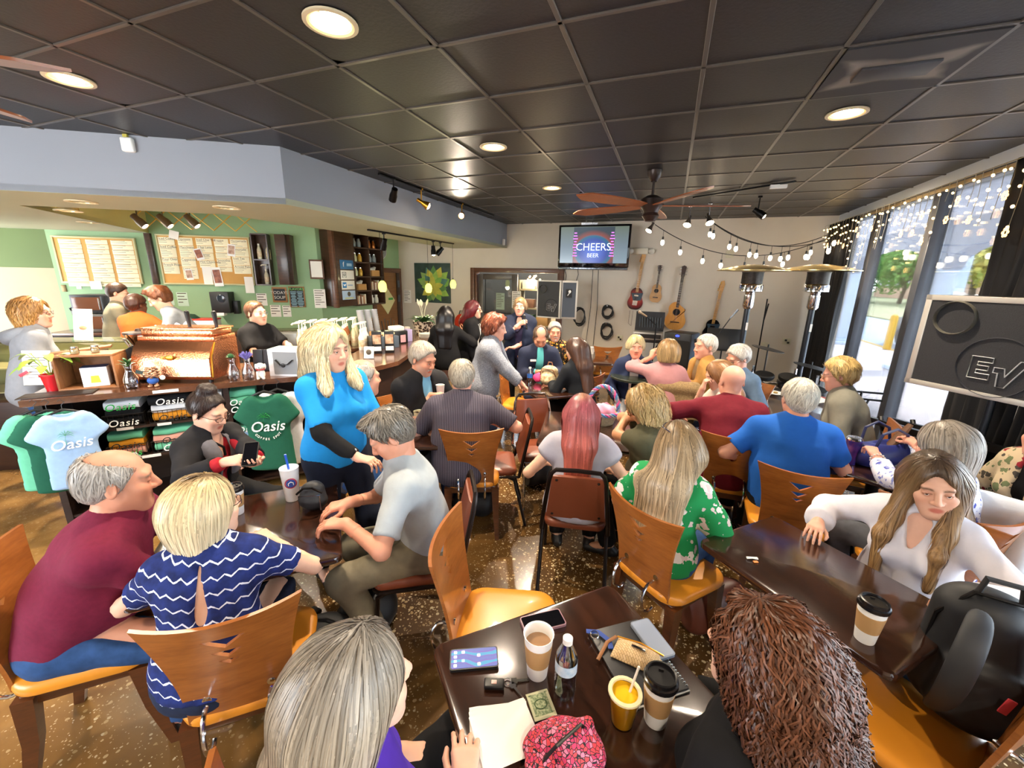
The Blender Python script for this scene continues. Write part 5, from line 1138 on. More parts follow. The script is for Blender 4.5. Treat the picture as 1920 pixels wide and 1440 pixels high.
carafe(.585,.10,'glass carafe of pebbles with a spiky green plant beside the wooden crate','spiky');carafe(1.25,.08,'glass carafe of pebbles with a green succulent right of the copper machine','succ');carafe(1.36,.07,'glass carafe of pebbles with purple lavender','lav')
t=put('figurine','small pine cone figurine in a blue apron holding a tiny sign','figurine',.715,.10,-5);mb=MB();mb.sph((0,0,.052),(.038,.034,.030),14,8);mb.done('apron',mat('figurine blue','#2e62b4',.6),t)
mb=MB()
for k in range(40):z=.075+.085*k/40;r=.040*sqrt(max(0,1-((z-.11)/.058)**2));a=k*2.4;mb.sph((r*cos(a),r*sin(a),z),(.013,.013,.007),6,4)
mb.done('pine_cone',mat('pine cone','#6a3f2c',.7,var=.5,scale=40,col2='#b08866'),t);mb=MB()
for s in(-1,1):mb.sph((s*.02,-.012,.010),(.016,.022,.010),10,6);mb.tube([(s*.02,0,.01),(s*.02,0,.04)],.008,6)
mb.done('foot',mat('figurine tan','#b98a68',.7),t)
mb=MB();mb.tube([(-.035,-.01,.07),(-.06,-.02,.115)],.003,5);mb.box((-.066,-.022,.128),(.045,.005,.028),(0,rd(20),0));mb.done('sign',mat('chalk sign','#2c3a36',.7),t);mb=MB();mb.lathe([(.018,0),(.018,.006),(0,.007)],12,Matrix.Translation((.07,-.02,.075))@Matrix.Rotation(pi/2,4,'X'));mb.done('badge',MWH,t)
t=put('figurine','white dog figurine with red and gold collar by the product carton','figurine',1.455,.03,-10);mb=MB();mb.sph((0,0,.045),(.032,.036,.045),14,10);mb.sph((0,-.01,.115),(.036,.034,.030),14,10);mb.sph((0,-.042,.107),(.016,.016,.012),10,6)
for s in(-1,1):mb.sph((s*.034,.0,.112),(.010,.014,.024),8,6);mb.sph((s*.02,-.03,.012),(.013,.020,.012),8,6);mb.tube([(s*.02,-.03,.075),(s*.022,-.034,.012)],.010,6)
mb.done('body',mat('ceramic white','#e4ddd6',.2,coat=.4),t);mb=MB();mb.tube([(.03*cos(a),.03*sin(a)-.004,.088)for a in np.linspace(0,6.28,14)[:-1]],.007,6,closed=True);mb.done('collar',mat('collar red','#a52a2a',.4),t);mb=MB();mb.sph((0,-.056,.110),.005,6,5);mb.done('nose',MKP,t)
t=put('product_carton','large grey and white product carton with a black picture on its front','box',1.63,.06,-30);mb=MB();mb.box((0,.10,.12),(.26,.20,.24),None,.002);mb.done('carton',mat('carton white','#d9dbe2',.5),t)
mb=MB();mb.box((.02,-.0015,.12),(.21,.003,.20));mb.done('front_print',mat('print grey','#77797d',.5),t);mb=MB();mb.tube([(-.06,-.006,.15),(-.02,-.006,.10),(.04,-.006,.11),(.09,-.006,.15)],[.028,.022,.022,.026],10,flat=.15);mb.sph((.0,-.006,.10),(.02,.004,.02),12,6);mb.done('picture',MKP,t)
mb=MB();mb.box((.0,.10,.2415),(.26,.20,.003));mb.done('top_print',mat('print landscape','#b9c3cf',.5,var=.5,scale=9,col2='#6d8a58'),t)
t=put('menu_stand','row of black menu binders standing behind the product carton','binder',1.52,.38,-20)
for k in range(3):mb=MB();mb.box((-.09+.09*k,.0,.10),(.085,.035,.20),(rd(-8),0,0),.004);mb.done('binder',mat('slate blue black','#232a36',.45),t)
t=put('paper_cup_dispenser','black slanted cup dispenser with four long tubes of white paper cups','dispenser',.47,.66,0)
mb=MB();mb.box((.0,0,.13),(.26,.30,.16),(0,rd(-38),0),.01);mb.box((0,0,.03),(.22,.26,.06),None,.005);mb.done('holder',mat('holder black','#1c1d21',.35),t)
mb=MB();mb.box((-.10,-.155,.10),(.10,.004,.14),(0,rd(-38),0));mb.done('front_card',mat('card tan','#b9a58c',.6),t)
for k in range(4):
    y=-.11+.075*k;mb=MB();a0=Vector((.03+.06*k,y,.17));d=Vector((.62,.0,.62)).normalized();mb.cyl(a0,a0+d*.34,.038,.046,18)
    for j in range(9):c=a0+d*(.10+.027*j);mb.cyl(c,c+d*.006,.0455,.0465,18)
    mb.done('cup_stack',mat('paper cup white','#ece5da',.6),t,40)
for k,(lx,ly,h_)in enumerate(((.60,.52,.0),(.52,.74,.0))):
    t=put('coffee_grinder','coffee grinder with a %s hopper of dark beans'%('large tinted','smaller rear')[k],'grinder',lx,ly,0);s_=(1.0,.8)[k]
    mb=MB();mb.lathe([(.07*s_,0),(.07*s_,.03),(.055*s_,.05),(.055*s_,.22*s_),(.065*s_,.235*s_),(0,.24*s_)],18);mb.done('base',MKP,t);mb=MB();mb.lathe([(.045*s_,.235*s_),(.105*s_,.37*s_),(.108*s_,.38*s_)],20);mb.done('hopper',glass('hopper smoke',(.45,.33,.26),.3),t);mb=MB();mb.lathe([(.042*s_,.238*s_),(.092*s_,.345*s_),(0,.35*s_)],18);mb.done('beans',mat('coffee beans','#3a1f14',.5,var=.5,scale=60,bump=.6),t);mb=MB();mb.lathe([(.11*s_,.38*s_),(.11*s_,.392*s_),(.03*s_,.40*s_),(.02*s_,.42*s_),(0,.422*s_)],20);mb.done('lid',mat('hopper lid','#3a2c26',.3),t)
t=put('biscotti_jar','big clear glass jar with a silver lid and wrapped sweets','jar',.62,.95,0,ZC+.0);mb=MB();mb.lathe([(0,.003),(.085,.003),(.10,.03),(.10,.20),(.085,.25),(.08,.27)],20);mb.done('glass',glass('jar glass clear',(.93,.93,.92),.3),t);mb=MB();mb.lathe([(.083,.27),(.090,.28),(.09,.30),(.05,.32),(.02,.33),(.022,.36),(0,.365)],20);mb.done('lid',MCR,t);mb=MB();g=np.random.default_rng(2)
for k in range(34):a=g.random()*6.28;r=.075*sqrt(g.random());mb.box((r*cos(a),r*sin(a),.03+.15*g.random()),(.05,.03,.015),(g.random()*3,g.random()*3,g.random()*3),.004)
mb.done('sweets',mat('wrapped sweets','#b98a4c',.4,var=.5,scale=25,col2='#7f9a5c'),t)['kind']='stuff'
t=put('menu_card','white printed menu card in a clear stand behind the red pot','sign',-.05,.52,-20);mb=MB();mb.box((0,0,.14),(.19,.004,.27),(rd(-12),0,0));mb.done('card',MPA,t);mb=MB()
for k in range(8):mb.box((0,-.004+.0001*k-(.09-.025*k)*-.21*-1*0-((.22-.022*k)-.14)*-.2126,.22-.022*k),(.14-.02*(k%3),.002,.004),(rd(-12),0,0))
mb.done('printed_lines',mat('print ink','#55525a',.8),t);mb=MB();mb.box((0,.03,.006),(.20,.10,.008));mb.done('stand',glass('acrylic',(.9,.92,.93),.3),t)
mb=MB();mb.box((-.075,-.03,.10),(.07,.003,.022),(0,rd(-30),0),.001);mb.done('red_pen_print',mat('print red','#c43a4a',.6),t)
for k in range(3):t=put('syrup_bottle','dark green glass bottle behind the menu card, %s of three'%('left','middle','right')[k],'bottle',.10+.075*k,.64,0,ZC,'dark bottles behind the crate');mb=MB();mb.lathe([(.032,0),(.033,.15),(.013,.20),(.013,.25),(0,.252)],14);mb.done('glass',mat('bottle green','#16321f',.1,coat=.5),t);mb=MB();mb.lathe([(.0335,.04),(.0335,.12)],14);mb.done('label',mat('label cream','#c9c2ae',.6),t);mb=MB();mb.lathe([(.0145,.235),(.0145,.256),(0,.257)],10);mb.done('cap',MCR,t)
for k in range(4):t=put('drink_can','blue drink can in the row behind the crate, number %s from the left'%('one','two','three','four')[k],'can',.30+.072*k,.60,0,ZC+.05 if 0 else ZC,'blue drink cans');mb=MB();mb.lathe([(.026,0),(.032,.008),(.032,.15),(.027,.162)],16);mb.done('can_body',mat('can blue','#3a56a0',.3,.4,var=.35,scale=18,col2='#d4d9e4'),t);mb=MB();mb.lathe([(.027,.16),(.027,.163),(0,.160)],16);mb.done('can_top',MCR,t)
t=put('serving_tray','wooden tray lying behind the crate','tray',.24,.47,8);mb=MB();mb.box((0,0,.27),(.36,.10,.02),(0,rd(-6),0),.006);mb.box((0,0,.13),(.30,.08,.26),None,.004);mb.done('tray_board',M_CRATE,t)
t=put('counter_mat','thin dark mat on the counter edge under the red pot','mat',.17,.12,0);mb=MB();mb.box((0,0,.004),(.40,.16,.006),None,.002);mb.done('mat',mat('bar mat','#2c211c',.5),t)
# ------------------------------------------------------------------ behind the bar
t=thing('prep_counter','inner service counter behind the bar under the syrup pumps','counter',(0,0,0));pc=[BL(1.75,1.05)[:2],BL(2.75,1.35)[:2],BL(3.3,2.2)[:2],BL(2.75,2.5)[:2],BL(1.75,1.75)[:2]];mb=MB();mb.prism(pc,ZC-.03,ZC+.01);mb.done('countertop',M_CTOP,t,20);mb=MB();mb.prism(shrink(pc,.06),.0,ZC-.03);mb.done('cabinet_body',M_CFACE,t,20)
t=thing('back_counter','long back counter along the green kitchen wall','counter',onA(0,0,0),WA);mb=MB();mb.box((-2.0,-.32,.94),(3.9,.60,.04),None,.005);mb.done('countertop',M_CTOP,t);mb=MB();mb.box((-2.0,-.30,.46),(3.85,.56,.92));mb.done('cabinet_body',M_CFACE,t)
for k in range(6):mb=MB();mb.box((-3.6+.64*k,-.59,.47),(.60,.02,.80),None,.006);d_=mb.done('door',MDW,t);mb=MB();mb.box((-3.6+.64*k+.24,-.612,.70),(.012,.02,.12),None,.004);mb.done('handle',MCR,d_)
def onwall(px,py,off=.02):p=atW(px,py,(A0[0]+sa*off,A0[1]-ca*off),WA);return p
def at_back(px,py):p=atW(px,py,(A0[0]+sa*.32,A0[1]-ca*.32),WA);return p
mp=at_back(198,612)
for k,(z,lb,op)in enumerate(((.965,'lower silver microwave with a brown window',False),(.965+.30,'upper dark microwave stacked on the silver one',True))):
    t=thing('microwave',lb,'microwave',(float(mp[0]),float(mp[1]),z),WA);mb=MB();mb.box((0,0,.145),(.54,.40,.285),None,.01);mb.done('case',mat('steel case','#a9a8a6',.3,.8)if not op else mat('dark case','#2b2e33',.35),t);mb=MB();mb.box((-.05,-.205,.15),(.38,.012,.20),None,.004);mb.done('door_window',mat('oven window','#6b4736' if not op else '#15171a',.12),t);mb=MB();mb.box((.20,-.205,.15),(.10,.012,.24),None,.004);mb.done('control_panel',MKP,t);mb=MB();mb.cyl((.14,-.235,.06),(.14,-.235,.24),.010,seg=10);mb.done('handle',MCR,t)
up=at_back(157,612);t=thing('coffee_airpot','steel and black coffee airpot left of the microwaves','airpot',(float(up[0]),float(up[1]),.965),WA);mb=MB();mb.lathe([(.10,0),(.10,.03),(.095,.04),(.095,.26),(.10,.27)],20);mb.done('body',MCR,t);mb=MB();mb.lathe([(.10,.27),(.10,.33),(.06,.36),(0,.365)],20);mb.tube([(-.10,0,.28),(-.13,0,.36),(0,0,.42),(.13,0,.36),(.10,0,.28)],.014,8);mb.done('lid',MKP,t)
# boards, cabinets, notices on the kitchen wall
M_CORK=mat('board amber','#cf9a4e',.7,var=.08,scale=6);M_FRAME=mat('board frame','#b9b183',.5);M_STRIP=mat('menu strip','#efe6c4',.7);M_TXT=mat('menu print','#5a5348',.8);MBR=wood('cupboard brown','#4a3122','#2c1b12',.4,.2)
def wl_frame(px0,py0,px1,py1,off=.03):
    a=onwall(px0,py0,off);b=onwall(px1,py1,off);c=(a+b)/2;w_=float(np.hypot(b[0]-a[0],b[1]-a[1]));return(float(c[0]),float(c[1]),float(c[2])),w_,float(abs(a[2]-b[2]))
def menu_board(c,w_,h_,label,cols,seed,heads):
    t=thing('menu_board',label,'menu board',c,WA);mb=MB();mb.box((0,0,0),(w_,.03,h_),None,.004);mb.done('board',M_CORK,t);mb=MB()
    for(x,z,sx,sz)in((0,h_/2,w_+.03,.025),(0,-h_/2,w_+.03,.025),(-w_/2,0,.025,h_),(w_/2,0,.025,h_)):mb.box((x,-.008,z),(sx,.035,sz),None,.003)
    mb.done('frame',M_FRAME,t);g=np.random.default_rng(seed)
    for ci,(cx,cw)in enumerate(cols):
        hs_=heads[ci];z=h_/2-.03
        for k,(txt,sh)in enumerate(hs_):
            x=cx*w_+.008*ci*0+.004*(k%2);mb=MB();mb.box((x,-.018,z-sh/2),(cw*w_,.004,sh-.006),None,.001);s=mb.done('menu_strip',M_STRIP,t)
            if txt:txm(txt,.052,'lettering',M_TXT,s,(x-cw*w_*.46,-.0205,z-.030),(pi/2,0,0),.0004,'LEFT')
            mb=MB();nl=max(1,int((sh-(.05 if txt else 0))/.028))
            for j in range(nl):ln=cw*w_*(.35+.45*g.random());mb.box((x-cw*w_*.46+ln/2,-.0208,z-(.058 if txt else .012)-.028*j),(ln,.0008,.005))
            mb.done('printed_lines',M_TXT,s);z-=sh
    return t
c,w_,h_=wl_frame(98,443,268,531)
e_=[('',.055)]*2+[('',.07)]*8
B1=menu_board(c,w_,h_,'left illuminated menu board with three columns of plain strips',[(-.30,.27),(.03,.27),(.34,.27)],1,[[('',.075)]*10,[('',.075)]*10,[('',.075)]*10])
c2,w2,h2=wl_frame(293,440,478,534)
B2=menu_board(c2,w2,h2,'right illuminated menu board with drink names and pinned photos',[(-.40,.17),(-.20,.16),(-.0,.17),(.19,.16),(.385,.19)],2,[[('Iced Coffee',.13),('Iced Coffee',.20),('Pour Over',.09),('French Press',.18)],[('Espresso',.13),('Macchiato',.20),('Cappuccino',.15),('Latte',.2)],[('Iced Chai Tea',.12),('Chai Latte',.12),('Steamer',.12),('Hot Chocolate',.13)],[('Frappe',.13),('',.10),('',.10),('Smoothie',.14),('',.08)],[('Homemade Soda',.14),('Lemonade',.15),('Iced Tea',.14),('Arnold Palmer',.15)]])
def on_board(B,x,z,w_,h_,m,rot=.0,nm='photo',y=-.026,inner=None):
    mb=MB();mb.box((0,0,0),(w_,.004,h_));o=mb.done(nm,MWH if inner else m,B,loc=(x,y,z),rot=(0,rd(rot),0))
    if inner:mb=MB();mb.box((0,-.003,.008),(w_*.8,.002,h_*.7));mb.done('picture',inner,o)
PIC1=mat('photo dark drink','#8a5a44',.5,var=.5,scale=14,col2='#d9b9a0');PIC2=mat('photo berry drink','#b06a4a',.5,var=.5,scale=14,col2='#5a2a24')
on_board(B2,-.10,.10,.12,.19,None,-14,inner=PIC2);on_board(B2,.41,.18,.12,.20,None,8,inner=PIC1);on_board(B2,-.30,-.24,.11,.18,None,-4,inner=PIC1);on_board(B2,-.02,-.25,.14,.30,MPA,0,'clipboard_sheet');on_board(B2,.13,-.27,.14,.32,MPA,-4,'clipboard_sheet',inner=PIC2);on_board(B2,-.42,.40,.14,.13,MPA,14,'paper_note',-.04);on_board(B2,.62,-.40,.14,.28,MPA,0,'paper_note',-.035);on_board(B1,-.10,-.40,.16,.13,MPA,0,'paper_note',-.035)
def on_wall_box(q0,q1,name,label,cat,m,dp=.02,off=.0,extra=None):
    c,w_,h_=wl_frame(*q0,*q1,off=off+dp/2);t=thing(name,label,cat,c,WA);mb=MB();mb.box((0,0,0),(w_,dp,h_),None,min(.004,dp/4));mb.done({'notice':'sheet'}.get(name,'panel'),m,t);return t,w_,h_
def lines_on(t,w_,h_,n,m,y,rows0=.85):
    mb=MB();g=np.random.default_rng(n)
    for k in range(n):ln=w_*(.4+.45*g.random());mb.box((-w_*.42+ln/2,y,h_*.42-h_*rows0*k/max(1,n)),(ln,.001,h_*.25/n))
    mb.done('printed_lines',m,t)
t,w_,h_=on_wall_box((270,437),(300,533),'wall_cupboard','narrow brown cupboard in the gap between the two menu boards','cupboard',MBR,.06)
t,w_,h_=on_wall_box((476,440),(516,534),'bottle_shelf','open dark shelf with syrup bottles right of the menu boards','shelf',MBR,.03);sc_,sw_,sh_=wl_frame(476,440,516,534,.1)
for z in(-h_/2,0,h_/2):mb=MB();mb.box((0,-.09,z),(w_,.17,.02));mb.done('shelf_board',MBR,t)
for x in(-w_/2,w_/2):mb=MB();mb.box((x,-.09,0),(.02,.17,h_));mb.done('side_board',MBR,t)
def bottle(loc,label,kind,group,s=1.0,m=None):
    t=thing('pump_bottle' if kind=='pump' else 'syrup_bottle',label,'bottle',loc,0,group);gm=m or mat('syrup clear','#d6cfb4',.2,var=.2,scale=6);mb=MB();mb.lathe([(.036*s,0),(.038*s,.01),(.038*s,.16*s),(.018*s,.21*s),(.014*s,.24*s),(0,.241*s)],12);mb.done('bottle',gm,t);mb=MB();mb.lathe([(.0385*s,.04*s),(.0385*s,.13*s)],12);mb.done('label',mat('bottle label','#e0d6bd',.6,var=.3,scale=30,col2='#b99a6a'),t)
    mb=MB()
    if kind=='pump':mb.cyl((0,0,.23*s),(0,0,.265*s),.018*s,seg=10);mb.cyl((0,0,.26*s),(0,0,.325*s),.006*s,seg=8);mb.tube([(.01*s,.012*s,.335*s),(0,0,.335*s),(-.05*s,-.03*s,.330*s),(-.065*s,-.04*s,.315*s)],.010*s,8);mb.done('pump',mat('pump white','#e9e2cf',.35),t)
    else:mb.lathe([(.016*s,.235*s),(.016*s,.262*s),(0,.263*s)],10);mb.done('cap',MWH,t)
    return t
for k,(dx,dz,kd)in enumerate(((-.07,.01,'cap'),(.07,.01,'cap'),(.0,-h_/2+.01,'pump'))):
    bottle((sc_[0]+ca*dx,sc_[1]+sa*dx,sc_[2]+dz),'bottle on the open dark shelf, %s'%('upper left','upper right','lower with a pump')[k],kd,'bottles on the open shelf')
t,w_,h_=on_wall_box((517,440),(556,534),'wall_cupboard','brown wall cupboard right of the bottle shelf, its door ajar','cupboard',MBR,.22);mb=MB();mb.box((w_*.25,-.16,.0),(.02,.24,h_*.98),(0,0,rd(14)),.004);mb.done('door',MDW,t)
t,w_,h_=on_wall_box((509,538),(540,567),'chalk_sign','small wooden framed chalkboard with a soup notice','chalkboard',wood('chalk frame','#a8753f','#7c5128',.5,0));mb=MB();mb.box((0,-.012,0),(w_*.78,.006,h_*.76));mb.done('slate',mat('slate','#23272a',.7),t)
for k,s in enumerate(('TODAYS','SOUP')):txm(s,.075,'lettering',mat('chalk','#c9c6bd',.8),t,(0,-.0165,.035-.085*k),ext=.0005)
t,w_,h_=on_wall_box((540,537),(574,576),'chalk_sign','tall chalkboard listing flavors in two columns','chalkboard',wood('chalk frame','#a8753f','#7c5128',.5,0));mb=MB();mb.box((0,-.012,0),(w_*.86,.006,h_*.9));mb.done('slate',mat('slate','#23272a',.7),t);txm('FLAVORS',.062,'lettering',mat('chalk green','#7fc05a',.8),t,(0,-.0165,h_*.37),ext=.0005);mb=MB();g=np.random.default_rng(5)
for k in range(10):
    for s in(-1,1):ln=.06+.05*g.random();mb.box((s*w_*.21,-.0165,h_*.24-.040*k*h_/.52),(ln,.001,.012))
mb.done('chalk_lines',mat('chalk blue','#8fb8c4',.8),t)
for q0,q1,lb in(((480,550),(502,573),'white paper drawing pinned left of the chalkboards'),((308,546),(328,572),'pale notice on the wall above the bent barista'),((330,548),(355,574),'second pale notice beside the paper towel dispenser'),((506,572),(528,594),'white sheet hanging below the soup chalkboard'),((529,573),(547,594),'sheet with red drawings below the flavors chalkboard'),((141,528),(154,542),'small paper below the left menu board')):
    t,w_,h_=on_wall_box(q0,q1,'notice',lb,'notice',MPA if 'pale' not in lb else mat('pale notice','#b9cdbb',.8),.006);lines_on(t,w_,h_,4,M_TXT,-.0042)
t,w_,h_=on_wall_box((114,534),(126,547),'light_switch','brass switch plate below the left end of the menu board','switch',mat('brass plate','#6a5a36',.4,.5),.012)
t,w_,h_=on_wall_box((398,547),(438,586),'paper_towel_dispenser','black paper towel dispenser on the green wall','dispenser',MKP,.24);mb=MB();mb.sph((w_*.12,-.122,h_*.2),(.07,.008,.07),16,8);mb.done('window',mat('smoke window','#2a323c',.1),t);mb=MB();mb.box((-w_*.05,-.07,-h_/2-.02),(w_*.4,.12,.05));mb.done('towel',MWH,t)
t,w_,h_=on_wall_box((438,564),(451,588),'soap_dispenser','small black soap dispenser beside the paper towels','dispenser',MKP,.12)
q=at_back(388,606);t=thing('prep_box','white prep box with a red lid in front of the towel dispenser','box',(float(q[0]),float(q[1]),.965),WA);mb=MB();mb.box((0,0,.09),(.34,.26,.18),None,.01);mb.done('tub',MWH,t);mb=MB();mb.box((0,0,.19),(.35,.27,.025),None,.006);mb.done('lid',mat('lid red','#c9362c',.4),t)
q=at_back(360,604);t=thing('tip_bin','dark green bin on the back counter','bin',(float(q[0]),float(q[1]),.965),WA);mb=MB();mb.lathe([(.09,0),(.12,.20),(.125,.21),(.06,.27),(0,.28)],16);mb.done('bin',mat('bin green','#1d3a30',.4),t)
# yellow cable lattice with three spotlights
a=onwall(95,425,.35);b=onwall(480,420,.35);t=thing('cable_lattice','golden zigzag cable truss above the menu boards','lighting rail',(0,0,0));mb=MB();n=9
for k in range(n):p=a+(b-a)*k/n;r=a+(b-a)*(k+1)/n;z0,z1=2.60,2.88;mb.tube([(p[0],p[1],z0 if k%2 else z1),(r[0],r[1],z1 if k%2 else z0)],.008,6);mb.tube([(p[0],p[1],z1 if k%2 else z0),(r[0],r[1],z0 if k%2 else z1)],.008,6)
mb.done('cables',mat('cable gold','#c9a03f',.4,.3),t)
for k,(q,tg)in enumerate((((258,412),(190,470)),((306,412),(300,480)),((357,412),(410,480)))):
    p=atW(q[0],q[1],(A0[0]+sa*1.25,A0[1]-ca*1.25),WA);aim=p+RT*.55+UP*-.6+np.array([-sa,ca,0])*.25;spot_head(p,aim,'warm spotlight over the menu boards, %s of the three'%('left','middle','right')[k],True,mat('spot bronze','#5a4a34',.4,.4),12,.20,.055,stem=.14,group='menu spotlights')
# shelf unit with signs on the side wall
def onB(px,py,off=.02):return atX(px,py,XB+off)
a=onB(597,428);b=onB(697,573);y0,y1,zt,zb=6.08,7.42,2.72,1.36
t=thing('wall_shelf_unit','tall dark wood cubby shelf unit with social signs on its left panel','shelf',(XB,0,0));dpt=.34
mb=MB();mb.box((dpt/2,y0+.24,(zt+zb)/2),(dpt,.46,zt-zb),None,.004);mb.done('side_panel',MBR,t);mb=MB();mb.box((dpt-.05,y0-.02,(zt+zb)/2),(.10,.06,zt-zb+.04),None,.01);mb.done('trim_post',M_TRIM,t)
for z in np.linspace(zb,zt,6):mb=MB();mb.box((dpt/2,(y0+.47+y1)/2,z),(dpt,y1-y0-.47,.025));mb.done('shelf_board',MBR,t)
for y in(y0+.48,(y0+.48+y1)/2,y1):mb=MB();mb.box((dpt/2,y,(zt+zb)/2),(dpt,.025,zt-zb));mb.done('upright',MBR,t)
mb=MB();mb.box((.008,(y0+y1)/2+.2,(zt+zb)/2),(.012,y1-y0-.4,zt-zb));mb.done('back_board',MBR,t)
RX=(pi/2,0,pi/2)
for k,(lb,mcol)in enumerate((('blue social network sign with a white letter, top of the column','#2d6a9a'),('white photo network sign with a camera mark','#e6e2da'),('white bird network sign with a blue bird mark','#e6e2da'),('pale blue review sign with a round mark, lowest of the column','#a9bdd6'))):
    z=2.12-.185*k;t=thing('social_sign',lb,'sign',(XB+dpt+.006,y0+.26,z),0);mb=MB();mb.box((0,0,0),(.008,.34,.165),None,.002);mb.done('panel',mat('sign '+mcol,mcol,.5),t);mw=mat('sign white','#f0efec',.5);mbk=mat('sign blue','#2f7fc0',.5)
    if k==0:txm('f',.13,'lettering',mw,t,(.006,-.09,0),RX);mb=MB();mb.box((.006,.06,.0),(.002,.13,.05));mb.done('print_block',mat('sign pale','#9dbcd6',.5),t)
    elif k==1:
        mb=MB();mb.tube([(.006,-.09+.045*x,.045*z_)for x,z_ in((-1,-1),(1,-1),(1,1),(-1,1))],.006,6,closed=True);mb.tube([(.006,-.09+.02*cos(q),.02*sin(q))for q in np.linspace(0,6.28,14)[:-1]],.005,6,closed=True);mb.done('camera_mark',M_INKB,t);txm('follow us',.036,'lettering',M_TXT,t,(.006,.06,0),RX)if False else None
    elif k==2:
        mb=MB();mb.box((.005,-.10,0),(.003,.10,.10));o_=mb.done('mark_panel',mbk,t);mb=MB();mb.sph((.008,-.10,-.004),(.003,.026,.016),10,6);mb.sph((.008,-.075,.012),(.003,.012,.011),8,6);mb.tube([(.008,-.11,.0),(.008,-.132,.022),(.008,-.120,-.004)],[.006,.002,.006],5);mb.done('bird_mark',mw,o_);txm('twitter',.05,'lettering',mbk,t,(.006,.05,0),RX)
    else:mb=MB();mb.sph((.005,0,.02),(.004,.045,.045),16,8);mb.done('round_mark',M_TXT,t);mb=MB();mb.box((.005,0,-.055),(.003,.22,.016));mb.done('print_block',mat('sign yellow','#cfc65a',.5),t)
cub=[(y0+.48+(y1-y0-.48)*f,z)for z in np.linspace(zb,zt,6)[:-1]for f in(.25,.75)]
shapes={0:'books',1:'bottles',2:'box',3:'books',4:'tin',5:'boxes',6:'tin',7:'jar',8:'jar',9:'copper'}
for k,(y,z)in enumerate(cub):
    kd=shapes[k];zz=z+.014;X_=XB+.22;row=('lowest','second','third','fourth','top')[k//2];sd=('left','right')[k%2]
    if kd=='books':
        for j in range(6):h_=.14+.05*((j*7)%3)/2;o=thing('book','book %s from the left on the %s row, %s cubby'%(('first','second','third','fourth','fifth','sixth')[j],row,sd),'book',(X_,y-.13+.045*j,zz),0,'books in the wall cubbies');mb=MB();mb.box((0,0,h_/2),(.13,.036,h_),None,.002);mb.done('cover',mat('book %d'%(j%4),('#b98a6a','#d9cdb8','#7a4a34','#e2d6c8')[j%4],.6),o);mb=MB();mb.box((.0,0,h_/2),(.126,.028,h_+.001));mb.done('pages',MPA,o)
    elif kd in('bottles','jar','copper','tin'):
        for j in range(2):
            col={'bottles':'#d8d4c8','jar':'#8f989c','copper':'#c4793f','tin':('#c9c9a2','#d0a23c')[j]}[kd];o=thing({'bottles':'bottle','jar':'jar','copper':'copper_jug','tin':'canister'}[kd],'%s in the %s %s cubby of the wall shelf, %s one'%({'bottles':'white bottle','jar':'grey glass jar','copper':'copper jug','tin':'small canister'}[kd],row,sd,('left','right')[j]),{'bottles':'bottle','jar':'jar','copper':'jug','tin':'canister'}[kd],(X_,y-.07+.14*j,zz));mb=MB();mb.lathe([(.04,0),(.045,.02),(.045,.09),(.028,.13),(.03,.15),(0,.152)],14);mb.done('vessel',mat('vessel '+col,col,.3,.9 if kd=='copper' else .1),o);mb=MB();mb.lathe([(.032,.15),(.032,.165),(0,.167)],12);mb.done('lid',MCR if kd!='bottles' else MWH,o)
    else:
        o=thing('storage_box','tan storage box with papers in the %s %s cubby'%(row,sd),'box',(X_,y,zz));mb=MB();mb.box((0,0,.06),(.18,.24,.12),None,.004);mb.done('carton',mat('kraft','#b98a52',.7),o);mb=MB()
        for j in range(4):mb.box((.02*j-.03,.02*j-.04,.14),(.05,.12,.05),(.2*j,.3,.2*j),.006)
        mb.done('contents',MPA,o)
t=thing('framed_certificate','dark framed certificate on the green wall left of the cubby shelf','picture',(XB+.02,6.04,1.98),0);
cc=onwall(608,489,.03)
t.location=(float(onwall(606,518,.03)[0]),float(onwall(606,518,.03)[1]),float(onwall(606,518,.03)[2]));t.rotation_euler=(0,0,WA);mb=MB();mb.box((-.10,0,.12),(.24,.02,.34),None,.003);mb.done('frame',M_TRIM,t);mb=MB();mb.box((-.10,-.012,.12),(.19,.004,.28));mb.done('sheet',MPA,t)
t=thing('notice','white notice sheet below the framed certificate','notice',tuple(float(v)for v in onwall(600,560,.02)),WA);mb=MB();mb.box((0,0,0),(.20,.004,.34));mb.done('sheet',MPA,t);lines_on(t,.2,.34,7,M_TXT,-.003)
# service door in the side wall
t=thing('service_door','brown service door with a yellow diamond window, right of the cubby shelf','door',(XB,0,0));a,b=7.50,8.38
mb=MB()
for(y,z,sy,sz)in((a-.04,1.02,.09,2.04),(b+.03,1.02,.07,2.04),((a+b)/2,2.05,b-a+.14,.10)):mb.box((.02,y,z),(.06,sy,sz),None,.006)
mb.done('door_frame',M_TRIM,t);mb=MB();mb.box((.012,(a+b)/2-.06,1.0),(.04,b-a-.13,2.0),None,.004);lf2=mb.done('door_leaf',wood('door leaf','#8f5f30','#70461f',.4,.2),t)
mb=MB();mb.prism([((a+b)/2-.06,1.08),((a+b)/2+.22,1.38),((a+b)/2-.06,1.68),((a+b)/2-.34,1.38)],.02,.045,PZ);mb.done('diamond_window',mat('diamond glass','#d8cf9a',.3),lf2);mb=MB();mb.box((.05,(a+b)/2+.06,1.42),(.004,.16,.05));mb.done('green_sticker',mat('sticker green','#3f9a3c',.5),lf2);mb=MB();mb.box((.02,b-.06,1.02),(.05,.12,2.0),None,.004);mb.done('side_board',MDW,t)
for k,z in enumerate((1.75,1.42)):mb=MB();mb.box((.05,b-.06,z),(.012,.08,.16));mb.done('door_notice',mat('dark notice','#4a525c',.5),t)
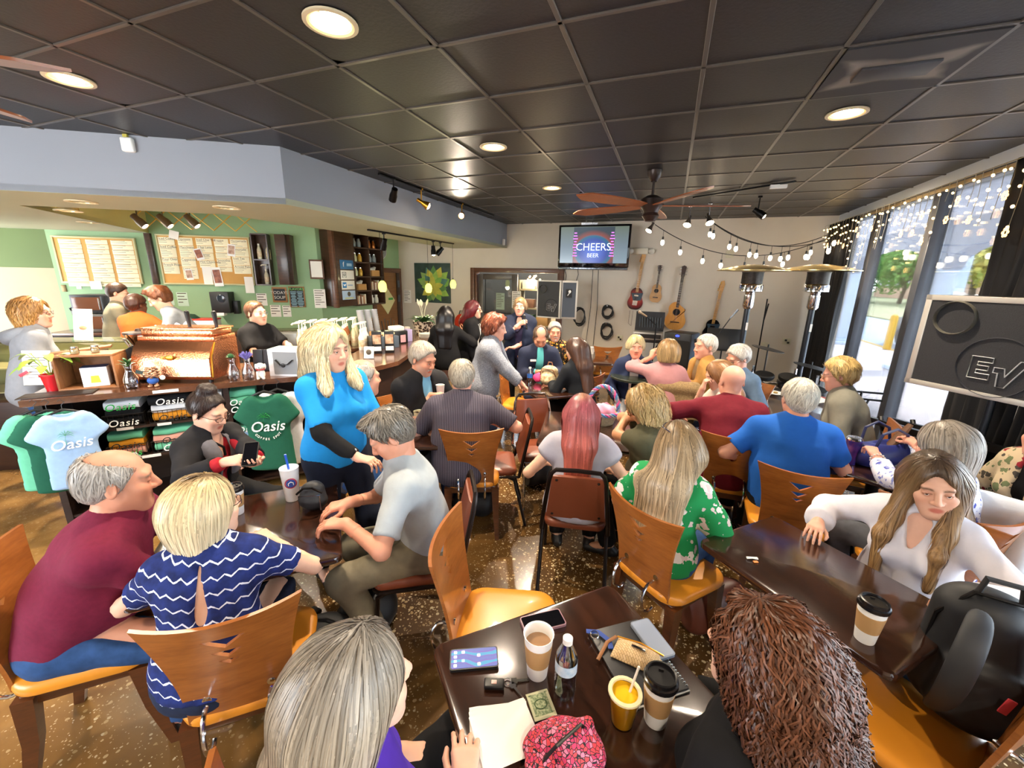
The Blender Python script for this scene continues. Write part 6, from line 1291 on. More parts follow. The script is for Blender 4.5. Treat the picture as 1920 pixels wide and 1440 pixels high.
t=thing('wall_clock','round grey patterned disc on the green wall above the service door','clock',(XB+.02,7.78,2.46));mb=MB();mb.lathe([(.17,0),(.17,.015),(0,.016)],28,Matrix.Rotation(pi/2,4,'Y'));mb.done('disc',mat('disc grey','#9aa0a2',.5,var=.6,scale=30),t);mb=MB();mb.tube([(.012,.17*cos(q),.17*sin(q))for q in np.linspace(0,6.28,28)[:-1]],.008,6,closed=True);mb.done('rim',mat('disc rim','#c4c8c8',.4),t)
# pumps, cups and boxes behind and on the bar
g=np.random.default_rng(9);PUMPC=['#d6c9a0','#c9b48a','#b98a4c','#e0d8c4','#9a5a34','#c4c09a'];k=0
for r_ in range(3):
    for j in range(6):
        lx=1.84+.125*j+.04*r_;ly=1.22+.13*r_+.05*j;bottle(BL(lx,ly,ZC+.012),'pump bottle %s in the %s row of the syrup rack behind the bar'%(('first','second','third','fourth','fifth','sixth')[j],('front','middle','rear')[r_]),'pump','syrup pump bottles',1.0,mat('syrup %d'%(k%6),PUMPC[k%6],.2));k+=1
for k in range(3):
    p=atZ(618+14*k,648,ZC+.01);t=thing('cup_tower','leaning tower of clear plastic cups behind the bar, %s one'%('left','middle','right')[k],'cups',BL(2.62+.10*k,1.62+.05*k,ZC+.012));mb=MB();d=Vector((-.10,-.04,1)).normalized()
    for j in range(12):c=d*(.03*j);mb.lathe([(.032,0),(.044,.10),(.046,.10),(.046,.106)],14,Matrix.Translation(c))
    mb.done('cup_stack',mat('clear cup','#c9ccd0',.15,.5),t,60)
for k in range(3):bottle((-3.48-.05*k,4.02+.10*k,ZC),'white sauce pump bottle on the bar, %s of three'%('left','middle','right')[k],'pump','white sauce pumps',.95,mat('sauce white','#e2e0dc',.3))
for k in range(2):t=thing('flyer_box','dark flyer box with coffee pictures on the bar, %s of two'%('left','right')[k],'box',(-3.17+.10*k,3.92+.10*k,ZC),rd(38));mb=MB();mb.box((0,0,.13),(.11,.10,.26),None,.003);mb.done('carton',MKP,t);mb=MB();mb.box((0,-.0515,.17),(.09,.003,.11));mb.done('picture',mat('coffee photo','#8a4f28',.5,var=.6,scale=16,col2='#d9c0a0'),t);mb=MB();mb.box((0,-.0515,.06),(.09,.003,.05));mb.done('print_block',MWH,t)
def bx(name,label,cat,x,y,rz,size,m,z=ZC,part='body',bev=.006):t=thing(name,label,cat,(x,y,z),rd(rz));mb=MB();mb.box((0,0,size[2]/2),size,None,bev);mb.done(part,m,t);return t
t=bx('condiment_caddy','slate grey caddy of sugar and sleeves on the bar','caddy',-3.36,4.28,60,(.34,.20,.15),mat('slate grey','#4a5560',.5));mb=MB();g=np.random.default_rng(4)
for k in range(18):mb.box((-.14+.28*g.random(),-.06+.12*g.random(),.165),(.05,.02,.05),(g.random(),g.random(),g.random()*3),.002)
mb.done('sachets',mat('sachets','#d0a866',.6,var=.4,scale=20,col2='#efe6d0'),t)['kind']='stuff'
t=bx('napkin_dispenser','black napkin dispenser with white napkins and a pink card on the bar','dispenser',-3.42,4.66,70,(.20,.20,.17),MKP);mb=MB();mb.box((0,.02,.20),(.19,.12,.06),(.1,0,0),.015);mb.done('napkins',MWH,t);mb=MB();mb.box((.02,-.103,.07),(.08,.003,.10));mb.done('card',mat('card pink','#e0a3a8',.6),t)
t=bx('cup_box','lilac box beside the napkin dispenser on the bar','box',-3.40,4.86,70,(.09,.12,.17),mat('lilac box','#a89cc4',.6))
t=thing('lid_stack','stack of tan cup lids on the bar behind the caddy','lids',(-3.62,4.42,ZC));mb=MB()
for k in range(6):mb.lathe([(.055,.2+.012*k-.2),(.055,.010+.012*k),(.045,.016+.012*k),(0,.016+.012*k)],18,Matrix.Translation((0,0,.10)))
mb.box((0,0,.05),(.16,.14,.10),None,.004);mb.done('lids',mat('lid tan','#b98f5a',.5),t)
t=thing('card_stand','clear acrylic stand with a printed card on the near bar corner','sign',(-3.03,3.60,ZC),rd(25));mb=MB();mb.box((0,.02,.09),(.12,.004,.20),(rd(-18),0,0));mb.done('holder',glass('acrylic',(.9,.92,.93),.3),t);mb=MB();mb.box((0,.008,.07),(.105,.003,.13),(rd(-18),0,0));mb.done('card',MPA,t);mb=MB();mb.sph((0,-.0,.075),(.03,.012,.03),10,6);mb.done('portrait_print',M_TXT,t)
for k in range(2):t=thing('wrapped_bottle','straw wrapped bottle behind the caddy on the bar, %s one'%('left','right')[k],'bottle',(-3.75-.12*k,4.55+.1*k,ZC));mb=MB();mb.lathe([(.05,0),(.06,.05),(.055,.12),(.022,.20),(.016,.30),(0,.302)],14);mb.done('bottle',mat('raffia','#8f6a38',.7,var=.4,scale=40,bump=.4),t);mb=MB();mb.cyl((0,0,.30),(0,0,.33),.014,seg=8);mb.done('cork',mat('cork','#b58a5a',.8),t)
t=bx('sink_caddy','dark wire rack with utensils behind the lids on the bar','rack',-3.78,4.95,65,(.26,.20,.12),MKM);mb=MB()
for k in range(5):mb.tube([(-.08+.04*k,0,.1),(-.10+.05*k,.01,.26+.03*(k%2))],.006,6)
mb.done('utensils',MKP,t)
t=thing('serving_bowl','shallow red bowl behind the bar by the service door','bowl',(-3.82,5.25,ZC));mb=MB();mb.lathe([(.06,0),(.13,.06),(.14,.065),(.12,.062),(0,.012)],24);mb.done('bowl',mat('red bowl','#b42a24',.25,coat=.4),t)
t=bx('ice_bucket','steel pitcher rinser box beside the barista','box',*BL(1.72,1.35)[:2],40,(.22,.16,.22),mat('brushed steel','#8e8f8d',.35,.8),ZC+.01)
t=thing('cloth_jug','cream jug being wiped in the hands of the barista','jug',tuple(float(v)for v in(atZ(515,640,1.10)[0],atZ(515,640,1.10)[1],1.02)));mb=MB();mb.lathe([(.05,0),(.085,.05),(.09,.13),(.06,.19),(.055,.21),(.05,.21)],18);mb.done('jug',mat('cream cloth','#d9d2b4',.7),t);mb=MB();mb.tube([(.08,0,.15),(.13,0,.14),(.12,0,.06),(.085,0,.05)],.009,8);mb.done('handle',mat('cream cloth','#d9d2b4',.7),t)
# plant and cup at the far end of the bar
t=thing('potted_plant','peace lily in a white lattice pot on the far end of the bar','plant',(-3.62,5.62,ZC));
def lattice_pot():
    mb=MB();mb.lathe([(.13,0),(.17,.20),(.175,.205),(.165,.205),(.15,.19),(0,.185)],24);return mb
N_=NT('lattice pot');v_=N_.n('TexVoronoi',Scale=26.0);N_.put(v_.inputs['Vector'],N_.obj());N_.set(Base__Color=N_.ramp(v_.outputs['Distance'],[(.45,'#3a2a20'),(.55,'#d9cbb8')]),Roughness=.4);N_.bump(v_.outputs['Distance'],.5,.01);lattice_pot().done('pot',N_.m,t)
for k in range(30):g=np.random.default_rng(100+k);a=k*2.4;mb=MB();lfb(mb,(.04*cos(a),.04*sin(a),.18),(cos(a),sin(a),.7+.9*g.random()),.22+.14*g.random(),.028,.55);mb.done('leaf',M_LEAFD,t,60)
for k in range(3):a=1.2+k*1.9;mb=MB();mb.tube([(0,0,.18),(.04*cos(a),.04*sin(a),.38),(.07*cos(a),.07*sin(a),.46)],.004,5);lfb(mb,(.07*cos(a),.07*sin(a),.44),(.3*cos(a),.3*sin(a),1),.11,.030,.0);mb.done('flower',mat('spathe','#e6e2c8',.5),t,60)
t=thing('paper_cup','white paper cup beside the lattice pot on the far bar end','cup',(-3.78,5.42,ZC));mb=MB();mb.lathe([(.03,0),(.042,.12),(.044,.122),(.041,.12),(.03,.01),(0,.01)],16);mb.done('cup',MWH,t)
t=thing('paper_stack','stack of plates and papers beside the black haired woman on the bar','papers',(-3.35,5.30,ZC),.3);mb=MB()
for k in range(5):mb.lathe([(.0,.012*k),(.11,.012*k),(.125,.012*k+.014),(.11,.012*k+.010),(0,.012*k+.008)],20)
mb.done('plates',MWH,t)
# bar stools
def stool(x,y,rz,label):
    t=thing('bar_stool',label,'stool',(x,y,0),rd(rz),'wooden bar stools');seat_mesh(.40,.40,.05,.14,'seat',None,taper=0).done('seat',MDW,t,50,loc=(0,0,.735))
    for sx in(-1,1):
        for sy in(-1,1):mb=MB();mb.cyl((sx*.15,sy*.15,.71),(sx*.21,sy*.21,0),.022,.018,10);mb.done('leg',MCL,t)
    mb=MB();mb.tube([(x_*.19,y_*.19,.25)for x_,y_ in((-1,-1),(1,-1),(1,1),(-1,1))],.014,8,closed=True);mb.done('foot_ring',MCL,t)
    mb=MB();mb.tube([(-.19,-.17,.76),(-.17,-.22,.90),(0,-.235,.93),(.17,-.22,.90),(.19,-.17,.76)],.018,8);mb.done('back_rail',MCL,t);return t
# pastry case and far left plant
t=thing('pastry_case','curved glass pastry display case behind the hoodie customer','display case',(-6.0,2.05,0),WA);mb=MB();mb.box((0,0,.35),(2.2,.62,.7),None,.01);mb.done('base',MDW,t)
P=[[(x,-.30+.30*(1-cos(rd(a)))*.9,.72+.50*sin(rd(a)))for x in np.linspace(-1.08,1.08,3)]for a in np.linspace(0,90,9)];mb=MB();mb.grid(P);mb.done('curved_glass',glass('case glass',(.86,.90,.84),.35),t,180);mb=MB();mb.box((0,.16,1.225),(2.16,.32,.012));mb.done('glass_top',glass('case glass',(.86,.90,.84),.35),t)
for x in(-1.1,1.1):mb=MB();mb.tube([(x,-.31,.0),(x,-.31,.70)]+[(x,-.31+.30*(1-cos(rd(a)))*.9,.72+.50*sin(rd(a)))for a in np.linspace(0,90,8)]+[(x,.3,1.22)],.018,8);mb.done('chrome_edge',MCR,t)
for z in(.74,.98):mb=MB();mb.box((0,.08,z),(2.1,.36,.012));mb.done('shelf',mat('case shelf','#c4b489',.3),t)
mb=MB();mb.box((0,.31,.97),(2.16,.02,.52));mb.done('back',mat('case back','#8f8a5c',.5),t)
PL=mat('pastry','#b9803f',.6,var=.4,scale=25,bump=.4)
for k in range(10):o=thing('pastry','pastry on the %s shelf of the display case, place %s'%(('lower','upper')[k%2],('one','two','three','four','five')[k//2]),'pastry',(-6.0+ca*(-.9+.4*(k//2))-sa*.04,2.05+sa*(-.9+.4*(k//2))+ca*.04,(.747,.987)[k%2]),0,'pastries in the display case');mb=MB();mb.sph((0,0,.03),(.07,.05,.03),12,6);mb.done('bun',PL,o)
q=atD(125,640,4.9);t=thing('menu_card','white menu card standing on the pastry case','sign',(-6.0+ca*.50-sa*.1,2.05+sa*.50+ca*.1,1.232),WA-.3);mb=MB();mb.box((0,0,.16),(.22,.005,.32),(rd(-10),0,0));mb.done('card',MPA,t);mb=MB();mb.sph((0,-.002,.12),(.06,.012,.03),12,6);mb.done('food_print',mat('food print','#d0926a',.6),t)
t=thing('potted_plant','leafy dark green plant in a cream pot at the far left','plant',(-6.0-ca*.92-sa*.14,2.05-sa*.92+ca*.14,1.232));mb=MB();mb.lathe([(.10,0),(.13,.18),(.135,.20),(.12,.19),(0,.17)],20);mb.done('pot',mat('cream pot','#b9a98a',.5),t)
for k in range(36):g=np.random.default_rng(300+k);a=k*2.4;mb=MB();lfb(mb,(.03*cos(a),.03*sin(a),.17+.006*k),(cos(a),sin(a),.5+g.random()),.16+.06*g.random(),.035,.4);mb.done('leaf',M_LEAFD,t,60)
# wall sensor on the soffit, track with pendants
def soff(px,py,off=.0):return atW(px,py,(XS,3.0),WA)
p=soff(243,273);t=thing('motion_sensor','white motion sensor on the left face of the grey soffit','sensor',(float(p[0])+sa*.02,float(p[1])-ca*.02,float(p[2])),WA);mb=MB();mb.box((0,0,0),(.09,.045,.11),None,.015,3);mb.done('case',MWH,t);mb=MB();mb.box((-.01,.01,.065),(.03,.03,.03));mb.done('bracket',mat('bracket yellow','#b9a93c',.5),t)
XT=-3.62
ta=atZ(690,432,ZS-.02);tb=atZ(850,458,ZS-.02);track(ta,tb,'black track under the soffit with the pendant lamps',ZS-.013)
for k,q in enumerate(((706,537),(787,540),(848,533))):
    f_=(.10,.62,.985)[k];p=ta+(tb-ta)*f_;zz=atY(q[0],q[1],float(p[1]))[2];t=thing('pendant_lamp','yellow green glass pendant lamp, %s of the row along the bar'%('nearest','middle','farthest')[k],'lamp',(float(p[0]),float(p[1]),float(zz)),0,'pendant lamps over the bar');mb=MB();mb.lathe([(.036,-.075),(.052,-.05),(.060,.0),(.052,.045),(.030,.075),(.012,.085)],20);mb.done('glass_shade',emis('pendant glass','#d9dc62',1.7),t);mb=MB();mb.cyl((0,0,.08),(0,0,ZS-float(zz)-.02),.003,seg=6);mb.cyl((0,0,.08),(0,0,.12),.012,.004,8);mb.done('cord',MKM,t);point((float(p[0]),float(p[1]),float(zz)-.11),PEND_W,(1,.9,.5),.05)
for k,(f_,aim,on)in enumerate(((.14,(-.5,.3,-.9),False),(.70,(.1,-.1,-1),True),(.80,(-.5,-.4,-.7),False))):
    p=ta+(tb-ta)*f_;L=Vector((float(p[0]),float(p[1]),ZS-.16));spot_head(L,L+Vector(aim),'black spotlight on the pendant track, %s'%('left one above the cubby shelf','middle one lit downwards','right one turned aside')[k],on,None,10 if on else None,stem=.12)
ys2=[float(atX(q[0],q[1],XS+.25)[1])for q in((738,350),(790,372),(866,395))];track((XS+.25,ys2[0]-.25),(XS+.25,ys2[2]+1.2),'long black ceiling track beside the grey soffit',CE-.012)
for k,y in enumerate(ys2):
    L=Vector((XS+.25,y,CE-.16));spot_head(L,L+Vector(((-.5,.4,-.55),(.75,.5,-.5),(.35,-.9,-.30))[k]),('unlit black spotlight on the soffit track, nearest','brass bell spotlight in the middle of the soffit track','glowing spotlight on the soffit track, farthest')[k],k>0,None if k==0 else M_GOLD,40 if k else None,bell=(k==1),stem=.14)
# ------------------------------------------------------------------ back wall and stage corner
def bw(px,py,Y=YB):return atY(px,py,Y)
P3=lambda p:tuple(float(v)for v in p)
YM=Matrix(((1,0,0,0),(0,0,-1,0),(0,1,0,0),(0,0,0,1)))
a=bw(1050,423,7.95);b=bw(1178,502,7.95);w_,h_=float(b[0]-a[0]),float(a[2]-b[2]);c=(a+b)/2
t=thing('television','television showing a beer slide, hung above the stage wall','television',P3(c),rd(2));mb=MB();mb.box((0,0,0),(w_,.07,h_),None,.01);mb.done('bezel',mat('tv gloss','#0c0c0e',.08,coat=.5),t)
N=NT('tv screen');v=N.obj();s=N.n('SeparateXYZ');N.put(s.inputs[0],v);base=N.ramp(N.math('MULTIPLY_ADD',s.outputs['Z'],1.3,.5),[(.0,'#8fa3b0'),(.5,'#74848f'),(1.0,'#66705f')]);r=N.math('SQRT',N.math('ADD',N.math('POWER',s.outputs['X'],2.0),N.math('MULTIPLY',N.math('POWER',N.math('ADD',s.outputs['Z'],.10),2.0),1.4)))
blue=N.ramp(N.math('MULTIPLY',r,2.2),[(.0,'#5f7fe0'),(.55,'#3a4fa0'),(.72,'#2d6b86'),(.80,'#8a4a44'),(1.0,'#3b4750')]);mk=N.math('MULTIPLY',N.math('LESS_THAN',N.math('ABSOLUTE',s.outputs['X']),.37),N.math('LESS_THAN',N.math('ABSOLUTE',s.outputs['Z']),.33));col=N.mix(mk,base,blue);N.set(Base__Color=(.01,.01,.012,1),Roughness=.15,Emission__Color=col,Emission__Strength=.75)
mb=MB();mb.box((0,-.037,.02),(w_-.08,.004,h_-.11));sc=mb.done('screen',N.m,t);tx=emis('tv text','#c9d6e6',.9)
txm('CHEERS',.185,'lettering',tx,sc,(0,-.041,-.02),ext=.001);txm('BEER',.10,'lettering',tx,sc,(0,-.041,-.165),ext=.001);mb=MB()
for sx in(-1,1):
    for k in range(9):mb.box((sx*.335,-.041,.23-.05*k),(.05+.02*(k%3),.002,.022))
mb.done('glitter_strip',emis('tv magenta','#b86fc8',.8),sc)
mb=MB();mb.box((0,-.005,-h_/2-.02),(w_*.98,.06,.05),None,.01);mb.done('tinsel_strip',mat('tinsel','#8f9aa8',.2,.8,var=.8,scale=30),t)
mb=MB()
for x in(-.16,-.04):mb.cyl((x,.02,h_/2),(x,.02,CE-c[2]),.016,seg=8)
mb.box((-.10,.03,h_/2+.02),(.3,.05,.04));mb.done('ceiling_mount',MCR,t)
def cable(pts,label,r=.006,name='cable',m=None):return tag(MB().tube([P3(p)for p in pts],r,6).done(name,m or MKP),label,'cable')
for k,(x0,x1,y1)in enumerate(((1058,1060,530),(1083,1080,528),(1112,1098,645),(1122,1112,648))):A=bw(x0,502,YB-.02);B=bw(x1,y1,YB-.02);cable([A,(A+B)/2+np.array([.03,0,0]),B],'black cable running down the wall below the television, %s of four'%('first','second','third','fourth')[k])
def speaker_ev(loc,rz,label,w_,h_,d_,logo,tilt=.0):
    t=thing('loudspeaker',label,'loudspeaker',loc,rz);frm=mat('speaker alloy','#b9b4ac',.4,.4);gr=mat('speaker grille','#26262a',.6,scale=220,var=.5,bump=.25);mb=MB();mb.prism([(-w_/2,-d_/2),(w_/2,-d_/2),(w_*.36,d_/2),(-w_*.36,d_/2)],-h_/2,h_/2);mb.done('cabinet',MKP,t)
    mb=MB();f=.028*w_/.55
    for(x,z,sx,sz)in((0,h_/2-f/2,w_+.004,f),(0,-h_/2+f/2,w_+.004,f),(-w_/2+f/2,0,f,h_),(w_/2-f/2,0,f,h_)):mb.box((x,-d_/2-.006,z),(sx,.03,sz),None,.004)
    mb.done('front_frame',frm,t);mb=MB();mb.box((0,-d_/2-.006,0),(w_-2*f,.016,h_-2*f));g_=mb.done('grille',gr,t);y=-d_/2-.016
    mb=MB();R_=.15*w_;mb.tube([(-.24*w_+R_*cos(q),y,.27*h_+R_*sin(q))for q in np.linspace(0,6.28,25)[:-1]],R_*.26,6,closed=True,flat=.2);mb.done('horn_ring',mat('horn ring','#57544a',.6),g_)
    mb=MB();R_=.26*w_;mb.tube([(.12*w_+R_*cos(q),y,-.18*h_+R_*sin(q))for q in np.linspace(0,6.28,33)[:-1]],R_*.05,6,closed=True,flat=.3);mb.done('woofer_ring',mat('woofer ring','#34343a',.6),g_)
    s=logo;ox,oz=.13*w_,-.20*h_;r=s*.05;wl=mat('logo white','#dcdcdc',.4);mb=MB();O=lambda pts:mb.tube([(ox+s*px,y-.004,oz+s*pz)for px,pz in pts],r,6,closed=True,flat=.4)
    O([(-.95,.55),(-.15,.55),(-.15,.30),(-.68,.30),(-.68,.12),(-.25,.12),(-.25,-.10),(-.68,-.10),(-.68,-.28),(-.15,-.28),(-.15,-.55),(-.95,-.55)]);O([(-.05,.12),(.32,.12),(.40,-.28),(.78,.55),(1.1,.55),(.48,-.80),(.18,-.80),(.12,-.14),(-.05,-.14)]);mb.done('logo',wl,g_)
    return t
a=bw(1021,527,7.9);b=bw(1062,527,7.9);t=speaker_ev((float(a[0])+.26,7.72,1.57),rd(-14),'black loudspeaker with white letters hung on the wall beside the doorway',.50,.69,.42,.105)
mb=MB();mb.box((.36,-.10,.0),(.30,.02,.69),(0,0,rd(28)),.004);mb.done('side_frame',mat('speaker alloy','#b9b4ac',.4,.4),t);mb=MB();mb.box((.366,-.112,.0),(.24,.02,.62),(0,0,rd(28)));sg=mb.done('side_grille',mat('side grille','#3a414c',.6),t);mb=MB();mb.box((.37,-.124,.12),(.11,.012,.15),(0,0,rd(28)));mb.done('logo_plate',mat('plate black','#101012',.4),sg);mb=MB();mb.sph((.385,-.134,.15),(.028,.012,.028),10,6);mb.tube([(.35,-.14,.08),(.37,-.138,.11),(.395,-.13,.14)],.008,6);mb.done('logo_mark',mat('logo white','#dcdcdc',.4),sg);mb=MB();mb.box((.0,.46,.0),(.06,.62,.06),(0,0,rd(14)));mb.done('wall_bracket',MKM,t)
q=atD(1885,650,2.62);t=speaker_ev(P3(q),rd(-54),'large grey framed loudspeaker with big white letters on a pole stand, by the curtain',.70,.62,.42,.125)
t2=thing('speaker_stand','black tripod stand carrying the large loudspeaker by the window','stand',(float(q[0])+.07,float(q[1])+.08,0));mb=MB();mb.cyl((0,0,.25),(0,0,float(q[2])-.29),.022,seg=12);mb.cyl((0,0,.62),(0,0,.72),.034,seg=12);mb.done('pole',mat('stand pole','#2b3038',.3,.4),t2);mb=MB();mb.cyl((0,0,.70),(0,0,.73),.037,seg=12);mb.done('collar',mat('collar teal','#2f8f86',.4),t2)
for k in range(3):ang=rd(30+120*k);mb=MB();mb.tube([(.02*cos(ang),.02*sin(ang),.64),(.36*cos(ang),.36*sin(ang),.015)],.013,8);mb.tube([(0,0,.30),(.2*cos(ang),.2*sin(ang),.31)],.009,6);mb.done('leg',MKM,t2)
cable([(float(q[0])+.22,float(q[1])+.10,1.25),(float(q[0])+.25,float(q[1])+.14,.7),(float(q[0])+.2,float(q[1])+.1,.02)],'thin white cable hanging from the large loudspeaker',.005,m=MWH)
# emergency light, sensor, notices, painting
c=bw(1202,471,YB-.05);t=thing('emergency_light','cream twin head emergency light on the wall right of the television','emergency light',P3(c));mb=MB();mb.box((0,0,0),(.26,.09,.11),None,.012);mb.done('case',mat('cream plastic','#d9d0ba',.4),t)
for s in(-1,1):mb=MB();mb.sph((s*.19,-.02,0),(.065,.055,.055),14,8);mb.done('lamp_head',mat('lamp head','#d6d2c8',.2),t)
c=bw(949,454,YB-.25);t=thing('motion_sensor','small white motion sensor at the far end of the soffit','sensor',(XS-.02,float(c[1]),float(c[2])));mb=MB();mb.box((.05,0,0),(.05,.06,.12),None,.012,3);mb.done('case',MWH,t)
a=bw(777,493,YB-.03);b=bw(845,569,YB-.03);w_,h_=float(b[0]-a[0]),float(a[2]-b[2]);t=thing('agave_painting','painting of a green agave plant on the cream wall','painting',P3((a+b)/2));mb=MB();mb.box((0,0,0),(w_,.035,h_),None,.003);cv=mb.done('canvas',mat('painting ground','#23382c',.6,var=.5,scale=5,col2='#3c4f4a'),t)
lc=[mat('agave '+c_,c_,.55,var=.3,scale=9)for c_ in('#7fb04a','#9cc456','#c9c24a','#5f8f4c','#4f7f70','#8fae5f')]
for k in range(26):
    rg=k/26;an=rd(90+(k*137.5)%360)if k>6 else rd(20+k*23);L=(.50-.28*rg)*h_*1.0;cx,cz=.04,-.08;L*=1.2;tip=(cx+L*cos(an),cz+L*sin(an)*.95);wd=.06+.06*(1-rg);px_,pz_=-sin(an),cos(an);pts=[]
    for s_,tt in((1,.0),(1,.35),(1,.7),(0,1.0),(-1,.7),(-1,.35),(-1,0)):ww=wd*(.55,1.0,.8,0)[min(3,int(tt*3+.5))]*s_;x,z=cx+(tip[0]-cx)*tt+px_*ww,cz+(tip[1]-cz)*tt+pz_*ww;pts.append((max(-w_/2+.01,min(w_/2-.01,x)),max(-h_/2+.01,min(h_/2-.01,z))))
    mb=MB();mb.prism(pts,.018+.0007*k,.0186+.0007*k,YM);mb.done('painted_leaf',lc[k%6]if rg<.8 else lc[2],cv,0)
for q0,sx,sz,lb in(((764,556),.20,.30,'white notice sheet on the cream wall left of the agave painting'),):c=bw(*q0,YB-.006);t=thing('notice',lb,'notice',P3(c));mb=MB();mb.box((0,0,0),(sx,.004,sz));mb.done('sheet',MPA,t);lines_on(t,sx,sz,7,M_TXT,-.003)
for q0,lb in(((1162,634),'wall outlet with black plugs below the cables'),((1475,640),'wall outlet behind the drum kit'),((1434,648),'cream wall plate left of the drum cymbal'),((1368,477),'cream wall plate above the acoustic guitars')):c=bw(*q0,YB-.008);t=thing('wall_outlet',lb,'outlet',P3(c));mb=MB();mb.box((0,0,0),(.12,.014,.12),None,.004);mb.done('plate',mat('plate cream','#cfc8ae',.4),t);mb=MB();mb.box((-.02,-.02,.02),(.03,.03,.03));mb.box((.02,-.02,-.02),(.03,.03,.03));mb.done('plug',MKP if 'plugs' in lb or 'drum kit' in lb else mat('plate cream','#cfc8ae',.4),t)
def coil(c,R_,label,n=7,sq=1.0):
    t=thing('cable_coil',label,'cable',P3(c));mb=MB();pts=[]
    for k in range(n*18):q=k/18*2*pi;rr=R_*(.78+.22*sin(k*.37));pts.append((rr*cos(q)*.9+.01*sin(k),-.03-.02*sin(k*.21),rr*sin(q)*sq))
    mb.tube(pts,.009,6);mb.done('coil',MKP,t);mb=MB();mb.cyl((0,.02,R_*.9*sq),(0,-.06,R_*.9*sq),.008,seg=8);mb.done('hook',MCR,t)
coil(bw(1138,585,YB-.03),.14,'coiled black cable on the wall, upper of two');coil(bw(1136,621,YB-.03),.15,'coiled black cable on the wall, lower of two',7,1.15);coil(bw(1085,595,YB-.06),.16,'tangle of black cable behind the wall loudspeaker',5,1.3)
# guitars
def outline(w_,h_,wa,cut=False,n=40):
    pts=[]
    for k in range(n):
        q=2*pi*k/n;z=sin(q);f=.5+.5*z;wd=(w_/2)*(1-.26*f**1.3)if not cut else w_/2*(1-.20*f);wd*=1-wa*math.exp(-((z-.18)/.30)**2);x=cos(q)*wd
        if abs(cos(q))>0:x=math.copysign(abs(cos(q))**.75,cos(q))*wd
        zz=math.copysign(abs(z)**.9,z)*h_/2
        if cut and x>.02 and z>.55:zz-=.12*h_*min(1,(x)/.05)
        pts.append((x,zz))
    return pts
def guitar(c,rot,bw_,bh,label,mbody,neck=.5,cut=False,electric=False,mneck=None,mhead=None,dpt=.09):
    t=thing('guitar',label,'guitar',P3(c));t.rotation_euler=(0,rd(rot),0);mb=MB();mb.prism(outline(bw_,bh,.24,cut),0,dpt,Matrix.Translation((0,.02,0))@YM);mb.done('body',mbody,t,40);y=.015-dpt;mn=mneck or wood('fretboard','#3a241a','#241610',.4,.2)
    mb=MB();mb.box((0,y+.012,bh*.32+neck*.5),(.05 if neck>.4 else .036,.025,neck+.02),None,.004);nk=mb.done('neck',mn,t);mb=MB()
    for k in range(12):mb.box((0,y-.001,bh*.36+neck*(1-.94**(k*1.6))*1.15),(.046 if neck>.4 else .034,.002,.004))
    mb.done('frets',MCR,nk);hz=bh*.32+neck;mb=MB();mb.prism([(-.028,hz),(.028,hz),(.045,hz+.15*neck/.55),(.02,hz+.22*neck/.55),(-.03,hz+.20*neck/.55)]if electric else[(-.03,hz),(.03,hz),(.042,hz+.18*neck/.55),(0,hz+.20*neck/.55),(-.042,hz+.18*neck/.55)],0,.02,Matrix.Translation((0,y+.025,0))@YM);hd_=mb.done('headstock',mhead or MDW,t)
    for sx in(-1,1):
        for k in range(3):mb=MB();mb.sph((sx*.052*neck/.55 if not electric else-.045+.01*k,y+.01,hz+(.04+.055*k+(.025 if electric and sx>0 else 0))*neck/.55),(.012,.010,.010),8,6);mb.done('tuning_peg',MCR if not electric else M_GOLD,hd_)
    if not electric:
        mb=MB();mb.lathe([(bw_*.14,.001),(0,.002)],20,Matrix.Translation((0,y+.003,bh*.14))@Matrix.Rotation(pi/2,4,'X'));sh_=mb.done('sound_hole',mat('hole','#120c08',.9),t);mb=MB();mb.tube([(bw_*.15*cos(q),y+.002,bh*.14+bw_*.15*sin(q))for q in np.linspace(0,6.28,20)[:-1]],.004,6,closed=True);mb.done('rosette',MDW,sh_);mb=MB();mb.box((0,y,-bh*.22),(bw_*.38,.012,.02),None,.004);mb.done('bridge',MDW,t)
    else:
        mb=MB();mb.prism([(-.10,.10),(.12,.12),(.10,-.02),(-.04,-.05)],0,.004,Matrix.Translation((0,y+.003,0))@YM);mb.done('pickguard',mat('pickguard','#3a4a58',.15),t);mb=MB();mb.box((0,y-.004,-.08),(.09,.012,.09));mb.done('bridge_plate',MCR,t);mb=MB();mb.box((0,y-.004,.06),(.08,.012,.025));mb.done('pickup',MCR,t)
    mb=MB()
    for k in range(4):mb.cyl((-.012+.008*k,y-.006,-bh*.22),(-.012+.008*k,y-.006,hz+.04),.001,seg=4)
    mb.done('strings',MCR,t)
N=NT('sunburst red');v=N.obj();s=N.n('SeparateXYZ');N.put(s.inputs[0],v);N.set(Base__Color=N.ramp(N.math('SQRT',N.math('ADD',N.math('POWER',s.outputs['X'],2.0),N.math('POWER',s.outputs['Z'],2.0))),[(.04,'#c4503a'),(.13,'#8a2a2e'),(.2,'#241a20')]),Roughness=.1);SB=N.m
MAPLE=wood('maple','#d9a866','#c08a48',.3,.4,3);SPR=wood('spruce','#d99a4c','#c0803a',.25,.5,2,(6,1,1))
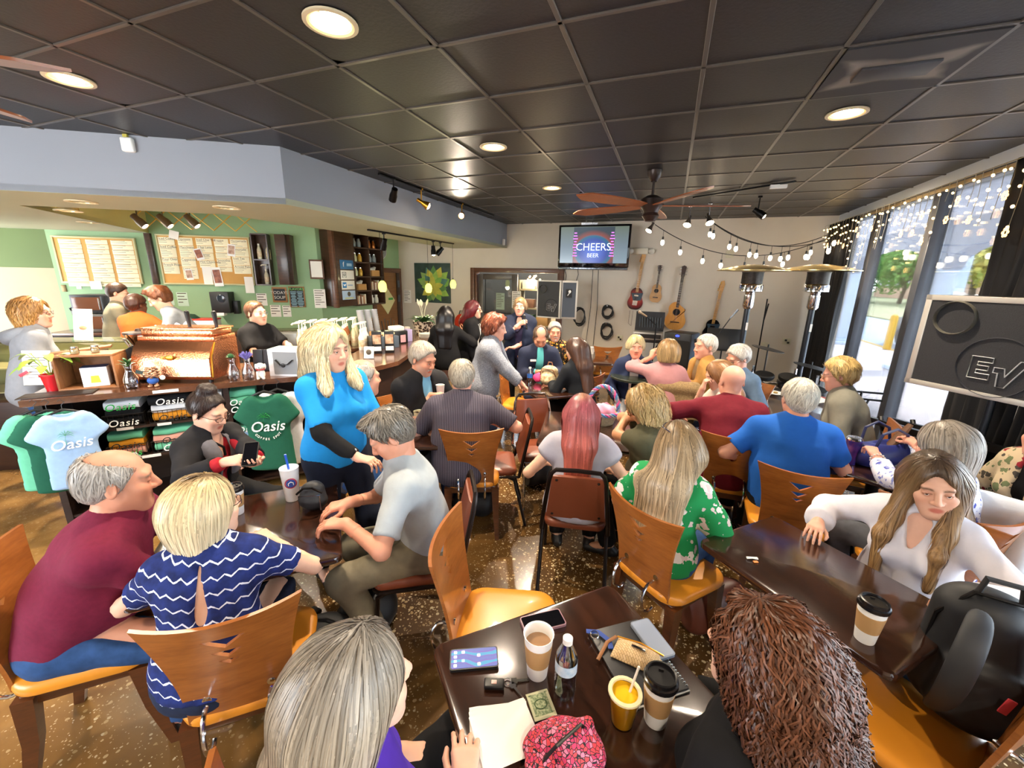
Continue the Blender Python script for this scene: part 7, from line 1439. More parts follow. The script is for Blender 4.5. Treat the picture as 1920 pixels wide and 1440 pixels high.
guitar(bw(1192,560,YB-.02),5,.33,.42,'dark red sunburst electric guitar with a maple neck, leftmost on the wall',SB,.52,False,True,MAPLE,MAPLE,.045);guitar(bw(1230,550,YB-.02),3,.25,.34,'small pale ukulele on the wall between the two larger guitars',wood('koa','#c99a66','#b0804c',.4,.2),.30,dpt=.06);guitar(bw(1267,592,YB-.03),3,.42,.52,'golden acoustic guitar with a cutaway on the wall above the amplifier',SPR,.55,True);guitar(bw(1334,618,YB-.02),5,.33,.38,'black electric guitar with a pale maple neck at the stage, right of the acoustic',mat('guitar black','#121214',.1,coat=.5),.55,False,True,MAPLE,MAPLE,.045)
mb=MB();A=bw(1181,582,YB-.05);B=bw(1187,582,YB-.05);mb.tube([P3(A),P3(bw(1178,606,YB-.05)),P3(bw(1183,611,YB-.05)),P3(B)],.012,6,flat=.3);tag(mb.done('guitar_strap',mat('strap brown','#4a3024',.7)),'brown strap dangling below the red electric guitar','strap')
# stage gear
def tripod(t,h_,m=MKM,r=.28):
    for k in range(3):an=rd(20+120*k);mb=MB();mb.tube([(0,0,.28),(r*cos(an),r*sin(an),.01)],.010,6);mb.done('leg',m,t)
    mb=MB();mb.cyl((0,0,.1),(0,0,h_),.011,seg=8);mb.done('pole',m,t)
Yg=7.75;c=bw(1215,628,Yg);t=thing('equipment_case','open black and silver equipment case on a stand below the ukulele','case',(float(c[0]),Yg,0));zc=float(c[2]);mb=MB();mb.box((0,0,zc),(.50,.36,.12),None,.008);mb.done('case_base',mat('case alloy','#a9a6a2',.35,.6),t);mb=MB();mb.box((0,-.185,zc),(.44,.01,.07));mb.done('panel',MKP,t);mb=MB();mb.box((0,.20,zc+.22),(.50,.05,.36),(rd(-8),0,0),.008);ld=mb.done('lid',mat('case foam','#2c2c30',.8),t);mb=MB()
for k in range(9):mb.tube([(-.18+.045*k,.165,zc+.30),(-.17+.045*k,.16,zc+.12)],.010,6)
mb.done('cables',MKP,ld);mb=MB();mb.box((0,0,zc-.09),(.5,.34,.05),None,.004);mb.done('mixer',MKP,t);mb=MB()
for s in(-1,1):mb.tube([(s*.22,-.12,zc-.11),(-s*.22,.1,.02)],.014,6);mb.tube([(s*.22,.12,zc-.11),(-s*.22,-.1,.02)],.014,6)
mb.done('stand_legs',MKM,t)
c=bw(1225,604,7.3);t=thing('microphone_stand','microphone on a boom stand in front of the equipment case','microphone',(float(c[0])+.05,7.3,0));tripod(t,float(c[2]));mb=MB();mb.tube([(0,0,float(c[2])-.05),(-.18,-.05,float(c[2])+.10)],.008,6);mb.done('boom',MKM,t);mb=MB();mb.cyl((-.16,-.045,float(c[2])+.09),(-.26,-.07,float(c[2])+.15),.012,.018,8);mb.sph((-.28,-.075,float(c[2])+.162),.028,10,8);mb.done('microphone',mat('mic champagne','#b9a288',.35,.6),t)
c=bw(1276,645,7.6);t=thing('amplifier','black amplifier cabinet with a blue side panel below the acoustic guitar','amplifier',(float(c[0]),7.6,0),rd(-20));za=.55;zt_=float(bw(1276,620,7.6)[2]);mb=MB();mb.box((0,0,(za+zt_)/2-.02),(.46,.40,zt_-za),None,.02);mb.done('cabinet',MKP,t);mb=MB();mb.box((0,-.203,(za+zt_)/2-.06),(.42,.01,(zt_-za)*.72));mb.done('grille',mat('amp grille','#17171a',.7,var=.4,scale=120),t);mb=MB();mb.box((.233,0,(za+zt_)/2-.02),(.008,.38,zt_-za-.02));sp_=mb.done('side_panel',mat('amp side','#4f6076',.45),t);mb=MB();mb.box((.238,0,zt_-.15),(.008,.14,.07));mb.done('grip',MKP,sp_);mb=MB();mb.sph((0,-.205,zt_-.07),(.035,.006,.018),10,6);mb.done('power_light',emis('amp blue','#2a3cff',3.0),t);mb=MB();mb.box((0,0,.26),(.5,.44,.52),None,.01);mb.done('road_case',MDW,t)
c=bw(1356,636,7.2);t=thing('music_stand','black music stand desk behind the tan blazer man','music stand',(float(c[0]),7.2,0));tripod(t,float(c[2])-.1);mb=MB();mb.box((0,0,float(c[2])),(.48,.02,.34),(rd(-20),0,0),.004);mb.box((0,-.05,float(c[2])-.17),(.48,.06,.012));mb.done('desk',MKP,t)
a=bw(1325,645,7.0);b=bw(1384,580,7.0);t=thing('microphone_boom','long silver tipped microphone boom slanting up over the music stand','microphone',(float(a[0]),7.0,0));d=b-a;tripod(t,float(a[2])-.1);mb=MB();mb.tube([(0,0,float(a[2])-.12),(float(d[0])*.8,0,float(a[2]+d[2]*.8))],.008,6);mb.done('boom',MKM,t);mb=MB();mb.tube([(float(d[0])*.75,0,float(a[2]+d[2]*.75)),(float(d[0]),0,float(a[2]+d[2]))],[.012,.02],8);mb.done('microphone',MCR,t)
c=bw(1432,600,8.2);t=thing('microphone_stand','thin black stand against the wall between the two patio heaters','stand',(float(c[0]),8.2,0));tripod(t,float(bw(1428,560,8.2)[2]));mb=MB();mb.tube([(0,0,float(c[2])),(.03,0,float(c[2])+.28)],.012,6);mb.done('clip',MKM,t)
# patio heaters
def heater(px,pyb,pyt,D,label):
    p0=atD(px,pyt,D);x,y,zt=P3(p0);t=thing('patio_heater',label,'patio heater',(x,y,0),0,'patio heaters by the window');k=D*1.0
    mb=MB();mb.lathe([(.0,zt+.075),(.10,zt+.07),(.30,zt+.035),(.43,zt),(.43,zt-.008),(.30,zt+.025),(0,zt+.06)],32);mb.done('reflector',mat('reflector gold','#c9b27a',.22,.9),t);mb=MB();mb.lathe([(.125,zt-.03),(.125,zt-.17)],20);mb.lathe([(.0,zt-.03),(.13,zt-.03),(.13,zt-.02)],20);mb.done('burner_mesh',mat('burner dark','#3a332f',.5,.5,var=.5,scale=40),t);mb=MB();mb.lathe([(.13,zt-.17),(.14,zt-.185),(.14,zt-.26),(.06,zt-.28),(.055,zt-.30),(.065,zt-.31),(.065,zt-.46),(.045,zt-.49),(0,zt-.49)],20);mb.done('burner_head',MCR,t);mb=MB();mb.cyl((0,0,.55),(0,0,zt-.48),.036,seg=14);mb.done('pole',mat('heater pole','#2a2e36',.3,.4),t);mb=MB();mb.box((.02,-.034,zt-.72),(.025,.008,.10));mb.done('label',MWH,t);mb=MB();mb.lathe([(.24,0),(.24,.05),(.20,.07),(.20,.56),(.235,.58),(.235,.66),(.20,.69),(0,.70)],24);mb.done('tank_housing',mat('tank black','#1a1a1d',.2,.3,coat=.4),t)
heater(1413,640,507,5.3,'left patio heater with its dome in front of the cream wall');heater(1537,690,507,5.15,'right patio heater with its dome in front of the black curtain')
# electronic drum kit and black bin
c=atZ(1455,700,.55);t=thing('drum_kit','electronic drum kit with black pads and cymbals in the stage corner','drum kit',(float(c[0])*.8,float(c[1])*.8,0));mb=MB()
for x,y in((-.45,0),(.45,0),(-.2,.35),(.3,.35)):mb.cyl((x,y,0),(x,y,.85),.018,seg=8)
mb.tube([(-.45,0,.62),(-.2,.35,.62),(.3,.35,.62),(.45,0,.62)],.016,8);mb.done('rack',MCR,t)
for x,y,z,r in((-.40,-.05,.72,.13),(-.1,.12,.78,.12),(.18,.12,.78,.12),(.42,-.08,.68,.14),(.0,-.1,.60,.15)):mb=MB();mb.lathe([(r*.9,-.05),(r,-.03),(r,.0),(r*.9,.01),(0,.008)],20,Matrix.Translation((x,y,z))@Matrix.Rotation(rd(12),4,'X'));mb.done('drum_pad',MKP,t)
for x,y,z in((-.05,.42,1.08),(.42,.20,.92)):mb=MB();mb.lathe([(.0,.02),(.04,.018),(.20,.0),(.20,-.006),(0,.0)],22,Matrix.Translation((x,y,z))@Matrix.Rotation(rd(10),4,'Y'));mb.cyl((x,y,.4),(x,y,z+.06),.010,seg=8);mb.done('cymbal',MKP,t)
mb=MB();mb.sph((-.05,-.05,.55),(.05,.04,.03),10,6);mb.done('red_clamp',mat('clamp red','#a3202a',.4),t)
# keyboard stand and folding stands by the window
a=atX(1590,690,2.0);t=thing('keyboard_stand','black folding keyboard stand along the window beside the blazer woman','stand',(2.05,3.9,0),rd(90));mb=MB();mb.box((0,0,.86),(1.5,.05,.05),(0,rd(10),0));mb.box((0,.22,.86),(1.5,.05,.05),(0,rd(10),0));mb.done('rails',MKM,t)
for s in(-1,1):mb=MB();mb.tube([(-.4*s,0,.84),(.3*s,.02,.02)],.018,8);mb.tube([(-.4*s,.22,.84),(.3*s,.2,.02)],.018,8);mb.done('leg',MKM,t)
t=thing('folding_stand','slim black folding stand against the window behind the blazer woman','stand',(2.10,5.45,0));mb=MB();mb.tube([(-.15,0,.80),(.2,.02,.80)],.012,6);mb.tube([(-.12,.1,.70),(.24,.1,.70)],.012,6);mb.tube([(0,0,.80),(.0,.02,.02)],.012,6);mb.tube([(.12,.1,.70),(-.1,.1,.02)],.012,6);mb.done('frame',MKM,t)
# ------------------------------------------------------------------ storeroom behind the doorway
def sx(px,py,Y):return bw(px,py,Y)
t=thing('storage_shelf','pale storeroom shelf unit with boxes and warm lights behind the doorway','shelf',(-2.75,YB+.95,0));mb=MB()
for z in(.4,.85,1.25,1.68):mb.box((0,0,z),(1.1,.35,.03))
for x in(-.55,.55):mb.box((x,0,.95),(.03,.35,1.9))
mb.done('boards',mat('store board','#8f8468',.6),t);g=np.random.default_rng(8);nm=('one','two','three','four','five','six')
for k in range(12):z=(.42,.87,1.27,1.70)[k//3];h_=.14+.12*g.random();o=thing('storage_box','storeroom box on the %s shelf, %s'%(('lowest','second','third','top')[k//3],('left','middle','right')[k%3]),'box',(-3.1+.36*(k%3),YB+.93,z));mb=MB();mb.box((0,0,h_/2),(.28,.25,h_),None,.004);mb.done('carton',mat('store box %d'%(k%4),('#b98f5a','#d9cdb0','#6a4a3a','#4f7a5a')[k%4],.6),o);mb=MB();mb.box((0,0,h_+.001),(.28,.05,.003));mb.done('tape',MPA,o)
point((-2.7,YB+.55,1.95),45,(1,.8,.5),.1);t=thing('fairy_lights','cluster of warm fairy lights at the top of the storeroom shelf','string lights',(-2.95,YB+.75,1.85));mb=MB()
for k in range(14):mb.sph((.3*g.random()-.15,.1*g.random(),.16*g.random()),.022,8,6)
mb.done('bulbs',emis('fairy bulb','#ffd08a',6),t)
for k,(px,py)in enumerate(((938,565),(968,562))):c=bw(px,py,YB+.07);t=thing('notice','printed sheet taped to the glass door, %s'%('left pale green one','right cream one')[k],'notice',P3(c),0);mb=MB();mb.box((0,0,0),(.20,.003,.36));mb.done('sheet',mat('notice green','#9fb0a0',.7)if not k else MPA,t);lines_on(t,.2,.36,8,M_TXT,-.0025)
t=thing('red_backpack','bright red bag hanging behind the red haired woman','bag',P3(bw(865,605,8.36)),0);mb=MB();mb.sph((0,0,0),(.17,.10,.20),16,10);mb.done('body',cloth('bag red','#c43a24'),t);mb=MB();mb.tube([(-.06,0,.17),(-.03,0,.27),(.03,0,.27),(.06,0,.17)],.010,6);mb.done('strap',MKP,t)
# ------------------------------------------------------------------ lamps of the stage: track, string bulbs, icicle lights
a=atZ(1300,372,CE-.03);b=atZ(1492,342,CE-.03);track(a,b,'black ceiling track over the stage',CE-.02);mb=MB();c=a+(b-a)*.86;mb.box((float(c[0]),float(c[1]),CE-.045),(.16,.05,.035));tag(mb.done('track_adapter',MWH),'white power adapter on the stage track','adapter')
for k,(q,aim,lb)in enumerate((((1421,398),(.75,-.15,-.55),'lit spotlight on the stage track, nearest the windows'),((1329,408),(.2,-.5,-.8),'lit spotlight on the stage track, middle right of the fan'),((1292,412),(-.2,-.5,-.8),'lit spotlight on the stage track, middle left'),((1222,424),(-.4,-.4,-.8),'lit spotlight just under the fan hub'))):L=atZ(q[0],q[1],CE-.20);spot_head(L,L+np.array(aim),lb,True,MCR if k else MKM,SPOT_W,bell=k>0,stem=.17)
def bulb_string(A,B,drop,n,label,skip=0):
    pts=sag(P3(A),P3(B),drop,40);t=thing('string_lights',label,'string lights',(0,0,0));MB().tube(pts,.006,6).done('wire',MKP,t)
    for k in range(n):
        p=pts[int((k+.5)/n*40)];mb=MB();mb.cyl(p,p-Vector((0,0,.10)),.003,seg=5);mb.cyl(p-Vector((0,0,.09)),p-Vector((0,0,.14)),.014,seg=8);s=mb.done('socket',MKP,t);mb=MB();mb.sph(p-Vector((0,0,.175)),(.027,.027,.042),10,8);mb.done('bulb',emis('string bulb','#ffedcf',9.0),s)
A=atY(1228,421,6.9);B=atX(1590,428,2.35);C_=atY(1322,406,7.1);bulb_string(A,B,.42,9,'sagging string of bulbs from the fan to the window, lower one');bulb_string(C_,atX(1592,420,2.35),.36,7,'string of bulbs from the spotlight to the window, upper one');bulb_string(C_,atX(1588,436,2.33),.30,6,'string of bulbs crossing between the other two')
t=thing('icicle_lights','warm icicle lights with small flowers along the top of the windows','string lights',(0,0,0));g=np.random.default_rng(12);W_=MB();mb=MB();fl=MB();y=8.25
while y>2.7:
    L=.15+.55*g.random()*(.7+.3*sin(y*3));x=XR-.20-.02*g.random();W_.tube([(x,y,2.84),(x+.01,y,2.84-L*.5),(x,y,2.84-L)],.0022,4);z=.05+.06*g.random()
    while z<L:mb.sph((x-.006,y+.012*g.normal(),2.84-z),.0095+.004*g.random(),6,4);z+=.09+.05*g.random()
    if g.random()<.55:
        for k in range(6):q=k*pi/3;fl.sph((x-.008,y+.024*cos(q),2.84-L-.02+.024*sin(q)),(.006,.013,.013),6,4)
    y-=.085+.05*g.random()
W_.tube([(XR-.2,8.3,2.845),(XR-.2,5.5,2.835),(XR-.2,2.7,2.845)],.004,5);W_.done('wires',mat('clear wire','#8a7f68',.4),t)['kind']='stuff';mb.done('bulbs',emis('icicle bulb','#ffd488',7.0),t)['kind']='stuff';fl.done('flower_bulbs',emis('icicle flower','#ffc27a',2.4),t)['kind']='stuff'
# ------------------------------------------------------------------ ceiling fans and vent
M_BLADE=wood('fan blade','#a3572a','#83431f',.35,.3,3)
def fan(x,y,zh,a0,label,L=.62,hubr=.11,hung=True):
    t=thing('ceiling_fan',label,'ceiling fan',(x,y,0));mb=MB();mb.lathe([(.0,zh+.10),(.05,zh+.095),(hubr,zh+.06),(hubr*1.05,zh),(hubr*.7,zh-.05),(.07,zh-.07),(.085,zh-.10),(.05,zh-.15),(0,zh-.155)],22);mb.done('motor',mat('fan bronze','#3a2e2a',.35,.5),t);mb=MB();mb.cyl((0,0,zh+.09),(0,0,CE-.05),.014,seg=8);mb.done('rod',mat('fan bronze','#3a2e2a',.35,.5),t);mb=MB();mb.lathe([(.03,CE-.10),(.07,CE-.05),(.075,CE)],18);mb.done('canopy',mat('fan bronze','#3a2e2a',.35,.5),t)
    for k in range(5):
        an=a0+2*pi*k/5;R=Matrix.Translation((0,0,zh))@Matrix.Rotation(an,4,'Z')@Matrix.Rotation(rd(11),4,'X');n=12;pts=[(hubr*.9+(L-hubr)*i/n,-(.045+.045*sin(pi*min(1,i/n*.75)))if i<n else-.04)for i in range(n+1)];pts+=[(L+.045,-.0),]+[(xx,-yy)for xx,yy in reversed(pts)];mb=MB();mb.prism(pts,-.005,.005,R);mb.done('blade',M_BLADE,t)
p=atZ(1228,320,CE);zz=float(atD(1222,383,depth(p))[2]);fan(float(p[0]),float(p[1]),zz,rd(14),'ceiling fan with reddish wood blades over the far tables',.92)
t1=atZ(103,128,2.62)[:2];t2_=atZ(40,222,2.62)[:2];m_=(t1+t2_)/2;dd=t2_-t1;ln=np.linalg.norm(dd);nn=np.array([dd[1],-dd[0]])/ln;nn=nn if nn@np.array([RT[0],RT[1]])<0 else-nn;Lb=ln/(2*sin(rd(36)));h_=m_+nn*Lb*cos(rd(36));fan(float(h_[0]),float(h_[1]),2.62,atan2(t1[1]-h_[1],t1[0]-h_[0]),'near ceiling fan whose wood blade tips show at the upper left corner',min(Lb,.75)if Lb<1.1 else .7)
a=atZ(1638,128,CE-.012);b=atZ(1722,116,CE-.012);t=thing('ceiling_vent','dark ceiling vent plate ringed with dusty streaks near the windows','vent',(PX0+1.5*PT,PY0+.5*PT,CE-.004));N=NT('dusty panel');v=N.obj();s=N.n('SeparateXYZ');N.put(s.inputs[0],v);nz=N.n('TexNoise',Scale=6.0,Detail=3.0);N.put(nz.inputs['Vector'],v)
bx_=N.math('MAXIMUM',N.math('SUBTRACT',N.math('ABSOLUTE',s.outputs['X']),.16),N.math('SUBTRACT',N.math('ABSOLUTE',s.outputs['Y']),.075));dg=N.math('MULTIPLY',N.math('ABSOLUTE',N.math('SUBTRACT',N.math('ABSOLUTE',N.math('MULTIPLY',s.outputs['X'],.62)),N.math('ABSOLUTE',s.outputs['Y']))),6.0)
m1=N.math('MULTIPLY',N.math('SUBTRACT',.09,bx_),7.0);N.set(Base__Color=N.mix(N.math('MULTIPLY',N.ramp(N.math('SUBTRACT',N.math('ADD',m1,N.math('MULTIPLY',nz.outputs[0],.8)),N.math('MULTIPLY',dg,.75)),[(.10,(0,0,0,1)),(.60,(1,1,1,1))]),.75),lin('#29272a'),lin('#8a8075')),Roughness=.6)
mb=MB();mb.box((0,0,-.001),(PT-.03,PT-.03,.008));mb.done('panel',N.m,t);mb=MB();mb.box((0,0,-.012),(.32,.15,.012),None,.002);mb.done('plate',mat('vent plate','#3a3a3e',.5),t)
# ------------------------------------------------------------------ things on the tables and floor
def tz(px,py,z=.751):return P3(atZ(px,py,z))
KRAFT=mat('kraft sleeve','#b58d5c',.7,var=.08,scale=20);CUPW=mat('cup paper','#ecebe8',.5)
def coffee_cup(p,label,lid=True,s=1.0,sleeve=True,drink=None):
    t=thing('paper_cup',label,'cup',p);H=.145*s;mb=MB();mb.lathe([(.029*s,0),(.030*s,.003),(.043*s,H),(.045*s,H+.002),(.041*s,H-.001),(.038*s,H*.75),(0,H*.74)],24);mb.done('cup',CUPW,t)
    if sleeve:mb=MB();mb.lathe([(.0345*s,H*.33),(.0415*s,H*.80),(.0405*s,H*.80)],24);mb.done('sleeve',KRAFT,t)
    if lid:mb=MB();mb.lathe([(.046*s,H-.006),(.0475*s,H),(.046*s,H+.008),(.042*s,H+.010),(.041*s,H+.020),(.036*s,H+.021),(.034*s,H+.014),(0,H+.013)],24);mb.box((0,.018*s,H+.016),(.012,.006,.004));mb.done('lid',mat('lid black','#161517',.25),t)
    else:mb=MB();mb.lathe([(.0385*s,H*.77),(0,H*.775)],20);mb.done('drink',mat('milky coffee',drink or '#a98463',.2),t)
    return t
AZ=rd(45)
coffee_cup(tz(1007,1262),'open paper cup of milky coffee on the foreground table',False,1.05);coffee_cup(tz(1228,1350),'lidded paper cup with kraft sleeve next to the orange juice',True,1.0);coffee_cup(tz(1620,1198),'lidded paper cup with kraft sleeve on the right table',True,.98);coffee_cup(tz(446,962),'lidded paper cup beside the glasses of the blonde bobbed woman',True,.95)
t=thing('water_bottle','clear plastic water bottle with a blue label on the foreground table','bottle',tz(1058,1300));mb=MB();pr=[(0,.002),(.026,.002),(.031,.012)]
for k in range(6):pr+=[(.032,.022+.012*k),(.030,.027+.012*k)]
pr+=[(.032,.095),(.032,.135),(.030,.15),(.014,.185),(.013,.192)];mb.lathe(pr,24);mb.done('bottle',glass('bottle plastic',(.95,.97,.98),1.0,.06),t,60);mb=MB();mb.lathe([(.0325,.095),(.0325,.13)],24);mb.done('label',mat('label blue','#8fb9d6',.4,var=.4,scale=40,col2='#dfe8ee'),t);mb=MB();mb.lathe([(.0145,.188),(.0145,.205),(0,.206)],16);mb.done('cap',MWH,t);mb=MB();mb.lathe([(0,.004),(.0285,.006),(.0295,.09),(0,.0905)],20);mb.done('water',glass('water',(.9,.93,.95),.2),t)
t=thing('juice_cup','clear cup of orange juice with a lid and straw on the foreground table','cup',tz(1166,1352));mb=MB();mb.lathe([(.030,0),(.0305,.003),(.043,.105)],24);mb.done('cup',glass('cup plastic',(.97,.96,.93),.3),t);mb=MB();mb.lathe([(0,.003),(.0285,.003),(.0405,.096),(0,.0965)],24);mb.done('juice',mat('orange juice','#f8c022',.25,var=.08),t);mb=MB();mb.lathe([(.0435,.100),(.0465,.104),(.0455,.109),(.036,.110),(.034,.106)],24);mb.done('lid',mat('lid clear','#e8dcb4',.2),t);mb=MB();mb.cyl((.0,0,.04),(.028,.032,.17),.0035,seg=8);mb.done('straw',mat('straw white','#e6e2d8',.4),t)
def phone(p,rz,label,case,screen,on=None,tilt=None,sz=(.075,.155)):
    t=thing('smartphone',label,'phone',p,rz);mb=MB();mb.prism(rrect(sz[0],sz[1],.010),0,.010);mb.done('case',case,t,40);mb=MB();mb.prism(rrect(sz[0]-.008,sz[1]-.008,.007),.0102,.0108);s=mb.done('screen',screen,t,0)
    if on:
        for i in range(4):mb=MB();mb.prism(rrect(.010,.010,.002,2),.0108,.0112,Matrix.Translation((-.023+.0155*i,-.06,0)));mb.prism(rrect(.010,.010,.002,2),.0108,.0112,Matrix.Translation((-.023+.0155*i,-.035+.05*(i%2),0)));mb.done('app_icon',emis('icon %d'%i,('#e8e8f0','#f0d0d8','#7fd0e8','#f0e6c0')[i],.9),s)
    return t
N=NT('phone wallpaper');v=N.obj();w_=N.n('TexWave',Scale=9.0,Distortion=6.0);N.put(w_.inputs['Vector'],v);N.set(Base__Color=(.01,.01,.02,1),Emission__Color=N.ramp(w_.outputs[0],[(.35,'#5a68b8'),(.6,'#7a3fb0'),(.85,'#2fa0c8')]),Emission__Strength=.8)
phone(tz(889,1238),rd(-45-18),'smartphone with a lit purple blue screen on the foreground table',MKP,N.m,True);phone(tz(1018,1168),rd(-52),'smartphone with a dark screen and pink case behind the open coffee cup',mat('case pink','#8f6a74',.3),mat('screen dark','#0c0c10',.06))
t=thing('notebook','black spiral notebook under the pouch and phone on the foreground table','notebook',tz(1190,1238),rd(38));mb=MB();mb.box((0,0,.006),(.20,.27,.010),None,.002);mb.done('cover',mat('cover grey','#2b2b2e',.4),t);mb=MB();mb.box((.002,-.002,.003),(.196,.275,.005));mb.done('pages',MPA,t);mb=MB()
for k in range(26):y=-.125+.01*k;mb.tube([(.097+.006*cos(q),y,.006+.008*sin(q))for q in np.linspace(0,6.28,8)[:-1]],.0012,4,closed=True)
mb.done('spiral',mat('spiral white','#d0d0cc',.3,.4),t)['kind']='stuff';zn=.765
phone(tz(1222,1200,zn),rd(38),'silver smartphone lying face down on the spiral notebook',mat('phone silver','#a9b3c4',.2,.5),mat('phone back','#aab4c6',.2,.3));o=thing('pouch','tan patterned zip pouch lying on the spiral notebook','pouch',tz(1195,1232,zn),rd(-8));N=NT('pouch print');v=N.obj((1,1,1),(0,0,.78));ck=N.n('TexBrick');N.put(ck.inputs['Vector'],v);ck.inputs['Scale'].default_value=38;ck.inputs['Color1'].default_value=lin('#c9a878');ck.inputs['Color2'].default_value=lin('#d9bd92');ck.inputs['Mortar'].default_value=lin('#8f6f46');N.put(N.b.inputs['Base Color'],ck.outputs[0]);N.set(Roughness=.7)
mb=MB();P=[[((u-.5)*.155*(1-.08*vv),(vv-.5)*.085,.004+.030*sin(pi*u)**.5*sin(pi*vv)**.6)for u in np.linspace(0,1,13)]for vv in np.linspace(0,1,9)];mb.grid(P);mb.grid([[(p[0],p[1],.001)for p in r]for r in P]);mb.done('pouch_body',N.m,o,80);mb=MB();mb.box((0,.0,.037),(.045,.010,.003),None,.001);mb.done('metal_plate',MCR,o);mb=MB();mb.tube([(-.075,.035,.012),(0,.038,.022),(.075,.035,.012)],.0025,6);mb.done('zip',M_GOLD,o);mb=MB();mb.tube([(-.078,.034,.012),(-.10,.0,.008),(-.11,-.07,-.004)],.006,6,flat=.4);mb.done('wrist_strap',mat('strap tan','#8a5a30',.5),o)
t=thing('lanyard_keys','blue lanyard with keys beside the tan pouch','lanyard',tz(1120,1196,zn));mb=MB();mb.tube([(-.04,.01,.004),(0,.02,.006),(.04,.0,.005),(.05,-.03,.004)],.009,6,flat=.25);mb.done('ribbon',mat('ribbon blue','#20408f',.6),t);mb=MB();mb.tube([(-.01+.014*cos(q),.016*sin(q),.010)for q in np.linspace(0,6.28,12)[:-1]],.002,5,closed=True);mb.done('ring',MCR,t)
t=thing('car_keys','car key fob and keys on a ring on the foreground table','keys',tz(948,1282),rd(20));mb=MB();mb.box((-.035,-.008,.008),(.06,.032,.014),None,.005,3);mb.done('fob',MKP,t);mb=MB();mb.box((-.035,-.008,.0155),(.016,.012,.003),None,.001);mb.done('fob_button',mat('button silver','#c9a49a',.3),t);mb=MB();mb.tube([(.006+.011*cos(q),.005+.011*sin(q),.004)for q in np.linspace(0,6.28,14)[:-1]],.0016,5,closed=True);mb.done('ring',MCR,t)
for k,an in enumerate((10,-50)):mb=MB();c_,s_=cos(rd(an)),sin(rd(an));R=Matrix.Translation((.012,.004,.003))@Matrix.Rotation(rd(an),4,'Z');mb.prism([(.006,-.009),(.022,-.009),(.024,-.004),(.06,-.003),(.062,.001),(.024,.004),(.022,.009),(.006,.009)],0,.002,R);mb.done('key',MCR if k else mat('key dark','#2a2826',.3,.6),t)
t=thing('banknote','folded dollar bill on the foreground table','banknote',tz(1014,1322),rd(-52));N=NT('banknote print');v=N.obj();nz=N.n('TexNoise',Scale=180.0);N.put(nz.inputs['Vector'],v);s=N.n('SeparateXYZ');N.put(s.inputs[0],v);e=N.math('MAXIMUM',N.math('MULTIPLY',N.math('ABSOLUTE',s.outputs['X']),1.0),N.math('MULTIPLY',N.math('ABSOLUTE',s.outputs['Y']),1.2));N.set(Base__Color=N.mix(N.math('LESS_THAN',e,.031),lin('#c4c4a0'),N.ramp(nz.outputs[0],[(.4,'#6d7f5c'),(.6,'#aab28c')])),Roughness=.8);mb=MB();mb.box((0,0,.0015),(.080,.066,.0015));mb.box((.002,.001,.0035),(.078,.066,.0012),(0,rd(1.5),0));nb=mb.done('bill',N.m,t);INK=mat('bill ink','#4f6a48',.8)
for sx in(-1,1):
    for sy in(-1,1):txm('1',.013,'lettering',INK,nb,(sx*.030,sy*.025,.006),(0,rd(1.5),0),.0003)
mb=MB();mb.tube([(.014*cos(q),.018*sin(q),.0052)for q in np.linspace(0,6.28,18)[:-1]],.0014,4,closed=True);mb.done('oval_print',INK,nb)
for k in range(3):t=thing('napkin','white paper napkin on the foreground table, %s of the pile'%('lowest','middle','topmost')[k],'napkin',(*tz(938+5*k,1372+4*k)[:2],.752+.004*k),rd(28+7*k));mb=MB();P=[[((i/6-.5)*.165,(j/6-.5)*.145,.001+.0022*k*0+.003*abs(sin(i*1.3+k)*sin(j*.9)))for i in range(7)]for j in range(7)];mb.grid(P);mb.grid([[(p[0],p[1],.0)for p in r]for r in P]);mb.done('paper',mat('napkin paper','#efe9e2',.9),t,180)
t=thing('pink_bag','pink and red quilted print purse with black lining at the foreground table edge','purse',tz(1062,1425));N=NT('heart print');v=N.obj();vo=N.n('TexVoronoi',Scale=95.0);N.put(vo.inputs['Vector'],v);s=N.n('SeparateColor');N.put(s.inputs[0],vo.outputs['Color']);vd=N.n('TexVoronoi',_feature='DISTANCE_TO_EDGE',Scale=95.0);N.put(vd.inputs['Vector'],v);N.set(Base__Color=N.mix(N.math('LESS_THAN',vd.outputs[0],.07),N.ramp(s.outputs[0],[(.0,'#c4355f'),(.35,'#e07a96'),(.65,'#d0404a'),(1.0,'#d9a9a0')],'CONSTANT'),lin('#15131a')),Roughness=.7)
t.scale=(.92,.92,.9);F=Field((-.16,-.14,-.01),(.16,.14,.17),.006).add([ell((0,0,.05),(.105,.070,.055),k=.02),cap((.0,-.01,.07),(.045,.05,.105),.045,.012,.04),ell((-.06,-.03,.03),(.06,.06,.04),k=.03),plane((0,0,.0),(0,0,-1))]).noise(.006,55,4);p,q=F.mesh();npm('purse_body',p,q,N.m,t);mb=MB();mb.tube([(-.07,-.07,.03),(-.02,-.05,.115),(.03,.02,.125),(.08,.05,.06),(.12,-.02,.01)],.007,6,flat=.4);mb.done('strap',MKP,t)
t=thing('candy_wrapper','crumpled white candy wrapper with an orange corner on the right table','wrapper',tz(1410,1050));mb=MB();mb.tube([(-.022,0,.006),(0,.004,.009),(.022,.012,.006)],[.008,.006,.009],6,flat=.5);mb.done('paper',MWH,t);mb=MB();mb.box((.012,-.012,.003),(.02,.012,.004),(0,0,.4),.001);mb.done('candy',mat('candy orange','#d9823a',.5),t)
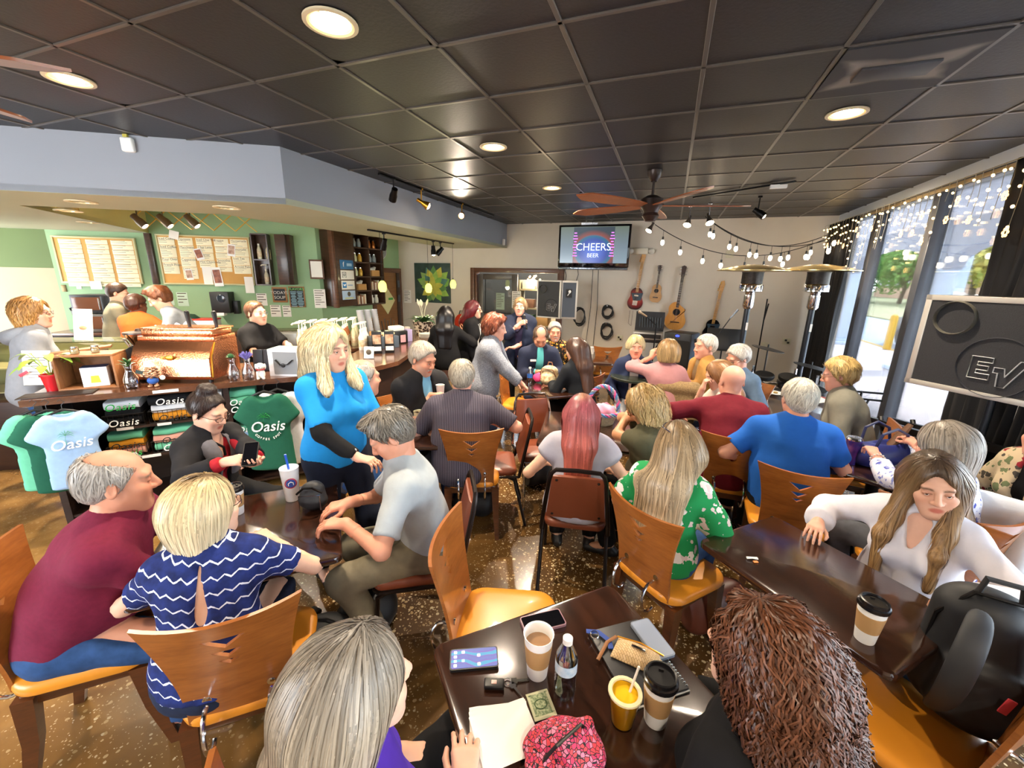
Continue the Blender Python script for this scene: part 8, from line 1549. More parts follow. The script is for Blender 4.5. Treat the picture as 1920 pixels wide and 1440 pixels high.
# backpack on the lower right chair
p=atZ(1795,1330,.495);t=thing('backpack','large black backpack standing on the lower right chair','backpack',P3(p),rd(-12));F=Field((-.26,-.24,-.02),(.26,.24,.56),.008).add([ecap((0,.02,.10),(0,.03,.38),(1,0,0),(.155,.12),(.13,.095),.04),ecap((0,-.08,.08),(0,-.07,.22),(1,0,0),(.12,.07),(.10,.05),.02),plane((0,0,.0),(0,0,-1))]).noise(.004,24,3);a_,b_=F.mesh();NV=mat('nylon black','#1b1d22',.55,var=.3,scale=30);npm('pack_body',a_,b_,NV,t)
for sx in(-1,1):mb=MB();mb.tube([(sx*.06,-.08,.46),(sx*.10,-.20,.45),(sx*.13,-.26,.33),(sx*.125,-.22,.18),(sx*.12,-.12,.06)],[.030,.036,.038,.034,.02],10,flat=.45);so_=mb.done('shoulder_strap',mat('strap grey','#2a2d33',.6),t,180);sm=so_.modifiers.new('soft','SUBSURF');sm.levels=sm.render_levels=2
mb=MB();mb.tube([(-.05,.0,.47),(-.04,.0,.53),(.04,.0,.53),(.05,.0,.47)],.014,8,flat=.5);mb.done('top_handle',NV,t);mb=MB();mb.tube([(-.135,.0,.12),(-.13,-.01,.36),(-.06,-.01,.475),(.06,-.01,.475),(.13,-.01,.36),(.135,.0,.12)],.007,6);mb.done('zip',MKM,t);mb=MB();mb.box((.03,-.152,.20),(.022,.006,.06),(0,rd(12),0),.002);mb.done('red_tag',mat('tag red','#b0303a',.5),t)
# left table
t=thing('tumbler','white tumbler with a round blue and red emblem and a blue straw','tumbler',tz(549,936));mb=MB();mb.lathe([(.032,0),(.034,.004),(.047,.185),(.048,.19),(.044,.188),(0,.182)],24);mb.done('body',mat('tumbler white','#e9e7e6',.3,coat=.3),t);az_=atan2(-float(atZ(549,936,.75)[1]),-float(atZ(549,936,.75)[0]));R=Matrix.Rotation(az_,4,'Z')@Matrix.Translation((.0415,0,.115))@Matrix.Rotation(pi/2,4,'Y')
for nm_,r0,r1,c_ in(('emblem_ring',.029,.024,'#b03048'),('emblem',.023,.0,'#2f4a96')):mb=MB();mb.lathe([(r0,.0),(r0,.003),(r1,.0035),(r1 if r1 else .0,.0)]if r1 else[(r0,0),(r0,.003),(0,.0035)],24,R);mb.done(nm_,mat('emblem '+c_,c_,.4),t)
mb=MB();mb.tube([R@Vector((.010*a_,.012*b_,.005))for a_,b_ in((1,-1),(-.2,-1),(-1,0),(-.2,1),(1,1))],.0022,5);mb.done('emblem_mark',MWH,t);mb=MB();mb.cyl((.012,.0,.10),(.0,-.012,.27),.006,seg=8);mb.done('straw',mat('straw blue','#2458c4',.3),t)
p=tz(590,955);t=thing('camera_bag','small black camera bag held on the left table','bag',p,rd(30));F=Field((-.12,-.11,-.01),(.12,.11,.19),.006).add([ecap((0,0,.06),(0,.01,.11),(1,0,0),(.075,.055),(.06,.045),.03),plane((0,0,0),(0,0,-1))]).noise(.003,40,2);a_,b_=F.mesh();npm('bag_body',a_,b_,NV,t);mb=MB();mb.tube([(-.06,-.05,.12),(-.02,-.07,.16),(.02,-.07,.16),(.06,-.05,.12)],.006,6);mb.done('handle',MKM,t);mb=MB();mb.tube([(-.05,-.062,.03),(-.05,-.058,.11),(.05,-.058,.11),(.05,-.062,.03)],.003,5);mb.done('zip',MCR,t)
t=thing('eyeglasses','folded eyeglasses lying on the left table','glasses',tz(492,1022));mb=MB()
for s in(-1,1):mb.tube([(s*.026+.02*cos(q),.015*sin(q),.006)for q in np.linspace(0,6.28,14)[:-1]],.002,5,closed=True)
mb.tube([(-.045,.0,.007),(-.04,.03,.005),(.05,.035,.005)],.0018,5);mb.done('frame',MKM,t)
phone((float(ph0[0]),float(ph0[1]),float(ph0[2]))if 'ph0' in globals()else P3(atZ(470,852,.945)),rd(40),'black smartphone in the hands of the woman with the bun',MKP,mat('screen dark','#0c0c10',.06)).rotation_euler=(rd(35),0,rd(40))
def mug(p,label,col,s=1.0,h=.095,lidless=True):t=thing('mug',label,'mug',p);mb=MB();mb.lathe([(.032*s,0),(.040*s,.01),(.042*s,h),(.044*s,h+.002),(.038*s,h-.002),(.035*s,.02),(0,.02)],20);mb.done('cup',mat('mug '+col,col,.2,coat=.3),t);mb=MB();mb.tube([(.041*s,0,h*.8),(.068*s,0,h*.75),(.066*s,0,h*.3),(.041*s,0,h*.22)],.006,8);mb.done('handle',mat('mug '+col,col,.2,coat=.3),t);return t
mug(tz(786,792,.80),'pale green mug in the hand of the balding man','#a9b09a');mug(tz(1192,702,.901),'tall white ribbed mug on the small round table','#e6e2d8',1.05,.14);coffee_cup(tz(1419,742),'paper cup with kraft sleeve behind the maroon shirt man',False,.9,True);coffee_cup(P3(atZ(826,748,.93)),'white paper cup in the hand of the silver haired man',False,.85,False,'#e8e4dc')
for k,(x,y)in enumerate(((1100,668),(1110,664))):coffee_cup(tz(x,y),'white paper cup on the farthest table, %s one'%('left','right')[k],False,.8,False)
# Easter basket
p=tz(1128,792);t=thing('gift_basket','cream wicker basket with ribbon wrapped handle and pink tissue','basket',p);t.scale=(1.25,1.25,1.25);mb=MB();mb.lathe([(.075,0),(.08,.005),(.105,.09),(.10,.09)],28);mb.done('wicker',mat('wicker cream','#cbb893',.7,var=.4,scale=60,bump=.5,stretch=(1,1,3)),t);RB=[mat('ribbon '+c_,c_,.5)for c_ in('#d9578f','#4f7fae','#8a8f98')]
for k in range(3):
    mb=MB();mb.tube([((.112+.006*sin(10*q+2.1*k))*cos(q),(.112+.006*sin(10*q+2.1*k))*sin(q),.085+.009*cos(10*q+2.1*k))for q in np.linspace(0,6.283,73)[:-1]],.007,6,closed=True);mb.done('rim_ribbon',RB[k],t);mb=MB();mb.tube([((.105+.008*cos(14*q+2.1*k))*cos(q),.008*sin(14*q+2.1*k),.09+(.17+.008*cos(14*q+2.1*k))*sin(q))for q in np.linspace(0,pi,50)],.008,6);mb.done('handle_ribbon',RB[k],t)
F=Field((-.12,-.12,.04),(.12,.12,.19),.006).add([ell((0,0,.09),(.085,.085,.05),k=.02)]).noise(.016,70,8);a_,b_=F.mesh();npm('tissue',a_,b_,mat('tissue pink','#e79ab4',.7,var=.2,scale=20),t,smooth=False)
# far table: mini backpack, bottle, pink pouch
p=tz(1030,722);t=thing('mini_backpack','cream floral print mini backpack on the far table','backpack',p,rd(-10));F=Field((-.16,-.13,-.01),(.16,.13,.30),.008).add([ecap((0,0,.09),(0,0,.17),(1,0,0),(.115,.075),(.10,.065),.04),ecap((0,-.06,.07),(0,-.055,.11),(1,0,0),(.09,.05),(.08,.04),.02),plane((0,0,0),(0,0,-1))]);a_,b_=F.mesh();npm('pack_body',a_,b_,m_blotch('mini floral','#d9cfae',['#8f6a3a','#b9705a','#5f6a4a'],34,.30,.02)if 'm_blotch' in globals()else mat('mini floral','#d9cfae',.7,var=.5,scale=30,col2='#8f6a3a'),t);mb=MB();mb.tube([(-.10,-.045,.12),(-.07,-.07,.20),(.07,-.07,.20),(.10,-.045,.12)],.006,6);mb.tube([(-.03,0,.235),(-.02,0,.27),(.02,0,.27),(.03,0,.235)],.006,6);mb.done('zip',mat('zip tan','#8a5a3a',.5),t)
t=thing('water_bottle','small water bottle with a blue label on the far table','bottle',tz(993,722));mb=MB();mb.lathe([(0,.002),(.03,.002),(.032,.14),(.014,.18),(.014,.2)],16);mb.done('bottle',glass('bottle plastic',(.93,.95,.96),.45),t);mb=MB();mb.lathe([(.033,.09),(.033,.14)],16);mb.done('label',mat('label deep blue','#2f5fae',.4),t);mb=MB();mb.lathe([(.015,.195),(.015,.212),(0,.213)],12);mb.done('cap',MWH,t)
t=thing('pink_pouch','hot pink pouch between the water bottle and the mini backpack','pouch',tz(1008,716));F=Field((-.09,-.07,-.01),(.09,.07,.13),.007).add([ell((0,0,.05),(.06,.04,.055),k=.01),plane((0,0,0),(0,0,-1))]).noise(.01,60,2);a_,b_=F.mesh();npm('pouch_body',a_,b_,mat('hot pink','#d43a7a',.5),t)
# right hand table: handbag and galaxy tumbler, booklet
t=thing('handbag','deep blue handbag standing open on the dark right table','handbag',tz(1645,872),rd(20));F=Field((-.24,-.15,-.01),(.24,.15,.27),.009).add([ecap((-.08,0,.07),(.08,0,.10),(0,1,0),(.09,.09),(.08,.09),.05),plane((0,0,0),(0,0,-1)),ell((0,0,.22),(.14,.05,.07),k=.01,op='s')]).noise(.008,30,6);a_,b_=F.mesh();npm('bag_body',a_,b_,mat('bag blue','#26307a',.45,var=.3,scale=10),t)
for s in(-1,1):mb=MB();mb.tube([(-.10,s*.06,.15),(-.08,s*.07,.25),(.0,s*.075,.29),(.08,s*.07,.25),(.10,s*.06,.15)],.009,8);mb.done('handle',mat('handle navy','#1d2450',.4),t)
mb=MB();mb.tube([(.03,0,.12),(.10,.0,.22),(.15,.0,.30)],[.03,.035,.02],8,flat=.5);mb.done('brown_sleeve',mat('sleeve brown','#5a3a24',.6),t)
t=thing('galaxy_tumbler','galaxy print steel tumbler with a clear lid, left of the blue handbag','tumbler',tz(1592,868));mb=MB();mb.lathe([(.034,0),(.036,.006),(.046,.17),(.047,.175)],22);mb.done('body',mat('galaxy print','#1d2a7a',.2,.3,var=.6,scale=22,col2='#7a3f9a',coat=.4),t);mb=MB();mb.lathe([(.047,.172),(.049,.18),(.042,.19),(0,.186)],22);mb.done('lid',MCR,t)
t=thing('booklet','open red and white booklet in front of the blazer woman','booklet',tz(1540,752),rd(15));mb=MB();mb.box((-.09,0,.012),(.18,.24,.006),(0,rd(-10),0));mb.box((.09,0,.012),(.18,.24,.006),(0,rd(10),0));mb.done('pages',MPA,t);mb=MB();mb.box((.09,.02,.018),(.13,.15,.003),(0,rd(10),0));mb.done('picture',mat('booklet red','#a83a3a',.5,var=.5,scale=14),t)
for q0,lb in(((1572,676),0),((1410,768),'white plate with small wraps behind the royal blue polo man'),((1235,640),0),((1450,738),'white plate near the grey haired man in denim')):
    if lb:t=thing('plate',lb,'plate',tz(*q0));mb=MB();mb.lathe([(.05,.0),(.10,.012),(.102,.014),(.06,.005),(0,.005)],24);mb.done('dish',MWH,t);mb=MB();mb.sph((.02,0,.016),(.025,.02,.012),10,6);mb.done('food',mat('food','#a9894a',.7,var=.4,scale=40),t)
# bags and boxes on the floor
def floor_bag(px,py,sz,rz,label,m,strap=True):
    t=thing('floor_bag',label,'bag',P3(atZ(px,py,.0)),rd(rz));F=Field((-sz[0]*1.3,-sz[1]*1.3,-.01),(sz[0]*1.3,sz[1]*1.3,sz[2]*1.25),.012).add([ecap((-sz[0]*.4,0,sz[2]*.45),(sz[0]*.4,0,sz[2]*.45),(0,1,0),(sz[1],sz[2]*.5),(sz[1],sz[2]*.5),.04),plane((0,0,.0),(0,0,-1))]).noise(.012,22,3);a_,b_=F.mesh();npm('bag_body',a_,b_,m,t)
    if strap:mb=MB();mb.tube([(-sz[0]*.6,0,sz[2]*.85),(-sz[0]*.2,-.03,sz[2]*1.15),(sz[0]*.2,-.03,sz[2]*1.15),(sz[0]*.6,0,sz[2]*.85)],.010,6);mb.done('strap',MKP,t)
floor_bag(612,1235,(.20,.13,.24),20,'black bag on the floor under the left table',NV);floor_bag(690,1180,(.13,.11,.26),70,'dark bag on the floor behind the foot of the pale grey shirt man',NV);floor_bag(890,960,(.16,.10,.22),20,'black bag under the pinstripe man chair',NV);floor_bag(1005,905,(.12,.09,.24),60,'black handbag beside the chrome framed chair',NV);floor_bag(1205,905,(.14,.10,.34),40,'olive backpack hanging between the pink haired and olive tee women',mat('olive nylon','#4a4230',.7));floor_bag(1330,1170,(.16,.10,.30),40,'brown leather bag on the floor under the green floral woman',mat('brown leather','#5f2c1c',.45,var=.2),False)
# coats on chairs
def coat(loc,rz,label,m,w_=.24,h_=.36,seed=1):t=thing('coat',label,'coat',loc,rz);F=Field((-w_*1.5,-.14,-h_*1.1),(w_*1.5,.14,.08),.010).add([ecap((0,0,-.03),(0,.0,-h_),(1,0,0),(w_*.8,.045),(w_,.05),.05),cap((-w_*.7,0,-.02),(w_*.7,0,-.02),.055,k=.05),cap((w_*.85,-.02,-.05),(w_*.95,-.03,-h_*.9),.05,.045,.03),plane((0,0,-h_),(0,0,-1))]).noise(.008,26,seed,6,.4);a_,b_=F.mesh();npm('cloth',a_,b_,m,t)
p=atZ(1272,722,.9);coat(P3(p),rd(8),'tan fleece coat draped over the chair of the dusty pink sweater woman',mat('tan fleece','#a58a62',.95,var=.4,scale=60,bump=.5));p=atZ(1845,935,.9);coat(P3(p),rd(-25),'white jacket draped on the chair behind the woman in the white blouse',cloth('white jacket','#dcdde2',.06),.18,.62,4)
stool(*atZ(840,700,.76)[:2].tolist(),112,'wooden bar stool under the black haired woman');stool(-2.75,5.75,100,'empty wooden bar stool beyond the black haired woman')
# ------------------------------------------------------------------ the people
def pat_base(name,rough=.85):
    N=NT(name);N.set(Roughness=rough);N.b.inputs['Specular IOR Level'].default_value=.25;return N
def m_zigzag():
    N=pat_base('navy zigzag');v=N.obj();s=N.n('SeparateXYZ');N.put(s.inputs[0],v);nz=N.n('TexNoise',Scale=14.0,Detail=2.0);N.put(nz.inputs['Vector'],v)
    tri=N.math('PINGPONG',N.math('MULTIPLY_ADD',nz.outputs[0],.02,s.outputs['X']),.021);zz=N.math('ADD',N.math('MULTIPLY',s.outputs['X'],.12),N.math('ADD',s.outputs['Z'],N.math('MULTIPLY',tri,.6)))
    f=N.math('PINGPONG',zz,.022);hi=N.n('TexNoise',Scale=60.0,Detail=2.0);N.put(hi.inputs['Vector'],v)
    mk=N.math('LESS_THAN',f,N.math('MULTIPLY_ADD',hi.outputs[0],.006,-.0004));n2=N.n('TexNoise',Scale=25.0,Detail=4.0);N.put(n2.inputs['Vector'],v)
    N.set(Base__Color=N.mix(mk,N.ramp(n2.outputs[0],[(.3,'#131d4a'),(.7,'#223274')]),lin('#cdd4e6')));N.bump(n2.outputs[0],.1,.005);return N.m
def m_blotch(name,base,spots,scale,th=.36,dist=.03,base2=None):
    N=pat_base(name);v=N.obj();nz=N.n('TexNoise',Scale=scale*2.2,Detail=2.0);N.put(nz.inputs['Vector'],v);va=N.n('VectorMath',_operation='MULTIPLY_ADD');N.put(va.inputs[0],nz.outputs['Color']);va.inputs[1].default_value=(dist,)*3;N.put(va.inputs[2],v)
    c=lin(base)
    if base2:n3=N.n('TexNoise',Scale=scale*.5,Detail=3.0);N.put(n3.inputs['Vector'],v);c=N.ramp(n3.outputs[0],[(.4,lin(base)),(.6,lin(base2))])
    for i,sp in enumerate(spots):
        vo=N.n('TexVoronoi',Scale=scale*(1+.45*i));
        mp=N.n('VectorMath',_operation='ADD');N.put(mp.inputs[0],va.outputs[0]);mp.inputs[1].default_value=(i*3.1,i*1.7,i*2.3);N.put(vo.inputs['Vector'],mp.outputs[0]);s=N.n('SeparateColor');N.put(s.inputs[0],vo.outputs['Color'])
        mk=N.math('LESS_THAN',vo.outputs['Distance'],N.math('MULTIPLY',s.outputs[0],th*1.5));c=N.mix(mk,c,lin(sp))
    N.set(Base__Color=c);return N.m
def m_pin():
    N=pat_base('pinstripe');v=N.obj();s=N.n('SeparateXYZ');N.put(s.inputs[0],v);f=N.math('PINGPONG',s.outputs['X'],.0065);mk=N.math('LESS_THAN',f,.0011);N.set(Base__Color=N.mix(N.math('MULTIPLY',mk,.55),lin('#35303b'),lin('#8d8594')));return N.m
J=dict(jeans=cloth('jeans','#2f4f7e',.35,scale=25),djeans=cloth('dark jeans','#1f2a44',.3),black=cloth('black cloth','#0d0c0f',.3),khaki=cloth('khaki','#7d745f',.15),grey=cloth('grey trousers','#55565c',.2),navy=cloth('navy wool','#1f2740',.2))
BLK=mat('shoe black','#121213',.4);WHS=mat('sole white','#e6e6ea',.6);BRN=mat('shoe brown','#5a3a24',.5)
def S(m,**k):return dict(kind='shirt',m=m,**k)
def Jk(m,**k):return dict(kind='jacket',m=m,**k)
def Pn(m,**k):return dict(kind='pants',m=m,**k)
def Sh(m=None,sole=None):return dict(kind='shoes',m=m or BLK,sole=sole)
def hd(x,y,z):return atZ(x,y,z)
MAR=cloth('maroon knit','#741f3a',.16,scale=60)
person('heavy grey haired man in a maroon sweater and jeans, arms folded on the left table',46,hd(222,902,1.14),sex='m',skin='ruddy',w=1.14,lean=(20,32),look=(12,-4,0),neck=-12,belly=.055,armR=dict(hand=(-.10,.43,.815),dir=(-1,.25,0),pole=(1,-.2,-.5),curl=.3),armL=dict(hand=(.08,.50,.80),dir=(1,.2,0),pole=(-1,0,-.4),curl=.3),knees=.16,hair=dict(style='balding',col='#a09a93',bald=.75,n=260,rad=.0014),wear=[S(MAR,sleeve=1.93,hem=-.09,collar=(.012,.014)),Pn(J['jeans']),Sh(BLK,WHS)],face=dict(nose=1.15,brow='#7a6a5e',iris='blue',jaw=1.1,lid=.0),chair='wwood backed chair under the heavy man in the maroon sweater')
person('blonde bobbed woman in a navy zigzag top seen from behind at the left table',133,hd(394,1004,.98),skin='light',lean=(14,22),look=(-48,2,0),w=1.0,armR=dict(hand=(.16,.36,.79),pole=(1,-.3,-.6)),armL=dict(hand=(-.14,.36,.79),pole=(-1,-.3,-.6)),hair=dict(style='bob',col='#c2aa7c',tip='#d4c6a6',root='#5d452a',length=.145,n=1100,vol=.006,rad=.0017,streak=.16,part=.01),wear=[S(m_zigzag(),sleeve=.62,hem=-.02,off=.016,backslit=True),Pn(J['djeans']),Sh()],extras=dict(glasses='#2a1c18'))
def scarf(c):
    T,U,Fw,N_=c['T'],c['U'],c['Fw'],c['N'];mb=MB()
    for sx in(-1,1):
        pts=[N_+c['d3']*.05-Fw*.055,N_+c['d3']*.03+U*sx*.075-Fw*.01,T(.95)+U*sx*.080+Fw*.10,T(.78)+U*sx*.072+Fw*.150,T(.58)+U*sx*.068+Fw*.165,T(.35)+U*sx*.075+Fw*.16];mb.tube([Vector(p)for p in pts],[.035,.042,.045,.045,.045,.045],10,flat=.45)
    mb.done('scarf',cloth('grey scarf','#6e6b70',.2),c['root'],60)
    mb=MB();mb.tube([T(.98)+U*.05+Fw*.10,T(.84)+Fw*.135,T(.70)+Fw*.155],.008,6);mb.done('lanyard',J['black'],c['root'])
ph=atZ(462,862,.93)
person('dark haired woman with a bun, black cardigan and grey scarf, looking at her phone',4,hd(390,772,1.11),skin='fair',lean=(8,16),look=(12,-18,0),w=.98,armR=dict(world=ph+np.array([-.10,-.05,-.01]),dir=(-.35,.9,.15),up=(.6,.1,.8),pole=(1,-.3,-.7),curl=.6),armL=dict(world=ph+np.array([.02,.07,-.05]),dir=(.75,.6,.05),up=(-.2,.1,-1),pole=(-1,-.2,-.7),curl=.35),hair=dict(style='pulled',col='#2d1f1b',n=260,rad=.0014,bun=((0,-.035,.135),(.052,.050,.036))),wear=[Jk(cloth('black cardigan','#17161a',.25),sleeve=1.75,open_w=.05,off=.024,hem=-.1),S(cloth('red blouse','#a01b26'),sleeve=1.92,neck='v',hem=-.06,vdepth=.13),Pn(J['black']),Sh()],extras=dict(glasses='#231a1a',badge=(1,.62),fn=scarf),face=dict(lid=-.001))
bg=atZ(592,948,.84)
person('man in a pale grey short sleeved shirt and khaki trousers, handling the camera bag',212,hd(733,815,1.18),sex='m',skin='ruddy',lean=(8,20),look=(4,-30,0),w=.98,armR=dict(world=atZ(655,942,.83),dir=(-.25,.95,-.1),pole=(1,-.3,-.7),curl=.4),armL=dict(world=atZ(648,982,.82),dir=(.25,.95,-.05),pole=(-1,-.4,-.6),curl=.35),foot=(.0,.16),hair=dict(style='short',col='#6d665c',n=520,vol=.006,rad=.0018,streak=.3,swoop=1,wave=.004),wear=[S(cloth('pale grey shirt','#a2a8ab',.07),sleeve=.80,hem=-.02,off=.018,collar=(.008,.018)),Pn(J['khaki'],off=.016,length=.97),Sh(BRN)],face=dict(lid=-.002,nose=1.1,brow='#7d7266'),chair='mbrown metal chair under the man in the pale grey shirt')
person('woman with long grey blonde hair in a purple top at the bottom edge',62,hd(672,1315,1.07),skin='light',lean=(4,8),look=(-4,0,0),hair=dict(style='long',col='#7d7468',tip='#b09c7e',root='#66605a',length=.30,n=1700,vol=.006,rad=.0013,streak=.25,part=-.01,messy=.08),wear=[S(cloth('purple top','#4a2a9a'),sleeve=1.6,hem=-.06),Pn(J['black']),Sh()],armL=dict(hand=(-.15,.22,.60)),armR=dict(world=atZ(872,1482,.775),pole=(1,-.3,-.6)),extras=dict(beads=(1,'#8a7a6a')),chair='wwood backed chair under the woman in the purple top')
person('curly auburn haired woman at the bottom right, facing left over the foreground table',146,hd(1425,1245,1.09),skin='light',lean=(2,6),look=(4,0,0),hair=dict(style='long',col='#5f3823',tip='#2e1b15',length=.36,n=1800,vol=.010,rad=.0014,streak=.30,wave=.0085,noise=.010,freq=55,spread=.135),wear=[S(J['black'],sleeve=1.9,hem=-.06),Pn(J['djeans']),Sh()])
def sheer(c):pass
person('woman with long ombre hair in a white blouse seated at the right table, looking down',232,hd(1752,908,1.12),skin='fair',lean=(2,8),look=(22,-8,8),w=1.0,bust=1.25,armR=dict(hand=(.32,.22,.80),pole=(1,-.3,-.5)),armL=dict(world=atZ(1822,1128,.86),pole=(-1,-.3,-.4),curl=.5),headsize=1.03,hair=dict(style='long',col='#574330',tip='#b98f5c',root='#43352a',length=.46,n=1300,rad=.0014,streak=.2,front=((-1,.50),(1,.56)),vol=.002),wear=[S(cloth('white blouse','#dcd8e0',.05),sleeve=1.9,neck='v',vdepth=.11,hem=-.06,puff=.018,off=.016),Pn(J['jeans']),Sh()],face=dict(lid=.001,brow='#5a402c'),chair='wwood backed chair under the woman in the white blouse')
person('grey haired woman in a white and blue lace print top reaching into the blue handbag',128,hd(1768,838,1.14),skin='pink',lean=(6,14),look=(8,-5,0),armL=dict(world=atZ(1640,852,.92),pole=(-.6,-.3,-1),curl=.5),armR=dict(world=atZ(1692,812,.98),pole=(1,-.2,-.6),curl=.5),hair=dict(style='bob',col='#8f8478',tip='#b9b2a8',length=.24,n=650,rad=.0019,vol=.008),wear=[S(m_blotch('lace print','#dcdce6',['#4a54a8','#7d86c4'],26,.30),sleeve=1.6,hem=-.08,off=.018),Pn(J['grey']),Sh()],extras=dict(beads=(-1,'#d8cfc0')),chair='wwood backed chair under the grey haired woman in lace print')
person('woman in a cream jacket with red floral print and black trousers at the right edge',196,hd(1972,818,1.17),skin='pink',lean=(10,18),w=1.1,hair=dict(style='bob',col='#7a5a44',length=.12),legs={'L':{'foot':(-.10,.50,.085)},'R':{'foot':(.12,.38,.085)}},wear=[Jk(m_blotch('red floral print','#cbb99a',['#8f2430','#6f7a58','#4f4a44'],13,.34,.05),sleeve=1.9,off=.022,hem=-.08,open_w=.03),S(J['black'],sleeve=.3),Pn(J['black']),Sh()])
person('broad man in a royal blue polo shirt seen from behind',88,hd(1497,748,1.21),sex='m',skin='ruddy',w=1.14,lean=(6,12),belly=.05,look=(8,0,0),armL=dict(hand=(-.20,.20,.70),pole=(-1,-.5,-.3)),armR=dict(hand=(.2,.35,.79)),hair=dict(style='short',col='#c9c3b4',n=420,vol=.006,rad=.0018),wear=[S(cloth('royal blue polo','#1f5fb8',.06),sleeve=.72,hem=-.10,off=.018,collar=(.010,.018)),Pn(J['black']),Sh()])
person('bald man in a maroon shirt leaning on the middle right table, seen from behind',92,hd(1372,716,1.19),sex='m',skin='pink',w=1.14,lean=(16,30),belly=.04,look=(14,-6,0),armL=dict(hand=(-.36,.30,.86),pole=(-1,-.5,-.1)),armR=dict(hand=(.15,.45,.80)),hair=None,chair='wwood backed chair under the bald man in the maroon shirt',wear=[S(cloth('maroon shirt','#6d1626',.15),sleeve=.95,hem=-.10,off=.020,collar=(.010,.018)),Pn(J['black']),Sh()])
person('woman with very long ash blonde hair in a green blouse with white flowers',70,hd(1268,836,1.12),skin='light',lean=(6,10),look=(50,-2,0),w=1.02,hair=dict(style='long',col='#7d6546',tip='#d0bd9e',root='#5b452e',length=.52,n=1500,rad=.0017,streak=.25,vol=.004,spread=.125),wear=[S(m_blotch('green floral','#1f8a4c',['#e6dcd6','#d9c3bf'],13,.32,.06),sleeve=.95,hem=-.06,off=.018,puff=.012),Pn(J['jeans']),Sh()],extras=dict(sunglasses_top='#2c2c44'))
person('wavy blonde woman in an olive tee with her hands clasped at her bowed face',168,hd(1207,762,1.13),skin='tan',lean=(14,26),look=(6,-30,0),w=1.08,armR=dict(world=atZ(1195,782,1.03),dir=(-.5,.3,.8),up=(.7,0,.5),pole=(1,.1,-.7),curl=.8),armL=dict(world=atZ(1183,768,1.03),dir=(.5,.3,.8),pole=(-1,.1,-.7),curl=.8),hair=dict(style='bob',col='#a98a58',tip='#cdb483',length=.14,n=650,wave=.006,vol=.012,noise=.01,freq=50,rad=.0018),wear=[S(cloth('olive tee','#4c4a36',.1),sleeve=.62,hem=-.08,off=.016),Pn(J['black']),Sh()],extras=dict(watch=(1,'#c8a27c')))
person('woman with long pink ombre hair in a pale flutter sleeve blouse, seen from behind',101,hd(1090,775,1.13),chair='mbrown padded metal chair under the pink haired woman, rivets showing',skin='light',lean=(5,9),look=(-2,6,0),hair=dict(style='long',col='#8f4852',tip='#c4664e',root='#9a6a50',length=.33,spread=.09,n=1000,rad=.0017,vol=.000,streak=.2),wear=[S(cloth('pale lilac blouse','#a8a5b1',.05),sleeve=.40,hem=-.06,off=.02,puff=.01,flare=.012),Pn(J['black']),Sh()],armL=dict(hand=(-.24,.22,.70)),armR=dict(hand=(.24,.22,.70)))
person('woman with short curly blonde hair in a grey green blazer by the window',166,hd(1572,703,1.25),skin='pink',lean=(12,22),look=(0,-12,0),w=1.06,hair=dict(style='curlyshort',col='#b79a62',noise=.008,freq=80,vol=.016,n=350,wave=.005),wear=[Jk(cloth('grey green blazer','#7d7b70',.1),sleeve=1.9,off=.026,hem=-.12,open_w=.02),S(J['black'],sleeve=.4),Pn(J['grey']),Sh()],extras=dict(glasses='#8a6a4a'),chair='wwood backed chair under the woman in the grey green blazer')
person('white haired man with glasses in a denim jacket, looking down at the far table',222,hd(1383,672,1.18),sex='m',skin='pink',lean=(8,16),look=(-10,-20,0),hair=dict(style='short',col='#c9c5bf',vol=.010,noise=.007,freq=60,n=160),wear=[Jk(cloth('denim jacket','#5f7896',.15),sleeve=1.9,off=.024,open_w=.03,hem=-.08),S(J['grey'],sleeve=.4),Pn(J['djeans']),Sh()],extras=dict(glasses='#2a2020'),chair='wwood backed chair under the man in the denim jacket')
person('light brown haired woman half hidden between the tan blazer man and the maroon shirt man',190,hd(1346,703,1.14),skin='fair',lean=(12,24),look=(0,-20,0),armR=dict(hand=(-.05,.32,1.02),dir=(0,-.2,1),curl=.7),hair=dict(style='long',col='#9a6f48',length=.2,n=150,vol=.0),wear=[S(cloth('cream top','#d8c8bc'),sleeve=.6,hem=-.06),Pn(J['djeans']),Sh()])
person('elderly man with white hair in a tan blazer, arms folded',205,hd(1322,650,1.27),sex='m',skin='pink',lean=(2,8),look=(2,-4,0),armR=dict(hand=(-.14,.26,.88),dir=(-1,.1,0)),armL=dict(hand=(.12,.30,.86),dir=(1,.1,0)),hair=dict(style='short',col='#d8d4cc',n=120),wear=[Jk(cloth('tan blazer','#b58a4c',.12),sleeve=1.9,off=.026,open_w=.035,hem=-.12),S(cloth('tan check shirt','#8f7a5c'),sleeve=1.9,collar=(.008,.016)),Pn(J['khaki']),Sh()])
person('woman with highlighted blonde hair in a dusty pink sweater, hand raised to her face',98,hd(1251,660,1.22),skin='fair',lean=(4,8),look=(22,-4,0),armL=dict(hand=(-.14,.20,1.13),dir=(.2,.2,1),pole=(-1,.2,-.6),curl=.5),armR=dict(hand=(.2,.35,.8)),hair=dict(style='bob',col='#8a6a44',tip='#c4a674',length=.11,n=420,vol=.012,streak=.35,rad=.002),wear=[S(cloth('dusty pink sweater','#b98588',.08),sleeve=1.5,hem=-.1,off=.022),Pn(J['grey']),Sh()])
